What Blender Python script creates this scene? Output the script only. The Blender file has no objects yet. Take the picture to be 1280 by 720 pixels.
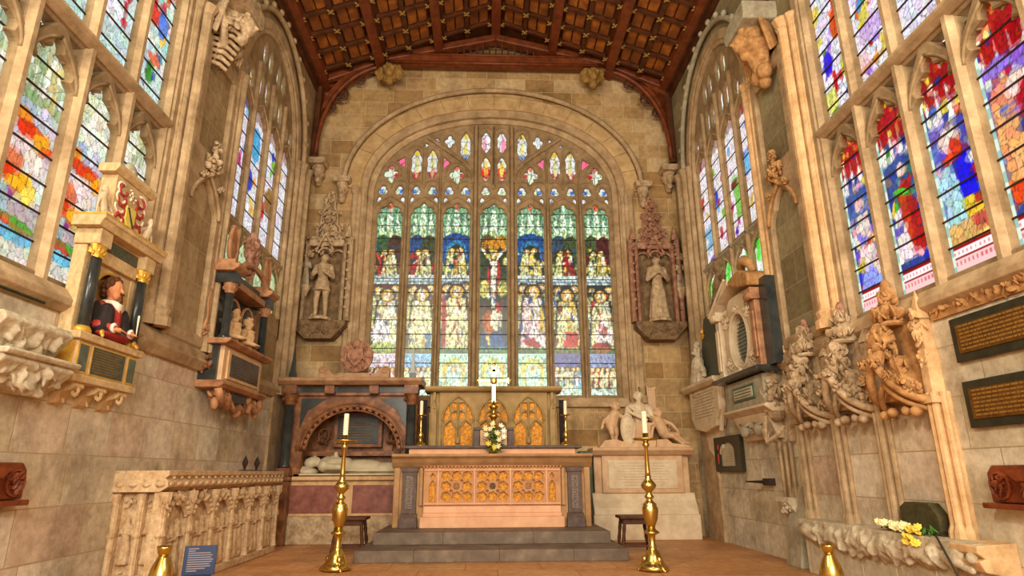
import bpy, bmesh, math, random
import numpy as np
from mathutils import Vector, Matrix, Euler, noise as mnoise
C = bpy.context.scene.collection
PI = math.pi

# ------------------------------------------------------------------ camera
cam_d = bpy.data.cameras.new('camera')
cam = bpy.data.objects.new('camera', cam_d)
C.objects.link(cam)
bpy.context.scene.camera = cam
cam_d.sensor_fit = 'HORIZONTAL'
cam_d.sensor_width = 36.0
cam_d.lens = 36.0 * 776.96 / 1280.0
cam_d.clip_end = 200
_f = 776.96
_hv = Vector((609 - 640, -(591 - 360), -_f)).normalized()
_zv = Vector((627 - 640, -(-2255 - 360), -_f)).normalized()
_zv = (_zv - _hv * _zv.dot(_hv)).normalized()
_xv = _hv.cross(_zv)
cam.matrix_world = Matrix.Translation((-0.14, 0, 1.2)) @ Matrix((_xv, _hv, _zv)).to_4x4()

# ------------------------------------------------------------------ light
S = bpy.context.scene
S.view_settings.view_transform = 'Standard'
S.view_settings.look = 'None'
S.view_settings.gamma = 1.0
S.view_settings.exposure = 0.22
S.view_settings.use_curve_mapping = False
W = bpy.data.worlds.new('world'); S.world = W; W.use_nodes = True
W.node_tree.nodes['Background'].inputs[0].default_value = (1.0, 0.95, 0.85, 1)
W.node_tree.nodes['Background'].inputs[1].default_value = 1.0

def area(name, loc, target, size, power, col=(1, .8, .55), sy=None):
    l = bpy.data.lights.new(name, 'AREA'); l.energy = power; l.color = col
    l.shape = 'RECTANGLE'; l.size = size; l.size_y = sy or size
    o = bpy.data.objects.new(name, l); C.objects.link(o); o.location = loc
    o.rotation_euler = (Vector(target) - Vector(loc)).to_track_quat('-Z', 'Y').to_euler()
    return o
def spot(name, loc, target, power, col, ang=50, blend=.6, r=.15):
    l = bpy.data.lights.new(name, 'SPOT'); l.energy = power; l.color = col
    l.spot_size = math.radians(ang); l.spot_blend = blend; l.shadow_soft_size = r
    o = bpy.data.objects.new(name, l); C.objects.link(o); o.location = loc
    o.rotation_euler = (Vector(target) - Vector(loc)).to_track_quat('-Z', 'Y').to_euler()
    return o
area('nave_light', (0, -4.5, 4.5), (0, 12, 2.0), 6, 1000, (1, .95, .84), 3.5)
area('floodlight_left', (-3.4, 1.0, 7.0), (3.5, 8.5, 2.5), 1.0, 330, (1, .90, .68))
area('floodlight_right', (3.4, 1.0, 6.0), (-3.5, 9.5, 1.6), 1.0, 190, (1, .90, .68))
spot('spotlight_altar', (0.0, 3.5, 8.8), (0, 11, .8), 420, (1, .72, .44), 45)
spot('spotlight_tomb', (0.5, 5.0, 8.5), (-3.4, 8.6, .7), 260, (1, .66, .38), 24)
spot('spotlight_seats', (-2.6, 4.0, 6.0), (4.0, 6.3, 2.7), 200, (1, .62, .34), 20)
area('east_light', (0, 8.0, 5.5), (0, 12.8, 8.6), 2.5, 45, (1, .8, .55), 1.0)

# ------------------------------------------------------------------ materials
def srgb(c):
    return tuple((x / 255 / 12.92) if x / 255 <= .04045 else ((x / 255 + .055) / 1.055) ** 2.4 for x in c)
MATS = {}
def mat_new(name):
    m = bpy.data.materials.new(name); m.use_nodes = True
    MATS[name] = m
    nt = m.node_tree; return m, nt, nt.nodes['Principled BSDF']
def ramp(nt, fac, stops):
    r = nt.nodes.new('ShaderNodeValToRGB'); nt.links.new(fac, r.inputs[0])
    e = r.color_ramp.elements
    while len(e) < len(stops): e.new(.5)
    for k, (p, c) in enumerate(stops):
        e[k].position = p; e[k].color = (*c, 1)
    return r.outputs[0]
def noise_n(nt, scale, detail=6, rough=.6, coord='Object'):
    tc = nt.nodes.new('ShaderNodeTexCoord'); n = nt.nodes.new('ShaderNodeTexNoise')
    nt.links.new(tc.outputs[coord], n.inputs['Vector'])
    n.inputs['Scale'].default_value = scale; n.inputs['Detail'].default_value = detail
    n.inputs['Roughness'].default_value = rough
    return n.outputs['Fac']
def mix(nt, a, b, fac, mode='MIX'):
    n = nt.nodes.new('ShaderNodeMix'); n.data_type = 'RGBA'; n.blend_type = mode
    for s, v in ((6, a), (7, b)):
        if isinstance(v, tuple): n.inputs[s].default_value = (*v, 1)
        else: nt.links.new(v, n.inputs[s])
    if isinstance(fac, (int, float)): n.inputs[0].default_value = fac
    else: nt.links.new(fac, n.inputs[0])
    return n.outputs[2]
def bump(nt, p, h, strength=.4, dist=.02):
    b = nt.nodes.new('ShaderNodeBump'); b.inputs['Strength'].default_value = strength
    b.inputs['Distance'].default_value = dist
    nt.links.new(h, b.inputs['Height']); nt.links.new(b.outputs[0], p.inputs['Normal'])
def simple(name, a, b, scale=6, rough=.85, metal=0, bs=.3, bd=.01, mid=None, spec=.3):
    m, nt, p = mat_new(name)
    f = noise_n(nt, scale)
    st = [(.3, srgb(a)), (.7, srgb(b))] if mid is None else [(.28, srgb(a)), (.5, srgb(mid)), (.72, srgb(b))]
    nt.links.new(ramp(nt, f, st), p.inputs['Base Color'])
    p.inputs['Roughness'].default_value = rough; p.inputs['Metallic'].default_value = metal
    p.inputs['Specular IOR Level'].default_value = spec
    if bs:
        bump(nt, p, noise_n(nt, scale * 5), bs, bd)
        if rough > .8:
            c0 = p.inputs['Base Color'].links[0].from_socket
            g = mix(nt, c0, ramp(nt, noise_n(nt, scale * 2.3, 9, .72), [(.34, (.40, .34, .26)), (.6, (1, 1, 1))]), .55, 'MULTIPLY')
            nt.links.new(g, p.inputs['Base Color'])
    return m
def masonry(name, cols, bw=.72, bh=.36, mortar=(222, 205, 175), msize=.012, plan='XZ', sc=1.0, stain=(104, 80, 50), st=.6, low=None, lowz=2.62):
    m, nt, p = mat_new(name)
    tc = nt.nodes.new('ShaderNodeTexCoord'); sx = nt.nodes.new('ShaderNodeSeparateXYZ'); cx = nt.nodes.new('ShaderNodeCombineXYZ')
    nt.links.new(tc.outputs['Object'], sx.inputs[0])
    nt.links.new(sx.outputs[0], cx.inputs[0]); nt.links.new(sx.outputs[2 if plan == 'XZ' else 1], cx.inputs[1])
    br = nt.nodes.new('ShaderNodeTexBrick'); nt.links.new(cx.outputs[0], br.inputs['Vector'])
    br.inputs['Scale'].default_value = sc; br.inputs['Brick Width'].default_value = bw; br.inputs['Row Height'].default_value = bh
    br.inputs['Mortar Size'].default_value = msize; br.inputs['Mortar Smooth'].default_value = .6
    br.offset = .42; br.squash = .72; br.squash_frequency = 3
    br.inputs['Color1'].default_value = (0, 0, 0, 1); br.inputs['Color2'].default_value = (1, 1, 1, 1); br.inputs['Mortar'].default_value = (.5, .5, .5, 1)
    n = len(cols)
    colr = ramp(nt, br.outputs['Color'], [(k / (n - 1), srgb(c)) for k, c in enumerate(cols)])
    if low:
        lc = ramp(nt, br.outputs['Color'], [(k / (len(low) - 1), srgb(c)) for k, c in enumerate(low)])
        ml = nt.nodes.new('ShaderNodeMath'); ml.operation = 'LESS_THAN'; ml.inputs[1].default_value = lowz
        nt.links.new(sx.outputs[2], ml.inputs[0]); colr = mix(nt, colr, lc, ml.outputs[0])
    nz = noise_n(nt, 1.3, 8, .65); nz2 = noise_n(nt, 9, 8, .7)
    colr = mix(nt, colr, srgb(stain), ramp(nt, nz, [(.45, (0, 0, 0)), (.68, (st, st, st))]))
    colr = mix(nt, colr, ramp(nt, nz2, [(.32, (.42, .38, .32)), (.62, (1, 1, 1))]), .6, 'MULTIPLY')
    colr = mix(nt, colr, srgb(mortar), br.outputs['Fac'])
    nt.links.new(colr, p.inputs['Base Color'])
    p.inputs['Roughness'].default_value = .9; p.inputs['Specular IOR Level'].default_value = .2
    mm = nt.nodes.new('ShaderNodeMath'); mm.operation = 'MULTIPLY_ADD'; mm.inputs[1].default_value = -.6
    nt.links.new(br.outputs['Fac'], mm.inputs[0]); nt.links.new(nz2, mm.inputs[2])
    bump(nt, p, mm.outputs[0], .5, .02)
    return m
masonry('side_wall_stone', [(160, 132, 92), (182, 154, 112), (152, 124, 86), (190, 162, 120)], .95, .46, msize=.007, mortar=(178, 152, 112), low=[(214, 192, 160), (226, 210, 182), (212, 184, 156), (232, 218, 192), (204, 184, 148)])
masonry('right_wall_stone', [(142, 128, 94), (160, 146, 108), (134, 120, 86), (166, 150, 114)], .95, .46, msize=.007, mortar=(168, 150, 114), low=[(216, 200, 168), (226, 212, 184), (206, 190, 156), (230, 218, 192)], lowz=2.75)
masonry('side_wall_pale', [(205, 190, 160), (214, 200, 172), (196, 180, 150), (222, 208, 180)], .8, .42, stain=(150, 130, 96))
masonry('east_wall_stone', [(182, 144, 94), (200, 166, 116), (166, 128, 80), (212, 182, 136), (186, 148, 98)], .7, .34, msize=.007, mortar=(204, 172, 126))
masonry('floor_stone', [(206, 146, 92), (196, 140, 90), (214, 156, 104), (200, 150, 100)], 1.0, .62, mortar=(150, 100, 60), msize=.008, plan='XY', stain=(150, 96, 52), st=.5)
MATS['floor_stone'].node_tree.nodes['Principled BSDF'].inputs['Roughness'].default_value = .5
simple('dressed_stone', (154, 126, 90), (200, 170, 130), 3)
simple('tracery_stone', (134, 108, 74), (170, 142, 104), 3)
simple('warm_stone', (206, 160, 108), (228, 190, 140), 3)
simple('voussoir', (176, 142, 94), (206, 172, 122), 2.2)
simple('tomb_stone', (190, 150, 108), (226, 196, 152), 9, bs=.6)
simple('grey_stone', (150, 138, 112), (190, 178, 150), 4)
simple('carved_stone', (150, 120, 86), (212, 184, 146), 9, bs=.6)
simple('pale_carved', (176, 156, 124), (222, 206, 176), 9, bs=.6)
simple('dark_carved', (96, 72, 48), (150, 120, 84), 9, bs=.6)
simple('red_carved', (128, 76, 60), (196, 150, 118), 9, bs=.5)
simple('ochre_carved', (158, 110, 62), (204, 154, 98), 7, bs=.5)
simple('rust_marble', (128, 82, 52), (196, 142, 98), 6, rough=.5, bs=.3)
simple('marble_pale', (196, 170, 134), (226, 204, 170), 5, rough=.5, bs=.15)
simple('marble_pink', (188, 146, 106), (218, 180, 138), 5, rough=.5, bs=.15)
simple('alabaster', (176, 160, 128), (204, 190, 158), 5, rough=.5, bs=.15)
simple('marble_red', (110, 62, 50), (156, 96, 80), 8, rough=.4, bs=.1)
simple('marble_brown', (72, 44, 26), (170, 112, 66), 6, rough=.4, bs=.15, mid=(122, 76, 44))
simple('altar_relief', (96, 78, 68), (150, 132, 116), 30, rough=.6, bs=.3)
simple('cornice_brown', (132, 92, 62), (186, 142, 100), 6, rough=.5, bs=.2)
simple('marble_black', (34, 36, 36), (62, 64, 60), 5, rough=.25, bs=.05, spec=.5)
simple('marble_green', (66, 74, 60), (104, 108, 88), 9, rough=.3, bs=.05, spec=.5)
simple('touch_slate', (58, 60, 48), (92, 94, 74), 30, rough=.45, bs=.1)
simple('painted_cream', (196, 162, 112), (226, 194, 144), 6, bs=.15)
simple('gilding', (216, 158, 52), (250, 206, 96), 14, rough=.35, metal=.5, bs=.3)
simple('gold_mosaic', (150, 88, 22), (244, 168, 56), 26, rough=.5, metal=.2, bs=.5)
simple('brass', (206, 172, 84), (234, 206, 118), 3, rough=.24, metal=1, bs=0)
simple('candle_wax', (240, 228, 190), (250, 242, 210), 3, rough=.5, bs=0)
simple('oak_dark', (58, 30, 14), (96, 52, 24), 6, rough=.5)
simple('oak_red', (84, 38, 16), (132, 64, 28), 6, rough=.45)
simple('oak_seat', (92, 40, 20), (140, 68, 34), 8, rough=.4)
simple('roof_board', (84, 46, 18), (190, 110, 36), 2.5, rough=.6, mid=(128, 70, 24))
simple('boss_gold', (120, 88, 40), (160, 122, 60), 12, rough=.7)
simple('steps_stone', (92, 78, 66), (134, 116, 96), 4, rough=.6, mid=(112, 94, 78))
simple('altar_stone', (150, 108, 68), (190, 146, 98), 4, rough=.6)
simple('altar_pink', (214, 156, 116), (234, 180, 138), 4, rough=.6)
simple('altar_dark', (76, 58, 50), (110, 88, 78), 12, rough=.5)
simple('altar_trace', (176, 120, 76), (206, 152, 104), 6, rough=.6)
simple('reredos_stone', (146, 116, 66), (178, 146, 92), 5, rough=.6)
simple('black_cloth', (34, 26, 26), (58, 46, 44), 6, rough=.9)
simple('red_cloth', (120, 28, 28), (164, 50, 44), 6, rough=.8)
simple('white_paint', (222, 206, 180), (240, 228, 206), 6, rough=.7, bs=.1)
simple('flesh_paint', (196, 120, 76), (216, 146, 98), 6, rough=.6, bs=.1)
simple('hair_brown', (84, 48, 26), (112, 70, 40), 20, rough=.8)
simple('plaque_bronze', (88, 56, 18), (128, 84, 30), 14, rough=.4, metal=.4)
simple('plaque_frame', (36, 34, 24), (58, 54, 38), 8, rough=.4)
simple('letter_gold', (128, 90, 34), (150, 108, 46), 8, rough=.5)
simple('moss_stone', (60, 54, 28), (84, 76, 44), 10, rough=.9)
simple('petal_cream', (236, 220, 150), (250, 240, 196), 10, rough=.7, bs=0)
simple('petal_white', (240, 240, 220), (255, 255, 240), 10, rough=.7, bs=0)
simple('petal_yellow', (232, 196, 60), (246, 220, 100), 10, rough=.7, bs=0)
simple('leaf_green', (40, 82, 26), (84, 130, 44), 10, rough=.6, bs=0)
simple('navy_board', (18, 34, 72), (24, 42, 84), 4, rough=.4, bs=0)
simple('letter_pale', (140, 128, 130), (156, 142, 144), 4, rough=.6, bs=0)
simple('heraldic_red', (150, 40, 36), (186, 66, 54), 9, rough=.6)
simple('heraldic_yellow', (206, 176, 66), (230, 204, 96), 9, rough=.6)
simple('iron', (40, 26, 20), (64, 44, 34), 8, rough=.6)
simple('cable_dark', (40, 36, 30), (52, 48, 40), 8, rough=.6, bs=0)
simple('green_stone', (60, 74, 60), (92, 106, 86), 8, rough=.5)

def glass_mat(name, strength):
    m, nt, p = mat_new(name)
    at = nt.nodes.new('ShaderNodeAttribute'); at.attribute_name = 'glass_colour'
    nt.links.new(mix(nt, (0, 0, 0), at.outputs['Color'], .12), p.inputs['Base Color'])
    nt.links.new(at.outputs['Color'], p.inputs['Emission Color'])
    p.inputs['Emission Strength'].default_value = strength
    p.inputs['Roughness'].default_value = .3
    return m
glass_mat('glass_east', 1.3)
glass_mat('glass_side', .98)

# ------------------------------------------------------------------ mesh helpers
class MB:
    def __init__(s): s.v = []; s.f = []
    def add(s, vs, fs, M=None):
        k = len(s.v)
        if M is not None: vs = [tuple(M @ Vector(p)) for p in vs]
        s.v += [tuple(p) for p in vs]; s.f += [tuple(i + k for i in f) for f in fs]; return s
    def box(s, x0, x1, y0, y1, z0, z1, M=None):
        vs = [(x, y, z) for x in (x0, x1) for y in (y0, y1) for z in (z0, z1)]
        return s.add(vs, [(0, 1, 3, 2), (4, 6, 7, 5), (0, 4, 5, 1), (2, 3, 7, 6), (0, 2, 6, 4), (1, 5, 7, 3)], M)
    def prism(s, poly, ax, a, b, M=None):
        def q(p, t):
            return {'x': (t, p[0], p[1]), 'y': (p[0], t, p[1]), 'z': (p[0], p[1], t)}[ax]
        n = len(poly)
        vs = [q(p, a) for p in poly] + [q(p, b) for p in poly]
        fs = [tuple(range(n))[::-1], tuple(range(n, 2 * n))] + [(i, (i + 1) % n, n + (i + 1) % n, n + i) for i in range(n)]
        return s.add(vs, fs, M)
    def lathe(s, prof, n=16, M=None, c=(0, 0, 0), a0=0, a1=2 * PI):
        full = abs(a1 - a0 - 2 * PI) < 1e-6
        m = n if full else n + 1
        vs = []
        for r, z in prof:
            for i in range(m):
                a = a0 + (a1 - a0) * i / n
                vs.append((c[0] + r * math.cos(a), c[1] + r * math.sin(a), c[2] + z))
        fs = []
        for j in range(len(prof) - 1):
            for i in range(n):
                i2 = (i + 1) % m
                fs.append((j * m + i, j * m + i2, (j + 1) * m + i2, (j + 1) * m + i))
        if full:
            fs.append(tuple(range(m))[::-1]); fs.append(tuple(range((len(prof) - 1) * m, len(prof) * m)))
        return s.add(vs, fs, M)
    def tube(s, pts, r, n=6, closed=False, M=None):
        P = [Vector(p) for p in pts]; m = len(P)
        rs = r if isinstance(r, (list, tuple)) else [r] * m
        vs = []; up = None
        for i, p in enumerate(P):
            if closed: t = P[(i + 1) % m] - P[i - 1]
            else: t = P[min(i + 1, m - 1)] - P[max(i - 1, 0)]
            t = t.normalized() if t.length > 1e-9 else Vector((0, 0, 1))
            if up is None:
                up = Vector((0, 0, 1)) if abs(t.z) < .9 else Vector((1, 0, 0))
            u = (up - t * up.dot(t))
            u = u.normalized() if u.length > 1e-6 else t.orthogonal().normalized()
            w = t.cross(u); up = u
            for k in range(n):
                a = 2 * PI * k / n + PI / n
                vs.append(p + (u * math.cos(a) + w * math.sin(a)) * rs[i])
        fs = []
        for i in range(m if closed else m - 1):
            j = (i + 1) % m
            for k in range(n):
                fs.append((i * n + k, i * n + (k + 1) % n, j * n + (k + 1) % n, j * n + k))
        if not closed:
            fs.append(tuple(range(n))[::-1]); fs.append(tuple(range((m - 1) * n, m * n)))
        return s.add(vs, fs, M)
    def ell(s, c, r, rot=(0, 0, 0), n=10, m=7, M=None):
        if not isinstance(r, (tuple, list)): r = (r, r, r)
        R = Euler(rot).to_matrix(); c = Vector(c)
        vs = [c + R @ Vector((0, 0, -r[2]))]
        for j in range(1, m):
            ph = -PI / 2 + PI * j / m
            for i in range(n):
                a = 2 * PI * i / n
                vs.append(c + R @ Vector((r[0] * math.cos(ph) * math.cos(a), r[1] * math.cos(ph) * math.sin(a), r[2] * math.sin(ph))))
        vs.append(c + R @ Vector((0, 0, r[2])))
        fs = [(0, 1 + (i + 1) % n, 1 + i) for i in range(n)]
        for j in range(m - 2):
            for i in range(n):
                a = 1 + j * n; b = a + n
                fs.append((a + i, a + (i + 1) % n, b + (i + 1) % n, b + i))
        t = 1 + (m - 1) * n; a = 1 + (m - 2) * n
        fs += [(a + i, a + (i + 1) % n, t) for i in range(n)]
        return s.add(vs, fs, M)
    def cap(s, a, b, ra, rb, n=8, M=None):
        a = Vector(a); b = Vector(b); d = b - a; L = d.length
        q = d.to_track_quat('Z', 'Y').to_matrix() if L > 1e-6 else Matrix.Identity(3)
        vs = []; prof = []
        for k in range(4):
            t = -PI / 2 + PI / 2 * k / 3.5; prof.append((ra * math.cos(t), ra * math.sin(t)))
        for k in range(4):
            t = PI / 2 * (k + .5) / 3.5; prof.append((rb * math.cos(t), L + rb * math.sin(t)))
        for r, z in prof:
            for i in range(n):
                an = 2 * PI * i / n
                vs.append(a + q @ Vector((max(r, .0005) * math.cos(an), max(r, .0005) * math.sin(an), z)))
        fs = []
        for j in range(len(prof) - 1):
            for i in range(n):
                fs.append((j * n + i, j * n + (i + 1) % n, (j + 1) * n + (i + 1) % n, (j + 1) * n + i))
        fs.append(tuple(range(n))[::-1]); fs.append(tuple(range((len(prof) - 1) * n, len(prof) * n)))
        return s.add(vs, fs, M)
    def leafy(s, c, size, n, seed=0, flat=.36, lr=.28):
        n = int(n * 1.5); lr = lr * .84
        """carved foliage: lobed leaves heaped in a volume"""
        R = random.Random(seed); c = Vector(c)
        if not isinstance(size, (tuple, list)): size = (size,) * 3
        mn = (size[0] * size[1] * size[2]) ** (1 / 3)
        for _ in range(n):
            d = Vector((R.gauss(0, 1), R.gauss(0, 1), R.gauss(0, 1))).normalized() * (R.random() ** .4)
            p = c + Vector((d.x * size[0], d.y * size[1], d.z * size[2]))
            q = mn * lr * R.uniform(.7, 1.4)
            s.ell(p, (q, q * flat, q * R.uniform(.8, 1.5)), (R.uniform(-.8, .8), R.uniform(-.8, .8), R.uniform(0, PI)), 7, 5)
        return s
    def obj(s, name, mat, parent=None, smooth=False, bevel=0, remesh=0, loc=None, rot=None, sm_it=0):
        me = bpy.data.meshes.new(name); me.from_pydata([tuple(p) for p in s.v], [], s.f); me.update()
        bm = bmesh.new(); bm.from_mesh(me); bmesh.ops.recalc_face_normals(bm, faces=bm.faces); bm.to_mesh(me); bm.free()
        o = bpy.data.objects.new(name, me); C.objects.link(o)
        me.materials.append(MATS[mat])
        if smooth and not remesh: me.polygons.foreach_set('use_smooth', [True] * len(me.polygons))
        if bevel:
            b = o.modifiers.new('b', 'BEVEL'); b.width = bevel; b.segments = 2; b.limit_method = 'ANGLE'; b.angle_limit = .6
        if remesh:
            r = o.modifiers.new('r', 'REMESH'); r.mode = 'VOXEL'; r.voxel_size = remesh; r.use_smooth_shade = True
            q = o.modifiers.new('s', 'SMOOTH'); q.factor = .5; q.iterations = sm_it or 2
        if loc is not None: o.location = loc
        if rot is not None: o.rotation_euler = rot
        if parent is not None: o.parent = parent
        return o
def thing(name, label, cat, loc=(0, 0, 0), rz=0, group=None):
    o = bpy.data.objects.new(name, None); C.objects.link(o); o.empty_display_size = .1
    o.location = loc; o.rotation_euler = (0, 0, rz); o['label'] = label; o['category'] = cat
    if group: o['group'] = group
    return o
def tag(o, label, cat, group=None):
    o['label'] = label; o['category'] = cat
    if group: o['group'] = group
    return o
def struct(o, label=None):
    o['kind'] = 'structure'
    if label: o['label'] = label
    return o
def copy_tree(o, parent=None):
    c = o.copy(); C.objects.link(c); c.parent = parent
    for ch in [x for x in C.objects if x.parent == o]: copy_tree(ch, c)
    return c
RL = (PI / 2); RR = -PI / 2
XL, XR, YE = -4.1, 4.1, 12.8

def curve_solid(name, outline, holes, depth, mat, parent=None, bevel=0, y0=0, loc=None, rot=None):
    """2D outline with holes in local XZ, thickness along +Y from y0"""
    cu = bpy.data.curves.new(name, 'CURVE'); cu.dimensions = '2D'; cu.fill_mode = 'BOTH'
    cu.extrude = depth / 2 - bevel; cu.bevel_depth = bevel; cu.bevel_resolution = 0; cu.offset = -bevel
    for pl in [outline] + holes:
        sp = cu.splines.new('POLY'); sp.points.add(len(pl) - 1)
        for i, p in enumerate(pl): sp.points[i].co = (p[0], p[1], 0, 1)
        sp.use_cyclic_u = True
    tmp = bpy.data.objects.new('tmp', cu); C.objects.link(tmp)
    dg = bpy.context.evaluated_depsgraph_get(); dg.update()
    me = bpy.data.meshes.new_from_object(tmp.evaluated_get(dg))
    C.objects.unlink(tmp); bpy.data.objects.remove(tmp)
    me.name = name
    co = np.empty(len(me.vertices) * 3); me.vertices.foreach_get('co', co); co = co.reshape(-1, 3)
    new = np.stack([co[:, 0], -co[:, 2] + depth / 2 + y0, co[:, 1]], 1)
    me.vertices.foreach_set('co', new.ravel()); me.update()
    me.materials.clear(); me.materials.append(MATS[mat])
    me.polygons.foreach_set('use_smooth', [False] * len(me.polygons))
    o = bpy.data.objects.new(name, me); C.objects.link(o)
    if loc is not None: o.location = loc
    if rot is not None: o.rotation_euler = (0, 0, rot)
    if parent is not None: o.parent = parent
    return o
def rect(x0, x1, z0, z1): return [(x0, z0), (x1, z0), (x1, z1), (x0, z1)]
def arch_round(cx, a, z0, zs, b, n=28, p=2.0):
    """rect bottom at z0, springing zs, elliptical/four-centred top of rise b"""
    pts = [(cx - a, z0), (cx + a, z0)]
    for i in range(n + 1):
        t = PI * i / n
        c_, s_ = math.cos(t), math.sin(t)
        pts.append((cx + a * math.copysign(abs(c_) ** (2 / p), c_), zs + b * abs(s_) ** (2 / p)))
    return pts
def arch_pt(cx, w, z0, zs, zt, k=0, amp=.0, n=12, ogee=0):
    """pointed light; k cusps each side"""
    h = w / 2; H = zt - zs
    def side(t):
        # circle-like pointed arch, t 0 spring .. 1 tip
        x = h * math.cos(t * PI / 2) ** .8 if not ogee else h * ((1 - t) ** 1.0 * (1 - .0) if t > .6 else 1)
        x = h * (1 - t ** 1.9) ** .9 if not ogee else h * ((1 - t ** 1.7) ** 1.25)
        z = zs + H * t
        off = amp * (1 - abs(math.sin(PI * (k * t - .5)))) ** 1.0 if k else 0
        return max(x - off, .004), z - off * .3
    N = n if not k else max(n, 8 * k)
    R_ = [side(i / N) for i in range(N)]
    pts = [(cx - h, z0), (cx + h, z0)]
    pts += [(cx + x, z) for x, z in R_]
    pts += [(cx, zt)]
    pts += [(cx - x, z) for x, z in reversed(R_)]
    return pts
def foil(cx, cz, rx, rz, k=4, n=40, ph=0, dep=.45):
    pts = []
    for i in range(n):
        t = 2 * PI * i / n
        r = (1 - dep) + dep * abs(math.cos(k * (t - ph) / 2))
        pts.append((cx + rx * r * math.cos(t), cz + rz * r * math.sin(t)))
    return pts
def lens(cx, cz, w, h, n=10, amp=.0):
    pts = []
    for sgn in (1, -1):
        for i in range(n * 2):
            t = i / (n * 2)
            x = w / 2 * min(1, (math.sin(PI * t) * 1.35)) ** .8
            x -= amp * abs(math.sin(3 * PI * t + .3)) if .1 < t < .9 else 0
            z = cz + sgn * (-h / 2 + h * t)
            pts.append((cx + sgn * max(x, .003), z))
    return pts
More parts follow.
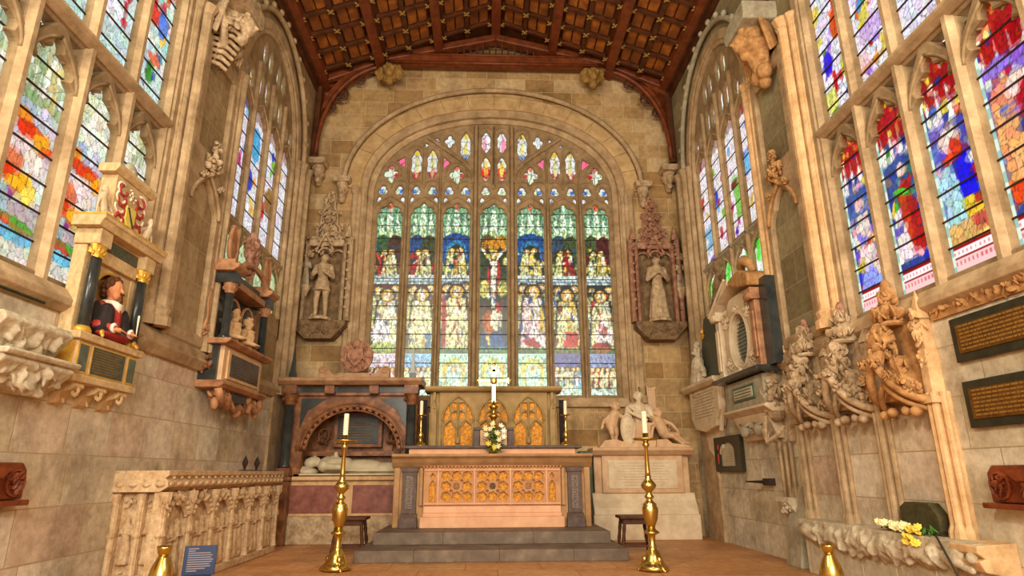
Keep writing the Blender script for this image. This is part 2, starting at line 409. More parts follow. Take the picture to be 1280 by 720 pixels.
# ------------------------------------------------------------------ stained glass painting
RNG = np.random.default_rng(7)
class Pic:
    def __init__(s, w, h, res, base):
        s.w, s.h = w, h; s.nx = max(6, int(round(w / res))) + 1; s.nz = max(6, int(round(h / res))) + 1
        s.U, s.V = np.meshgrid(np.linspace(0, 1, s.nx), np.linspace(0, h / w, s.nz))   # both in units of light width
        s.I = np.zeros((s.nz, s.nx, 3)); s.I[:] = base; s.H = h / w
    def put(s, m, c, a=1.0): s.I[m] = s.I[m] * (1 - a) + np.array(c, float) * a
    def rect(s, u0, u1, v0, v1, c, a=1.0): s.put((s.U >= u0) & (s.U <= u1) & (s.V >= v0) & (s.V <= v1), c, a)
    def ell(s, cu, cv, ru, rv, c, rot=0, a=1.0):
        x = s.U - cu; y = s.V - cv; cc, ss = math.cos(rot), math.sin(rot)
        s.put(((x * cc + y * ss) / ru) ** 2 + ((-x * ss + y * cc) / rv) ** 2 < 1, c, a)
    def poly(s, pts, c, a=1.0):
        m = np.zeros(s.U.shape, bool); n = len(pts); j = n - 1
        for i in range(n):
            (xi, yi), (xj, yj) = pts[i], pts[j]
            if yi != yj:
                m ^= ((yi > s.V) != (yj > s.V)) & (s.U < (xj - xi) * (s.V - yi) / (yj - yi) + xi)
            j = i
        s.put(m, c, a)
    def figure(s, cu, b, h, robe, mantle, halo=(230, 190, 90), skin=(244, 226, 196), lean=0.0, kneel=False):
        t = b + h
        s.poly([(cu - .23 * h, b - .02), (cu + .23 * h, b - .02), (cu + lean + .17 * h, b + .82 * h), (cu + lean - .17 * h, b + .82 * h)], (34, 30, 26)); s.ell(cu + lean, t - .11 * h, .14 * h, .14 * h, (34, 30, 26))
        s.poly([(cu - .20 * h * .9, b), (cu + .20 * h * .9, b), (cu + lean + .13 * h, b + .80 * h), (cu + lean - .13 * h, b + .80 * h)], robe)
        s.poly([(cu - .20 * h, b), (cu - .05 * h, b), (cu + lean + .02 * h, b + .78 * h), (cu + lean - .15 * h, b + .76 * h)], mantle)
        s.poly([(cu + .04 * h, b + .2 * h), (cu + .19 * h, b + .1 * h), (cu + lean + .16 * h, b + .62 * h), (cu + lean + .05 * h, b + .5 * h)], mantle, .8)
        for k in range(3):
            x = cu - .08 * h + k * .08 * h
            s.poly([(x, b + .04 * h), (x + .012, b + .04 * h), (x + lean * .7 + .02 * h, b + .6 * h)], (60, 50, 40), .7)
        s.ell(cu + lean - .05 * h, b + .58 * h, .13 * h, .03 * h, skin, .5); s.ell(cu + lean + .07 * h, b + .55 * h, .12 * h, .03 * h, skin, -.6)
        s.ell(cu + lean, t - .11 * h, .115 * h, .115 * h, (90, 60, 30)); s.ell(cu + lean, t - .11 * h, .10 * h, .10 * h, halo)
        s.ell(cu + lean, t - .115 * h, .055 * h, .07 * h, skin)
    def canopy(s, b, h, main, accent, dark=(40, 50, 40)):
        s.rect(.0, 1, b, b + h, dark)
        for cu, hh, w in ((.5, 1.0, .14), (.22, .72, .10), (.78, .72, .10)):
            s.poly([(cu - w, b), (cu + w, b), (cu + w * .8, b + h * hh * .55), (cu, b + h * hh), (cu - w * .8, b + h * hh * .55)], main)
            s.ell(cu, b + h * .25 * hh, w * .45, h * .12, accent)
            for q in range(4): s.rect(cu - w, cu + w, b + h * (.1 + .2 * q) * hh, b + h * (.1 + .2 * q) * hh + .012, dark, .6)
        for k in range(9): s.rect(.05 + k * .11, .06 + k * .11, b, b + h * .6, dark, .6)
    def mosaic(s, cell, keep=.3, lead=.10, var=.25, leadc=(26, 24, 22), tint=0, detail=.16):
        """break the picture into leaded pieces"""
        nx = max(2, int(1 / cell / .8)); nz = max(2, int(s.H / cell / 1.25))
        gx, gz = np.meshgrid((np.arange(nx) + .5) / nx, (np.arange(nz) + .5) / nz * s.H)
        P = np.stack([gx.ravel(), gz.ravel()], 1) + RNG.uniform(-.42, .42, (nx * nz, 2)) * cell
        ii = np.clip((P[:, 0] * (s.nx - 1)).astype(int), 0, s.nx - 1); jj = np.clip((P[:, 1] / s.H * (s.nz - 1)).astype(int), 0, s.nz - 1)
        col = s.I[jj, ii] * (1 + RNG.uniform(-var, var, (len(P), 1))) + RNG.uniform(-tint, tint, (len(P), 3))
        out = np.empty_like(s.I)
        for r in range(s.nz):
            u = s.U[r]; v = s.V[r, 0]
            near = np.abs(P[:, 1] - v) < 2.2 * cell
            Q = P[near]; cc = col[near]
            d = (u[:, None] - Q[None, :, 0]) ** 2 + (v - Q[None, :, 1]) ** 2
            o = np.argpartition(d, 1, 1)[:, :2]
            d2 = np.sqrt(np.take_along_axis(d, o, 1)); o1 = np.where(d2[:, 0] < d2[:, 1], o[:, 0], o[:, 1])
            e = np.abs(d2[:, 0] - d2[:, 1]) / cell
            c_ = cc[o1] * (1 - keep) + s.I[r] * keep
            m = np.clip(e / lead, 0, 1)[:, None] * .7 + .3
            out[r] = c_ * m + np.array(leadc) * (1 - m)
        # brushed detail painted on the pieces: fine folds and shading lines
        n = RNG.random((s.nz // 2 + 2, s.nx // 1 + 1)); n = np.repeat(n, 2, 0)[:s.nz, :s.nx]
        n = (n + np.roll(n, 1, 0) + np.roll(n, 1, 1) + np.roll(n, 2, 0)) / 4
        det = 1 - detail * np.clip((n - .42) * 3.0, 0, 1)[..., None]
        s.I = np.clip(out * det, 0, 255); return s
    def border(s, w, c1, c2, step=.14):
        for sd in (0, 1):
            m = (s.U < w) if sd == 0 else (s.U > 1 - w)
            k = (np.floor(s.V / step).astype(int) + sd) % 2
            s.I[m & (k == 0)] = c1; s.I[m & (k == 1)] = c2
    def flip(s): s.I = s.I[:, ::-1].copy(); return s
def glass(pic, x0, z0, y, parent, mat, name='glass_light', label=None):
    x = np.linspace(x0, x0 + pic.w, pic.nx); z = np.linspace(z0, z0 + pic.h, pic.nz)
    X, Z = np.meshgrid(x, z); co = np.stack([X, np.full_like(X, y), Z], -1).reshape(-1, 3)
    idx = np.arange(pic.nx * pic.nz).reshape(pic.nz, pic.nx)
    f = np.stack([idx[:-1, :-1], idx[:-1, 1:], idx[1:, 1:], idx[1:, :-1]], -1).reshape(-1, 4)
    me = bpy.data.meshes.new(name); nv, nf = len(co), len(f)
    me.vertices.add(nv); me.vertices.foreach_set('co', co.ravel())
    me.loops.add(nf * 4); me.loops.foreach_set('vertex_index', f.ravel().astype(np.int32))
    me.polygons.add(nf); me.polygons.foreach_set('loop_start', np.arange(0, nf * 4, 4, dtype=np.int32))
    me.update(calc_edges=True)
    c = np.clip(pic.I, 0, 255) / 255; c = c ** (1.32 if mat == 'glass_east' else 1.08); c = np.where(c <= .04045, c / 12.92, ((c + .055) / 1.055) ** 2.4)
    a = me.color_attributes.new('glass_colour', 'FLOAT_COLOR', 'POINT')
    a.data.foreach_set('color', np.concatenate([c.reshape(-1, 3), np.ones((nv, 1))], 1).ravel())
    me.materials.append(MATS[mat])
    o = bpy.data.objects.new(name, me); C.objects.link(o); o.parent = parent
    if label: o['label'] = label
    return o

WHT, PGR, YEL, BLU, LBL, RED, GRN, DGR, ORA, PUR, PNK, BRN = (236, 236, 224), (196, 222, 190), (222, 196, 100), (30, 90, 160), (120, 190, 214), (176, 28, 36), (60, 130, 60), (40, 60, 40), (226, 120, 34), (120, 80, 180), (232, 170, 190), (120, 76, 40)
PYL = (226, 222, 170)

# ------------------------------------------------------------------ structure: shell
fl = MB().box(-4.6, 4.6, -7, 13.4, -.2, 0).obj('floor', 'floor_stone'); struct(fl)
fp = MB().box(-4.1, 4.1, 6.0, 9.2, 0, .004).obj('floor_slabs', 'floor_stone', parent=fl)

# near window: y 3.25..6.95 ; far window y 8.75..11.55
NW = (3.22, 6.96); FW = (8.74, 11.56)
def side_wall(name, s, X, rot):
    def fx(y): return s * y
    def o2(y0, y1, z0, zs, b, p): return arch_round(s * (y0 + y1) / 2, (y1 - y0) / 2, z0, zs, b, p=p)
    out = rect(*sorted((fx(-7), fx(13.4))), -.1, 9.95)
    holes = [o2(*NW, 2.86, 7.4, 1.7, 2.2), o2(*FW, 3.98, 7.0, 1.95, 2.1)]
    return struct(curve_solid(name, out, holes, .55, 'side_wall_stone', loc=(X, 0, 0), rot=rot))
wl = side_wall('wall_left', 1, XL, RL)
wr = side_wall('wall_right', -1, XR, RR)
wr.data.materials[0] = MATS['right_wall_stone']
ECX = -.03
oute = [(-4.65, -.1), (4.65, -.1), (4.65, 9.95), (0, 11.55), (-4.65, 9.95)]
we = struct(curve_solid('wall_east', oute, [arch_round(ECX, 2.95, 2.62, 7.3, 2.1, p=2.1)], .55, 'east_wall_stone', loc=(0, YE, 0)))

# ------------------------------------------------------------------ east window
win = struct(thing('window_1', 'great seven-light east window of painted glass above the altar', 'window', (ECX, YE, 0)))
del win['category']
LX = [(-2.60, -2.05), (-1.86, -1.30), (-1.13, -.53), (-.30, .30), (.53, 1.13), (1.30, 1.86), (2.05, 2.60)]
holes = []
for a, b in LX:
    cx = (a + b) / 2; w = b - a
    holes.append(arch_pt(cx, w, 2.74, 6.78, 7.06, 2, .06))
def both(fn):
    return [fn(1), fn(-1)]
for cx in [(a + b) / 2 for a, b in LX]:
    for sg in (1, -1):
        zc = 7.36
        holes.append(foil(cx + sg * .185, zc, .105, .12, 3, ph=PI / 2 + (0), dep=.35))
        holes.append(lens(cx + sg * .262, 7.13, .085, .17))
for sg in (1, -1):
    holes.append(foil(sg * 2.35, 7.77, .17, .23, 4, ph=0, dep=.5))
    holes.append([(sg * 2.04, 7.92), (sg * 2.06, 8.22), (sg * 2.24, 8.10)][::1])
    holes.append(lens(sg * 1.78, 8.03, .25, .76, amp=.02)); holes.append(lens(sg * 1.42, 8.03, .25, .76, amp=.02))
    holes.append([(sg * 1.16, 7.9), (sg * 1.16, 8.22), (sg * 1.0, 8.08)])
    holes.append(foil(sg * .85, 7.77, .17, .23, 4, dep=.5))
    holes.append(foil(sg * 1.03, 8.63, .12, .17, 4, dep=.4))
    holes.append(lens(sg * .66, 8.50, .24, .76, amp=.015))
    holes.append(lens(sg * .185, 8.62, .22, .56, amp=.015))
    holes.append(lens(sg * .185, 7.93, .22, .62, amp=.015))
    holes.append(foil(sg * 1.57, 8.52, .05, .06, 3, dep=.3)); holes.append(foil(sg * 1.32, 8.66, .05, .06, 3, dep=.3))
curve_solid('tracery', arch_round(0, 2.8, 2.62, 7.2, 1.95, p=2.1), holes, .14, 'tracery_stone', win, bevel=.022, y0=.17)
m = MB()   # mullions and subarch ribs in front of the tracery plate
for k, x in enumerate((-1.955, -1.215, -.415, .415, 1.215, 1.955)):
    w = .075 if k in (2, 3) else .05
    top = {0: 8.25, 1: 8.55, 2: 9.0, 3: 9.0, 4: 8.55, 5: 8.25}[k]
    m.prism([(x - w, .20), (x - w * .35, .07), (x + w * .35, .07), (x + w, .20)], 'z', 2.66, 7.0 if w == .05 else top)
    if w == .05: m.prism([(x - w * .7, .2), (x - .012, .12), (x + .012, .12), (x + w * .7, .2)], 'z', 7.0, top - .1)
m.obj('mullion', 'tracery_stone', win)
m = MB()
for sg in (1, -1):
    m.tube([(sg * .45, .15, 7.55), (sg * .5, .15, 7.85), (sg * .68, .15, 8.07), (sg * .95, .15, 8.28), (sg * 1.25, .15, 8.50), (sg * 1.55, .15, 8.72)], .055, 6)
    for a, b in LX:
        cx = (a + b) / 2
        pts = []
        for t in np.linspace(0, 1, 7): pts.append((cx + sg * .38 * (1 - t ** 1.7) ** .9, .16, 6.85 + .36 * t))
        m.tube(pts, .028, 5)
        pts = [(cx + sg * (.19 + .19 * math.cos(a2)), .16, 7.40 + .20 * math.sin(a2) ** .7) for a2 in np.linspace(0, PI, 8)]
        m.tube(pts, .022, 5)
    for cx in (.85, 2.35):
        m.tube([(sg * cx + .25 * math.cos(a2), .16, 7.76 + .30 * math.sin(a2)) for a2 in np.linspace(-.2, PI + .2, 12)], .022, 5)
    m.tube([(sg * 1.6, .16, 7.5), (sg * 1.6, .16, 8.5)], .03, 5)
    m.tube([(sg * .0, .16, 7.5), (0, .16, 9.0)], .03, 5)
    m.tube([(sg * .83, .16, 8.2), (sg * .83, .16, 8.85)], .025, 5); m.tube([(sg * 1.22, .16, 8.45), (sg * 1.22, .16, 8.7)], .02, 5)
    for cx in (1.42, 1.78, .185, .66):
        z = {1.42: 8.36, 1.78: 8.36, .185: 8.86, .66: 8.82}[cx]
        m.tube([(sg * cx + .17 * math.cos(a2), .16, z + .13 * math.sin(a2)) for a2 in np.linspace(0, PI, 8)], .02, 5)
m.obj('tracery_ribs', 'tracery_stone', win)
m = MB(); z = 3.1
while z < 6.9:
    for a, b in LX: m.box(a - .02, b + .02, .225, .24, z, z + .014)
    z += .31
m.obj('saddle_bar', 'iron', win)
def east_light(k):
    w = LX[k][1] - LX[k][0] + .06; h = 4.42
    p = Pic(w, h, .019, (28, 50, 40)); H = p.H; g = lambda z: (z - 2.70) / w   # z world -> v
    rr = random.Random(k + 3)
    tops = [((90, 60, 40), (70, 110, 70)), ((80, 90, 50), (40, 90, 140)), ((40, 90, 140), (30, 96, 150)), ((190, 150, 60), (120, 100, 50)), ((40, 90, 140), (30, 90, 150)), ((80, 96, 56), (60, 90, 110)), ((110, 40, 40), (80, 100, 60))][k]
    # canopy
    p.canopy(g(6.08), g(7.1) - g(6.05), (226, 244, 218), (206, 222, 150), (140, 178, 142))
    if k in (0, 2, 4, 6): p.ell(.5, g(6.98), .07, .12, (226, 110, 80))
    # upper scene
    bg, bg2 = tops
    p.rect(0, 1, g(5.45), g(6.12), bg); p.ell(.3, g(6.05), .3, .42, bg2); p.ell(.75, g(6.05), .3, .4, bg)
    if k in (2, 4):
        p.ell(.5, g(5.95), .46, .62, (20, 96, 160)); p.ell(.5, g(5.85), .37, .5, (60, 150, 190)); p.ell(.5, g(5.8), .3, .42, (30, 60, 40))
    p.rect(0, 1, g(5.42), g(5.62), [(150, 120, 50), RED, (190, 200, 120), (120, 60, 30), (60, 60, 40), (170, 190, 130), YEL][k])
    if k == 3:
        p.rect(0, 1, g(5.2), g(6.1), (60, 80, 40)); p.rect(.12, .88, g(5.95), g(6.12), ORA); p.ell(.5, g(6.06), .42, .22, (210, 150, 40))
        p.rect(.46, .54, g(4.9), g(6.0), BRN); p.rect(.08, .92, g(5.92), g(5.99), BRN)
        p.poly([(.40, g(4.6)), (.60, g(4.6)), (.66, g(5.72)), (.35, g(5.72))], (30, 26, 24)); p.poly([(.44, g(4.62)), (.56, g(4.62)), (.62, g(5.7)), (.39, g(5.7))], (244, 240, 214))
        p.poly([(.4, g(5.7)), (.06, g(5.98)), (.08, g(6.04)), (.45, g(5.8))], (244, 240, 220)); p.poly([(.6, g(5.7)), (.94, g(5.98)), (.92, g(6.04)), (.55, g(5.8))], (244, 240, 220))
        p.rect(.3, .38, g(5.1), g(5.7), (190, 40, 50)); p.rect(.62, .72, g(5.1), g(5.7), (190, 40, 50))
        p.ell(.5, g(5.86), .17, .17, (214, 190, 90)); p.ell(.5, g(5.85), .08, .1, (240, 226, 196)); p.ell(.2, g(5.05), .17, .3, (214, 206, 120)); p.ell(.8, g(5.05), .17, .3, (206, 200, 120))
    else:
        mant = [RED, RED, YEL, None, YEL, RED, (200, 180, 90)][k]
        p.figure(.33, g(5.30), 1.05, PYL, mant if k in (0, 1) else (210, 214, 150), lean=.03)
        p.figure(.66, g(5.28), 1.12, (226, 230, 196), mant if k in (2, 4, 5, 6) else (206, 200, 140), lean=-.04)
        if k == 5: p.poly([(.5, g(5.6)), (.6, g(5.75)), (.95, g(5.3)), (.8, g(5.28))], RED)
        if k == 0: p.poly([(.05, g(5.9)), (.35, g(5.65)), (.3, g(5.6)), (.02, g(5.8))], (210, 60, 50))
    # cloud band
    if k != 3: p.rect(0, 1, g(5.12), g(5.36), (206, 214, 206)); p.rect(.0, 1, g(5.2), g(5.24), (120, 150, 170))
    # lower scene
    if k != 3: p.rect(0, 1, g(3.62), g(5.14), [(120, 24, 40), (90, 30, 24), (20, 50, 70), 0, (20, 44, 60), (50, 26, 24), (24, 56, 80)][k])
    else: p.rect(0, 1, g(3.62), g(4.6), (70, 70, 40))
    rob = [((226, 226, 210), BLU), (PYL, YEL), ((226, 220, 170), RED), ((40, 100, 150), YEL), ((236, 236, 220), RED), (YEL, (200, 206, 160)), ((214, 214, 190), (150, 60, 60))][k]
    if k != 3: p.figure(.24, g(4.15), 1.55, rob[1], (190, 190, 130), lean=.0); p.figure(.82, g(4.3), 1.35, (150, 160, 120), rob[1], lean=.0); p.figure(.55, g(3.72), 2.15, rob[0], PYL if k != 4 else (226, 200, 200), lean=.0)
    if k == 2: p.rect(.06, .2, g(3.75), g(4.9), RED)
    if k == 3: p.poly([(.05, g(3.66)), (.98, g(3.66)), (.9, g(3.95)), (.55, g(4.35)), (.2, g(4.2))], (34, 104, 150)); p.ell(.35, g(4.3), .22, .4, (190, 110, 40)); p.ell(.6, g(4.35), .2, .36, (230, 220, 190))
    if k == 5: p.rect(.38, .9, g(3.75), g(4.1), (196, 20, 30))
    if k == 6: p.ell(.6, g(4.0), .3, .5, (236, 226, 220)); p.ell(.5, g(3.75), .36, .2, (186, 24, 34)); p.ell(.62, g(4.1), .13, .2, (190, 120, 110))
    if k == 0: p.ell(.4, g(4.1), .3, .45, (226, 224, 220)); p.ell(.5, g(3.75), .5, .2, (200, 204, 120))
    if k == 4: p.ell(.5, g(3.85), .3, .12, RED, -.3); p.rect(.75, .9, g(4.1), g(4.7), (200, 170, 60))
    if k == 1: p.rect(.68, .9, g(3.75), g(4.05), (70, 130, 170))
    for q in range(12):
        p.ell(rr.random(), rr.uniform(g(3.8), g(5.0)), rr.uniform(.02, .06), rr.uniform(.06, .2), rr.choice([RED, BLU, (20, 60, 60), (150, 60, 30), (60, 40, 30), (236, 240, 226), (236, 240, 226), YEL]), rr.uniform(-.5, .5))
    for q in range(8):
        p.ell(rr.random(), rr.uniform(g(5.45), g(6.0)), rr.uniform(.03, .08), rr.uniform(.05, .16), rr.choice([RED, (20, 80, 130), (30, 60, 40), (236, 240, 226), YEL]), rr.uniform(-.5, .5))
    p.rect(0, 1, g(3.62), g(3.78), (150, 180, 100), .6)
    p.mosaic(.08, keep=.68, lead=.07, var=.26, tint=22, detail=.42)
    # bottom panel
    q = p
    if k in (2, 3, 4):
        p.rect(0, 1, 0, g(3.62), (190, 226, 200)); p.ell(.5, g(3.2), .36, .5, (206, 206, 110)); p.ell(.5, g(3.15), .25, .4, (196, 226, 206)); p.ell(.2, g(3.3), .08, .2, YEL); p.ell(.8, g(3.3), .08, .2, YEL)
        p.ell(.5, g(3.3), .09, .12, (226, 180, 120))
    else:
        p.rect(0, 1, 0, g(3.62), [(214, 200, 206), (150, 190, 214), 0, 0, 0, (110, 110, 160), (150, 160, 190)][k]); p.rect(0, 1, 0, g(2.9), (206, 226, 206))
        for j in range(5): p.figure(.14 + j * .18, g(2.9), .7, rr.choice([(220, 220, 190), YEL, (190, 50, 50), LBL, (90, 130, 170)]), rr.choice([PYL, (220, 210, 206)]))
    bot = p.V < g(3.60)
    I0 = p.I.copy(); p.mosaic(.09, keep=.6, lead=.06, var=.25, tint=20, detail=.3); p.I = np.where(bot[..., None], p.I, I0)
    for zz in (3.62, 5.14): p.rect(0, 1, g(zz) - .012, g(zz) + .012, (30, 30, 26))
    p.border(.035, (226, 232, 214), (180, 200, 170), .2)
    return p
for k in range(7):
    glass(east_light(k), LX[k][0] - .03, 2.70, .25, win, 'glass_east')
tp = Pic(5.5, 2.0, .018, (212, 214, 214)); tg = lambda x, z: ((x + 2.75) / 5.5, (z - 7.1) / 5.5)
def dot(x, z, rx, rz, c):
    u, v = tg(x, z); tp.ell(u, v, rx / 5.5, rz / 5.5, c)
for sg in (1, -1):
    for cx in (1.42, 1.78): dot(sg * cx, 7.78, .12, .1, (200, 40, 70)); dot(sg * cx, 8.0, .05, .3, (206, 200, 150)); dot(sg * cx, 8.33, .08, .05, (214, 190, 70))
    dot(sg * .66, 8.4, .05, .3, (214, 206, 120)); dot(sg * .66, 8.8, .08, .08, (214, 190, 70)); dot(sg * .66, 8.25, .1, .08, (130, 150, 200))
    dot(sg * .185, 7.85, .11, .16, (200, 60, 40)); dot(sg * .185, 7.95, .05, .2, (226, 200, 110)); dot(sg * .22, 8.6, .05, .2, (226, 150, 170))
    for cx in (2.35, .85): dot(sg * cx, 7.77, .2, .25, (206, 216, 196)); dot(sg * (cx - .12), 7.77, .06, .06, (190, 50, 60)); dot(sg * cx, 7.95, .05, .06, (206, 90, 90))
    dot(sg * 2.1, 8.08, .14, .18, (226, 120, 150)); dot(sg * 1.1, 8.08, .14, .18, (226, 130, 156))
    for cx in (-2.32, -1.58, -.83, 0, .83, 1.58, 2.32): dot(cx + sg * .22, 7.36, .06, .06, (70, 120, 190) if cx not in (0,) else (190, 206, 160)); dot(cx + sg * .14, 7.36, .04, .06, (206, 216, 180))
tp.mosaic(.03, keep=.75, lead=.1, var=.08, tint=8, detail=.1)
glass(tp, -2.75, 7.1, .25, win, 'glass_east', 'tracery_glass')
struct(MB().box(-2.80, 2.76, -.04, .2, 2.55, 2.66).box(-2.9, 2.86, -.09, .2, 2.47, 2.56).obj('trim_1', 'dressed_stone', loc=(0, YE, 0), bevel=.015), 'sloping stone sill under the east window')

# arch mouldings round the east window
def ring(name, cx, a, zs, b, z0, wid, depth, y0, mat, loc, rot=None, p=2.1, bevel=.02, par=None):
    o = arch_round(cx, a + wid, z0, zs, b + wid, p=p); i = arch_round(cx, a, z0 + .001, zs, b, p=p)
    i[0] = (i[0][0], z0 + .002); i[1] = (i[1][0], z0 + .002)
    pts = o[1:] + [o[0]]
    # one polygon: outer boundary then inner boundary back
    n_o = [o[1]] + o[2:] + [o[0]]
    n_i = [i[0]] + i[2:][::-1] + [i[1]]
    poly = n_o + [(i[0][0], z0)] + i[2:][::-1] + [(i[1][0], z0)]
    return curve_solid(name, poly, [], depth, mat, par, bevel=bevel, y0=y0, loc=loc, rot=rot)
r1 = struct(ring('trim_2', ECX, 2.70, 7.2, 1.87, 2.66, .16, .14, .10, 'dressed_stone', (0, YE, 0)), 'inner moulded order of the east window arch')
r2 = struct(ring('trim_3', ECX, 2.82, 7.25, 1.93, 2.55, .24, .14, -.012, 'dressed_stone', (0, YE, 0)), 'second moulded order of the east window arch')
r3 = struct(ring('trim_4', ECX, 2.97, 7.32, 2.03, 7.3, .33, .10, -.07, 'voussoir', (0, YE, 0)), 'broad arch of voussoirs over the east window')
m = MB()
for k in range(2, 30, 2):
    t = PI * k / 32; a_, b_ = 2.97, 2.05
    for rr_ in (0,):
        x = ECX + a_ * math.cos(t); z = 7.35 + b_ * math.sin(t); x2 = ECX + (a_ + .33) * math.cos(t); z2 = 7.35 + (b_ + .33) * math.sin(t)
        m.tube([(x, -.072, z), (x2, -.072, z2)], .006, 4)
m.obj('joint', 'dark_carved', r3)
hm = MB().tube([(ECX + 3.34 * math.cos(t), -.1, 7.42 + 2.40 * math.sin(t)) for t in np.linspace(0, PI, 48)], .055, 8)
for sg in (1, -1): hm.tube([(ECX + sg * 3.34, -.1, 7.44), (ECX + sg * 3.34, -.1, 7.34)], .055, 8)
struct(hm.obj('trim_5', 'dressed_stone', loc=(0, YE, 0), smooth=True), 'projecting hood moulding over the east window')
m = MB()
for sg in (1, -1):
    for x, r in ((2.90, .05), (3.08, .065)):
        m.lathe([(r * 1.6, 2.55), (r * 1.6, 2.68), (r, 2.72), (r, 7.15), (r * 1.5, 7.22), (r * 1.6, 7.34)], 10, c=(ECX + sg * x, -.02, 0))
    m.box(ECX + sg * 3.0 - .14, ECX + sg * 3.0 + .16, -.03, .05, 2.55, 7.34)
struct(m.obj('trim_6', 'dressed_stone', loc=(0, YE, 0), smooth=False), 'jamb shafts either side of the east window')

# ------------------------------------------------------------------ side windows
def near_window(name, s, X, rot, painter, label, barmat):
    w_ = struct(thing(name, label, 'window', (X, 0, 0), rot)); del w_['category']
    cs = [6.95 - .37 - .745 * k for k in range(5)]      # light centres along the wall
    lw = .60
    holes = []
    for c in cs:
        cx = s * c
        holes.append(arch_pt(cx, lw, 2.95, 4.72, 5.12, 2, .075))
        for sg in (1, -1):
            holes.append([(cx + sg * .30, 4.99), (cx + sg * .30, 5.24), (cx + sg * .09, 5.24), (cx + sg * .2, 5.10)])
        holes.append(arch_pt(cx, lw, 5.42, 7.5, 7.95, 2, .06))
    x0, x1 = sorted((s * NW[0], s * NW[1]))
    curve_solid('tracery', arch_round((x0 + x1) / 2, (x1 - x0) / 2 + .1, 2.8, 7.4, 1.8, p=2.2), holes, .16, 'tracery_stone', w_, bevel=.018, y0=.06)
    m = MB()
    for k in range(6):
        y = 6.95 - .745 * k + (.0 if 0 < k < 5 else 0); x = s * y; w = .065
        m.prism([(x - w, .08), (x - w * .4, -.0), (x + w * .4, -.0), (x + w, .08)], 'z', 2.86, 8.6)
    m.obj('mullion', 'dressed_stone', w_)
    m = MB()
    for c in cs:
        for sg in (1, -1):
            m.tube([(s * c + sg * .325 * (1 - t ** 1.9) ** .9, .06, 4.72 + .43 * t) for t in np.linspace(0, 1, 9)], .020, 6)
            m.tube([(s * c + sg * .36, .05, 4.72), (s * c + sg * .36, .05, 5.2)], .02, 5)
            # cusps reaching into the head
            m.cap((s * c + sg * .27, .11, 4.83), (s * c + sg * .19, .11, 4.80), .03, .014, 6)
            m.cap((s * c + sg * .20, .11, 5.0), (s * c + sg * .12, .11, 4.95), .026, .012, 6)
    m.obj('arch_cusps', 'tracery_stone', w_, smooth=True)
    t_ = MB().prism([(-.06, 5.34), (-.06, 5.37), (.02, 5.42), (.14, 5.42), (.14, 5.27), (.03, 5.27), (-.03, 5.31)], 'x', x0 + .02, x1 - .02)
    t_.obj('transom', 'dressed_stone', w_, bevel=.01)
    m = MB()
    for c in cs:
        for z in np.arange(3.2, 5.0, .27): m.box(s * c - .3, s * c + .3, .118, .132, z, z + .016)
        for z in np.arange(5.65, 7.7, .27): m.box(s * c - .3, s * c + .3, .118, .132, z, z + .016)
    m.obj('saddle_bar', barmat, w_)
    for k, c in enumerate(cs[:4]):
        lo, hi = painter(k)
        if s < 0: lo.flip(); hi.flip()
        glass(lo, s * c - .30, 2.92, .14, w_, 'glass_side'); glass(hi, s * c - .30, 5.40, .14, w_, 'glass_side')
    glass(Pic(.6, 2.25, .05, (226, 220, 200)).mosaic(.2, tint=20), s * cs[4] - .30, 2.92, .14, w_, 'glass_side')
    glass(Pic(.6, 2.6, .05, (226, 220, 200)).mosaic(.2, tint=20), s * cs[4] - .30, 5.40, .14, w_, 'glass_side')
    return w_
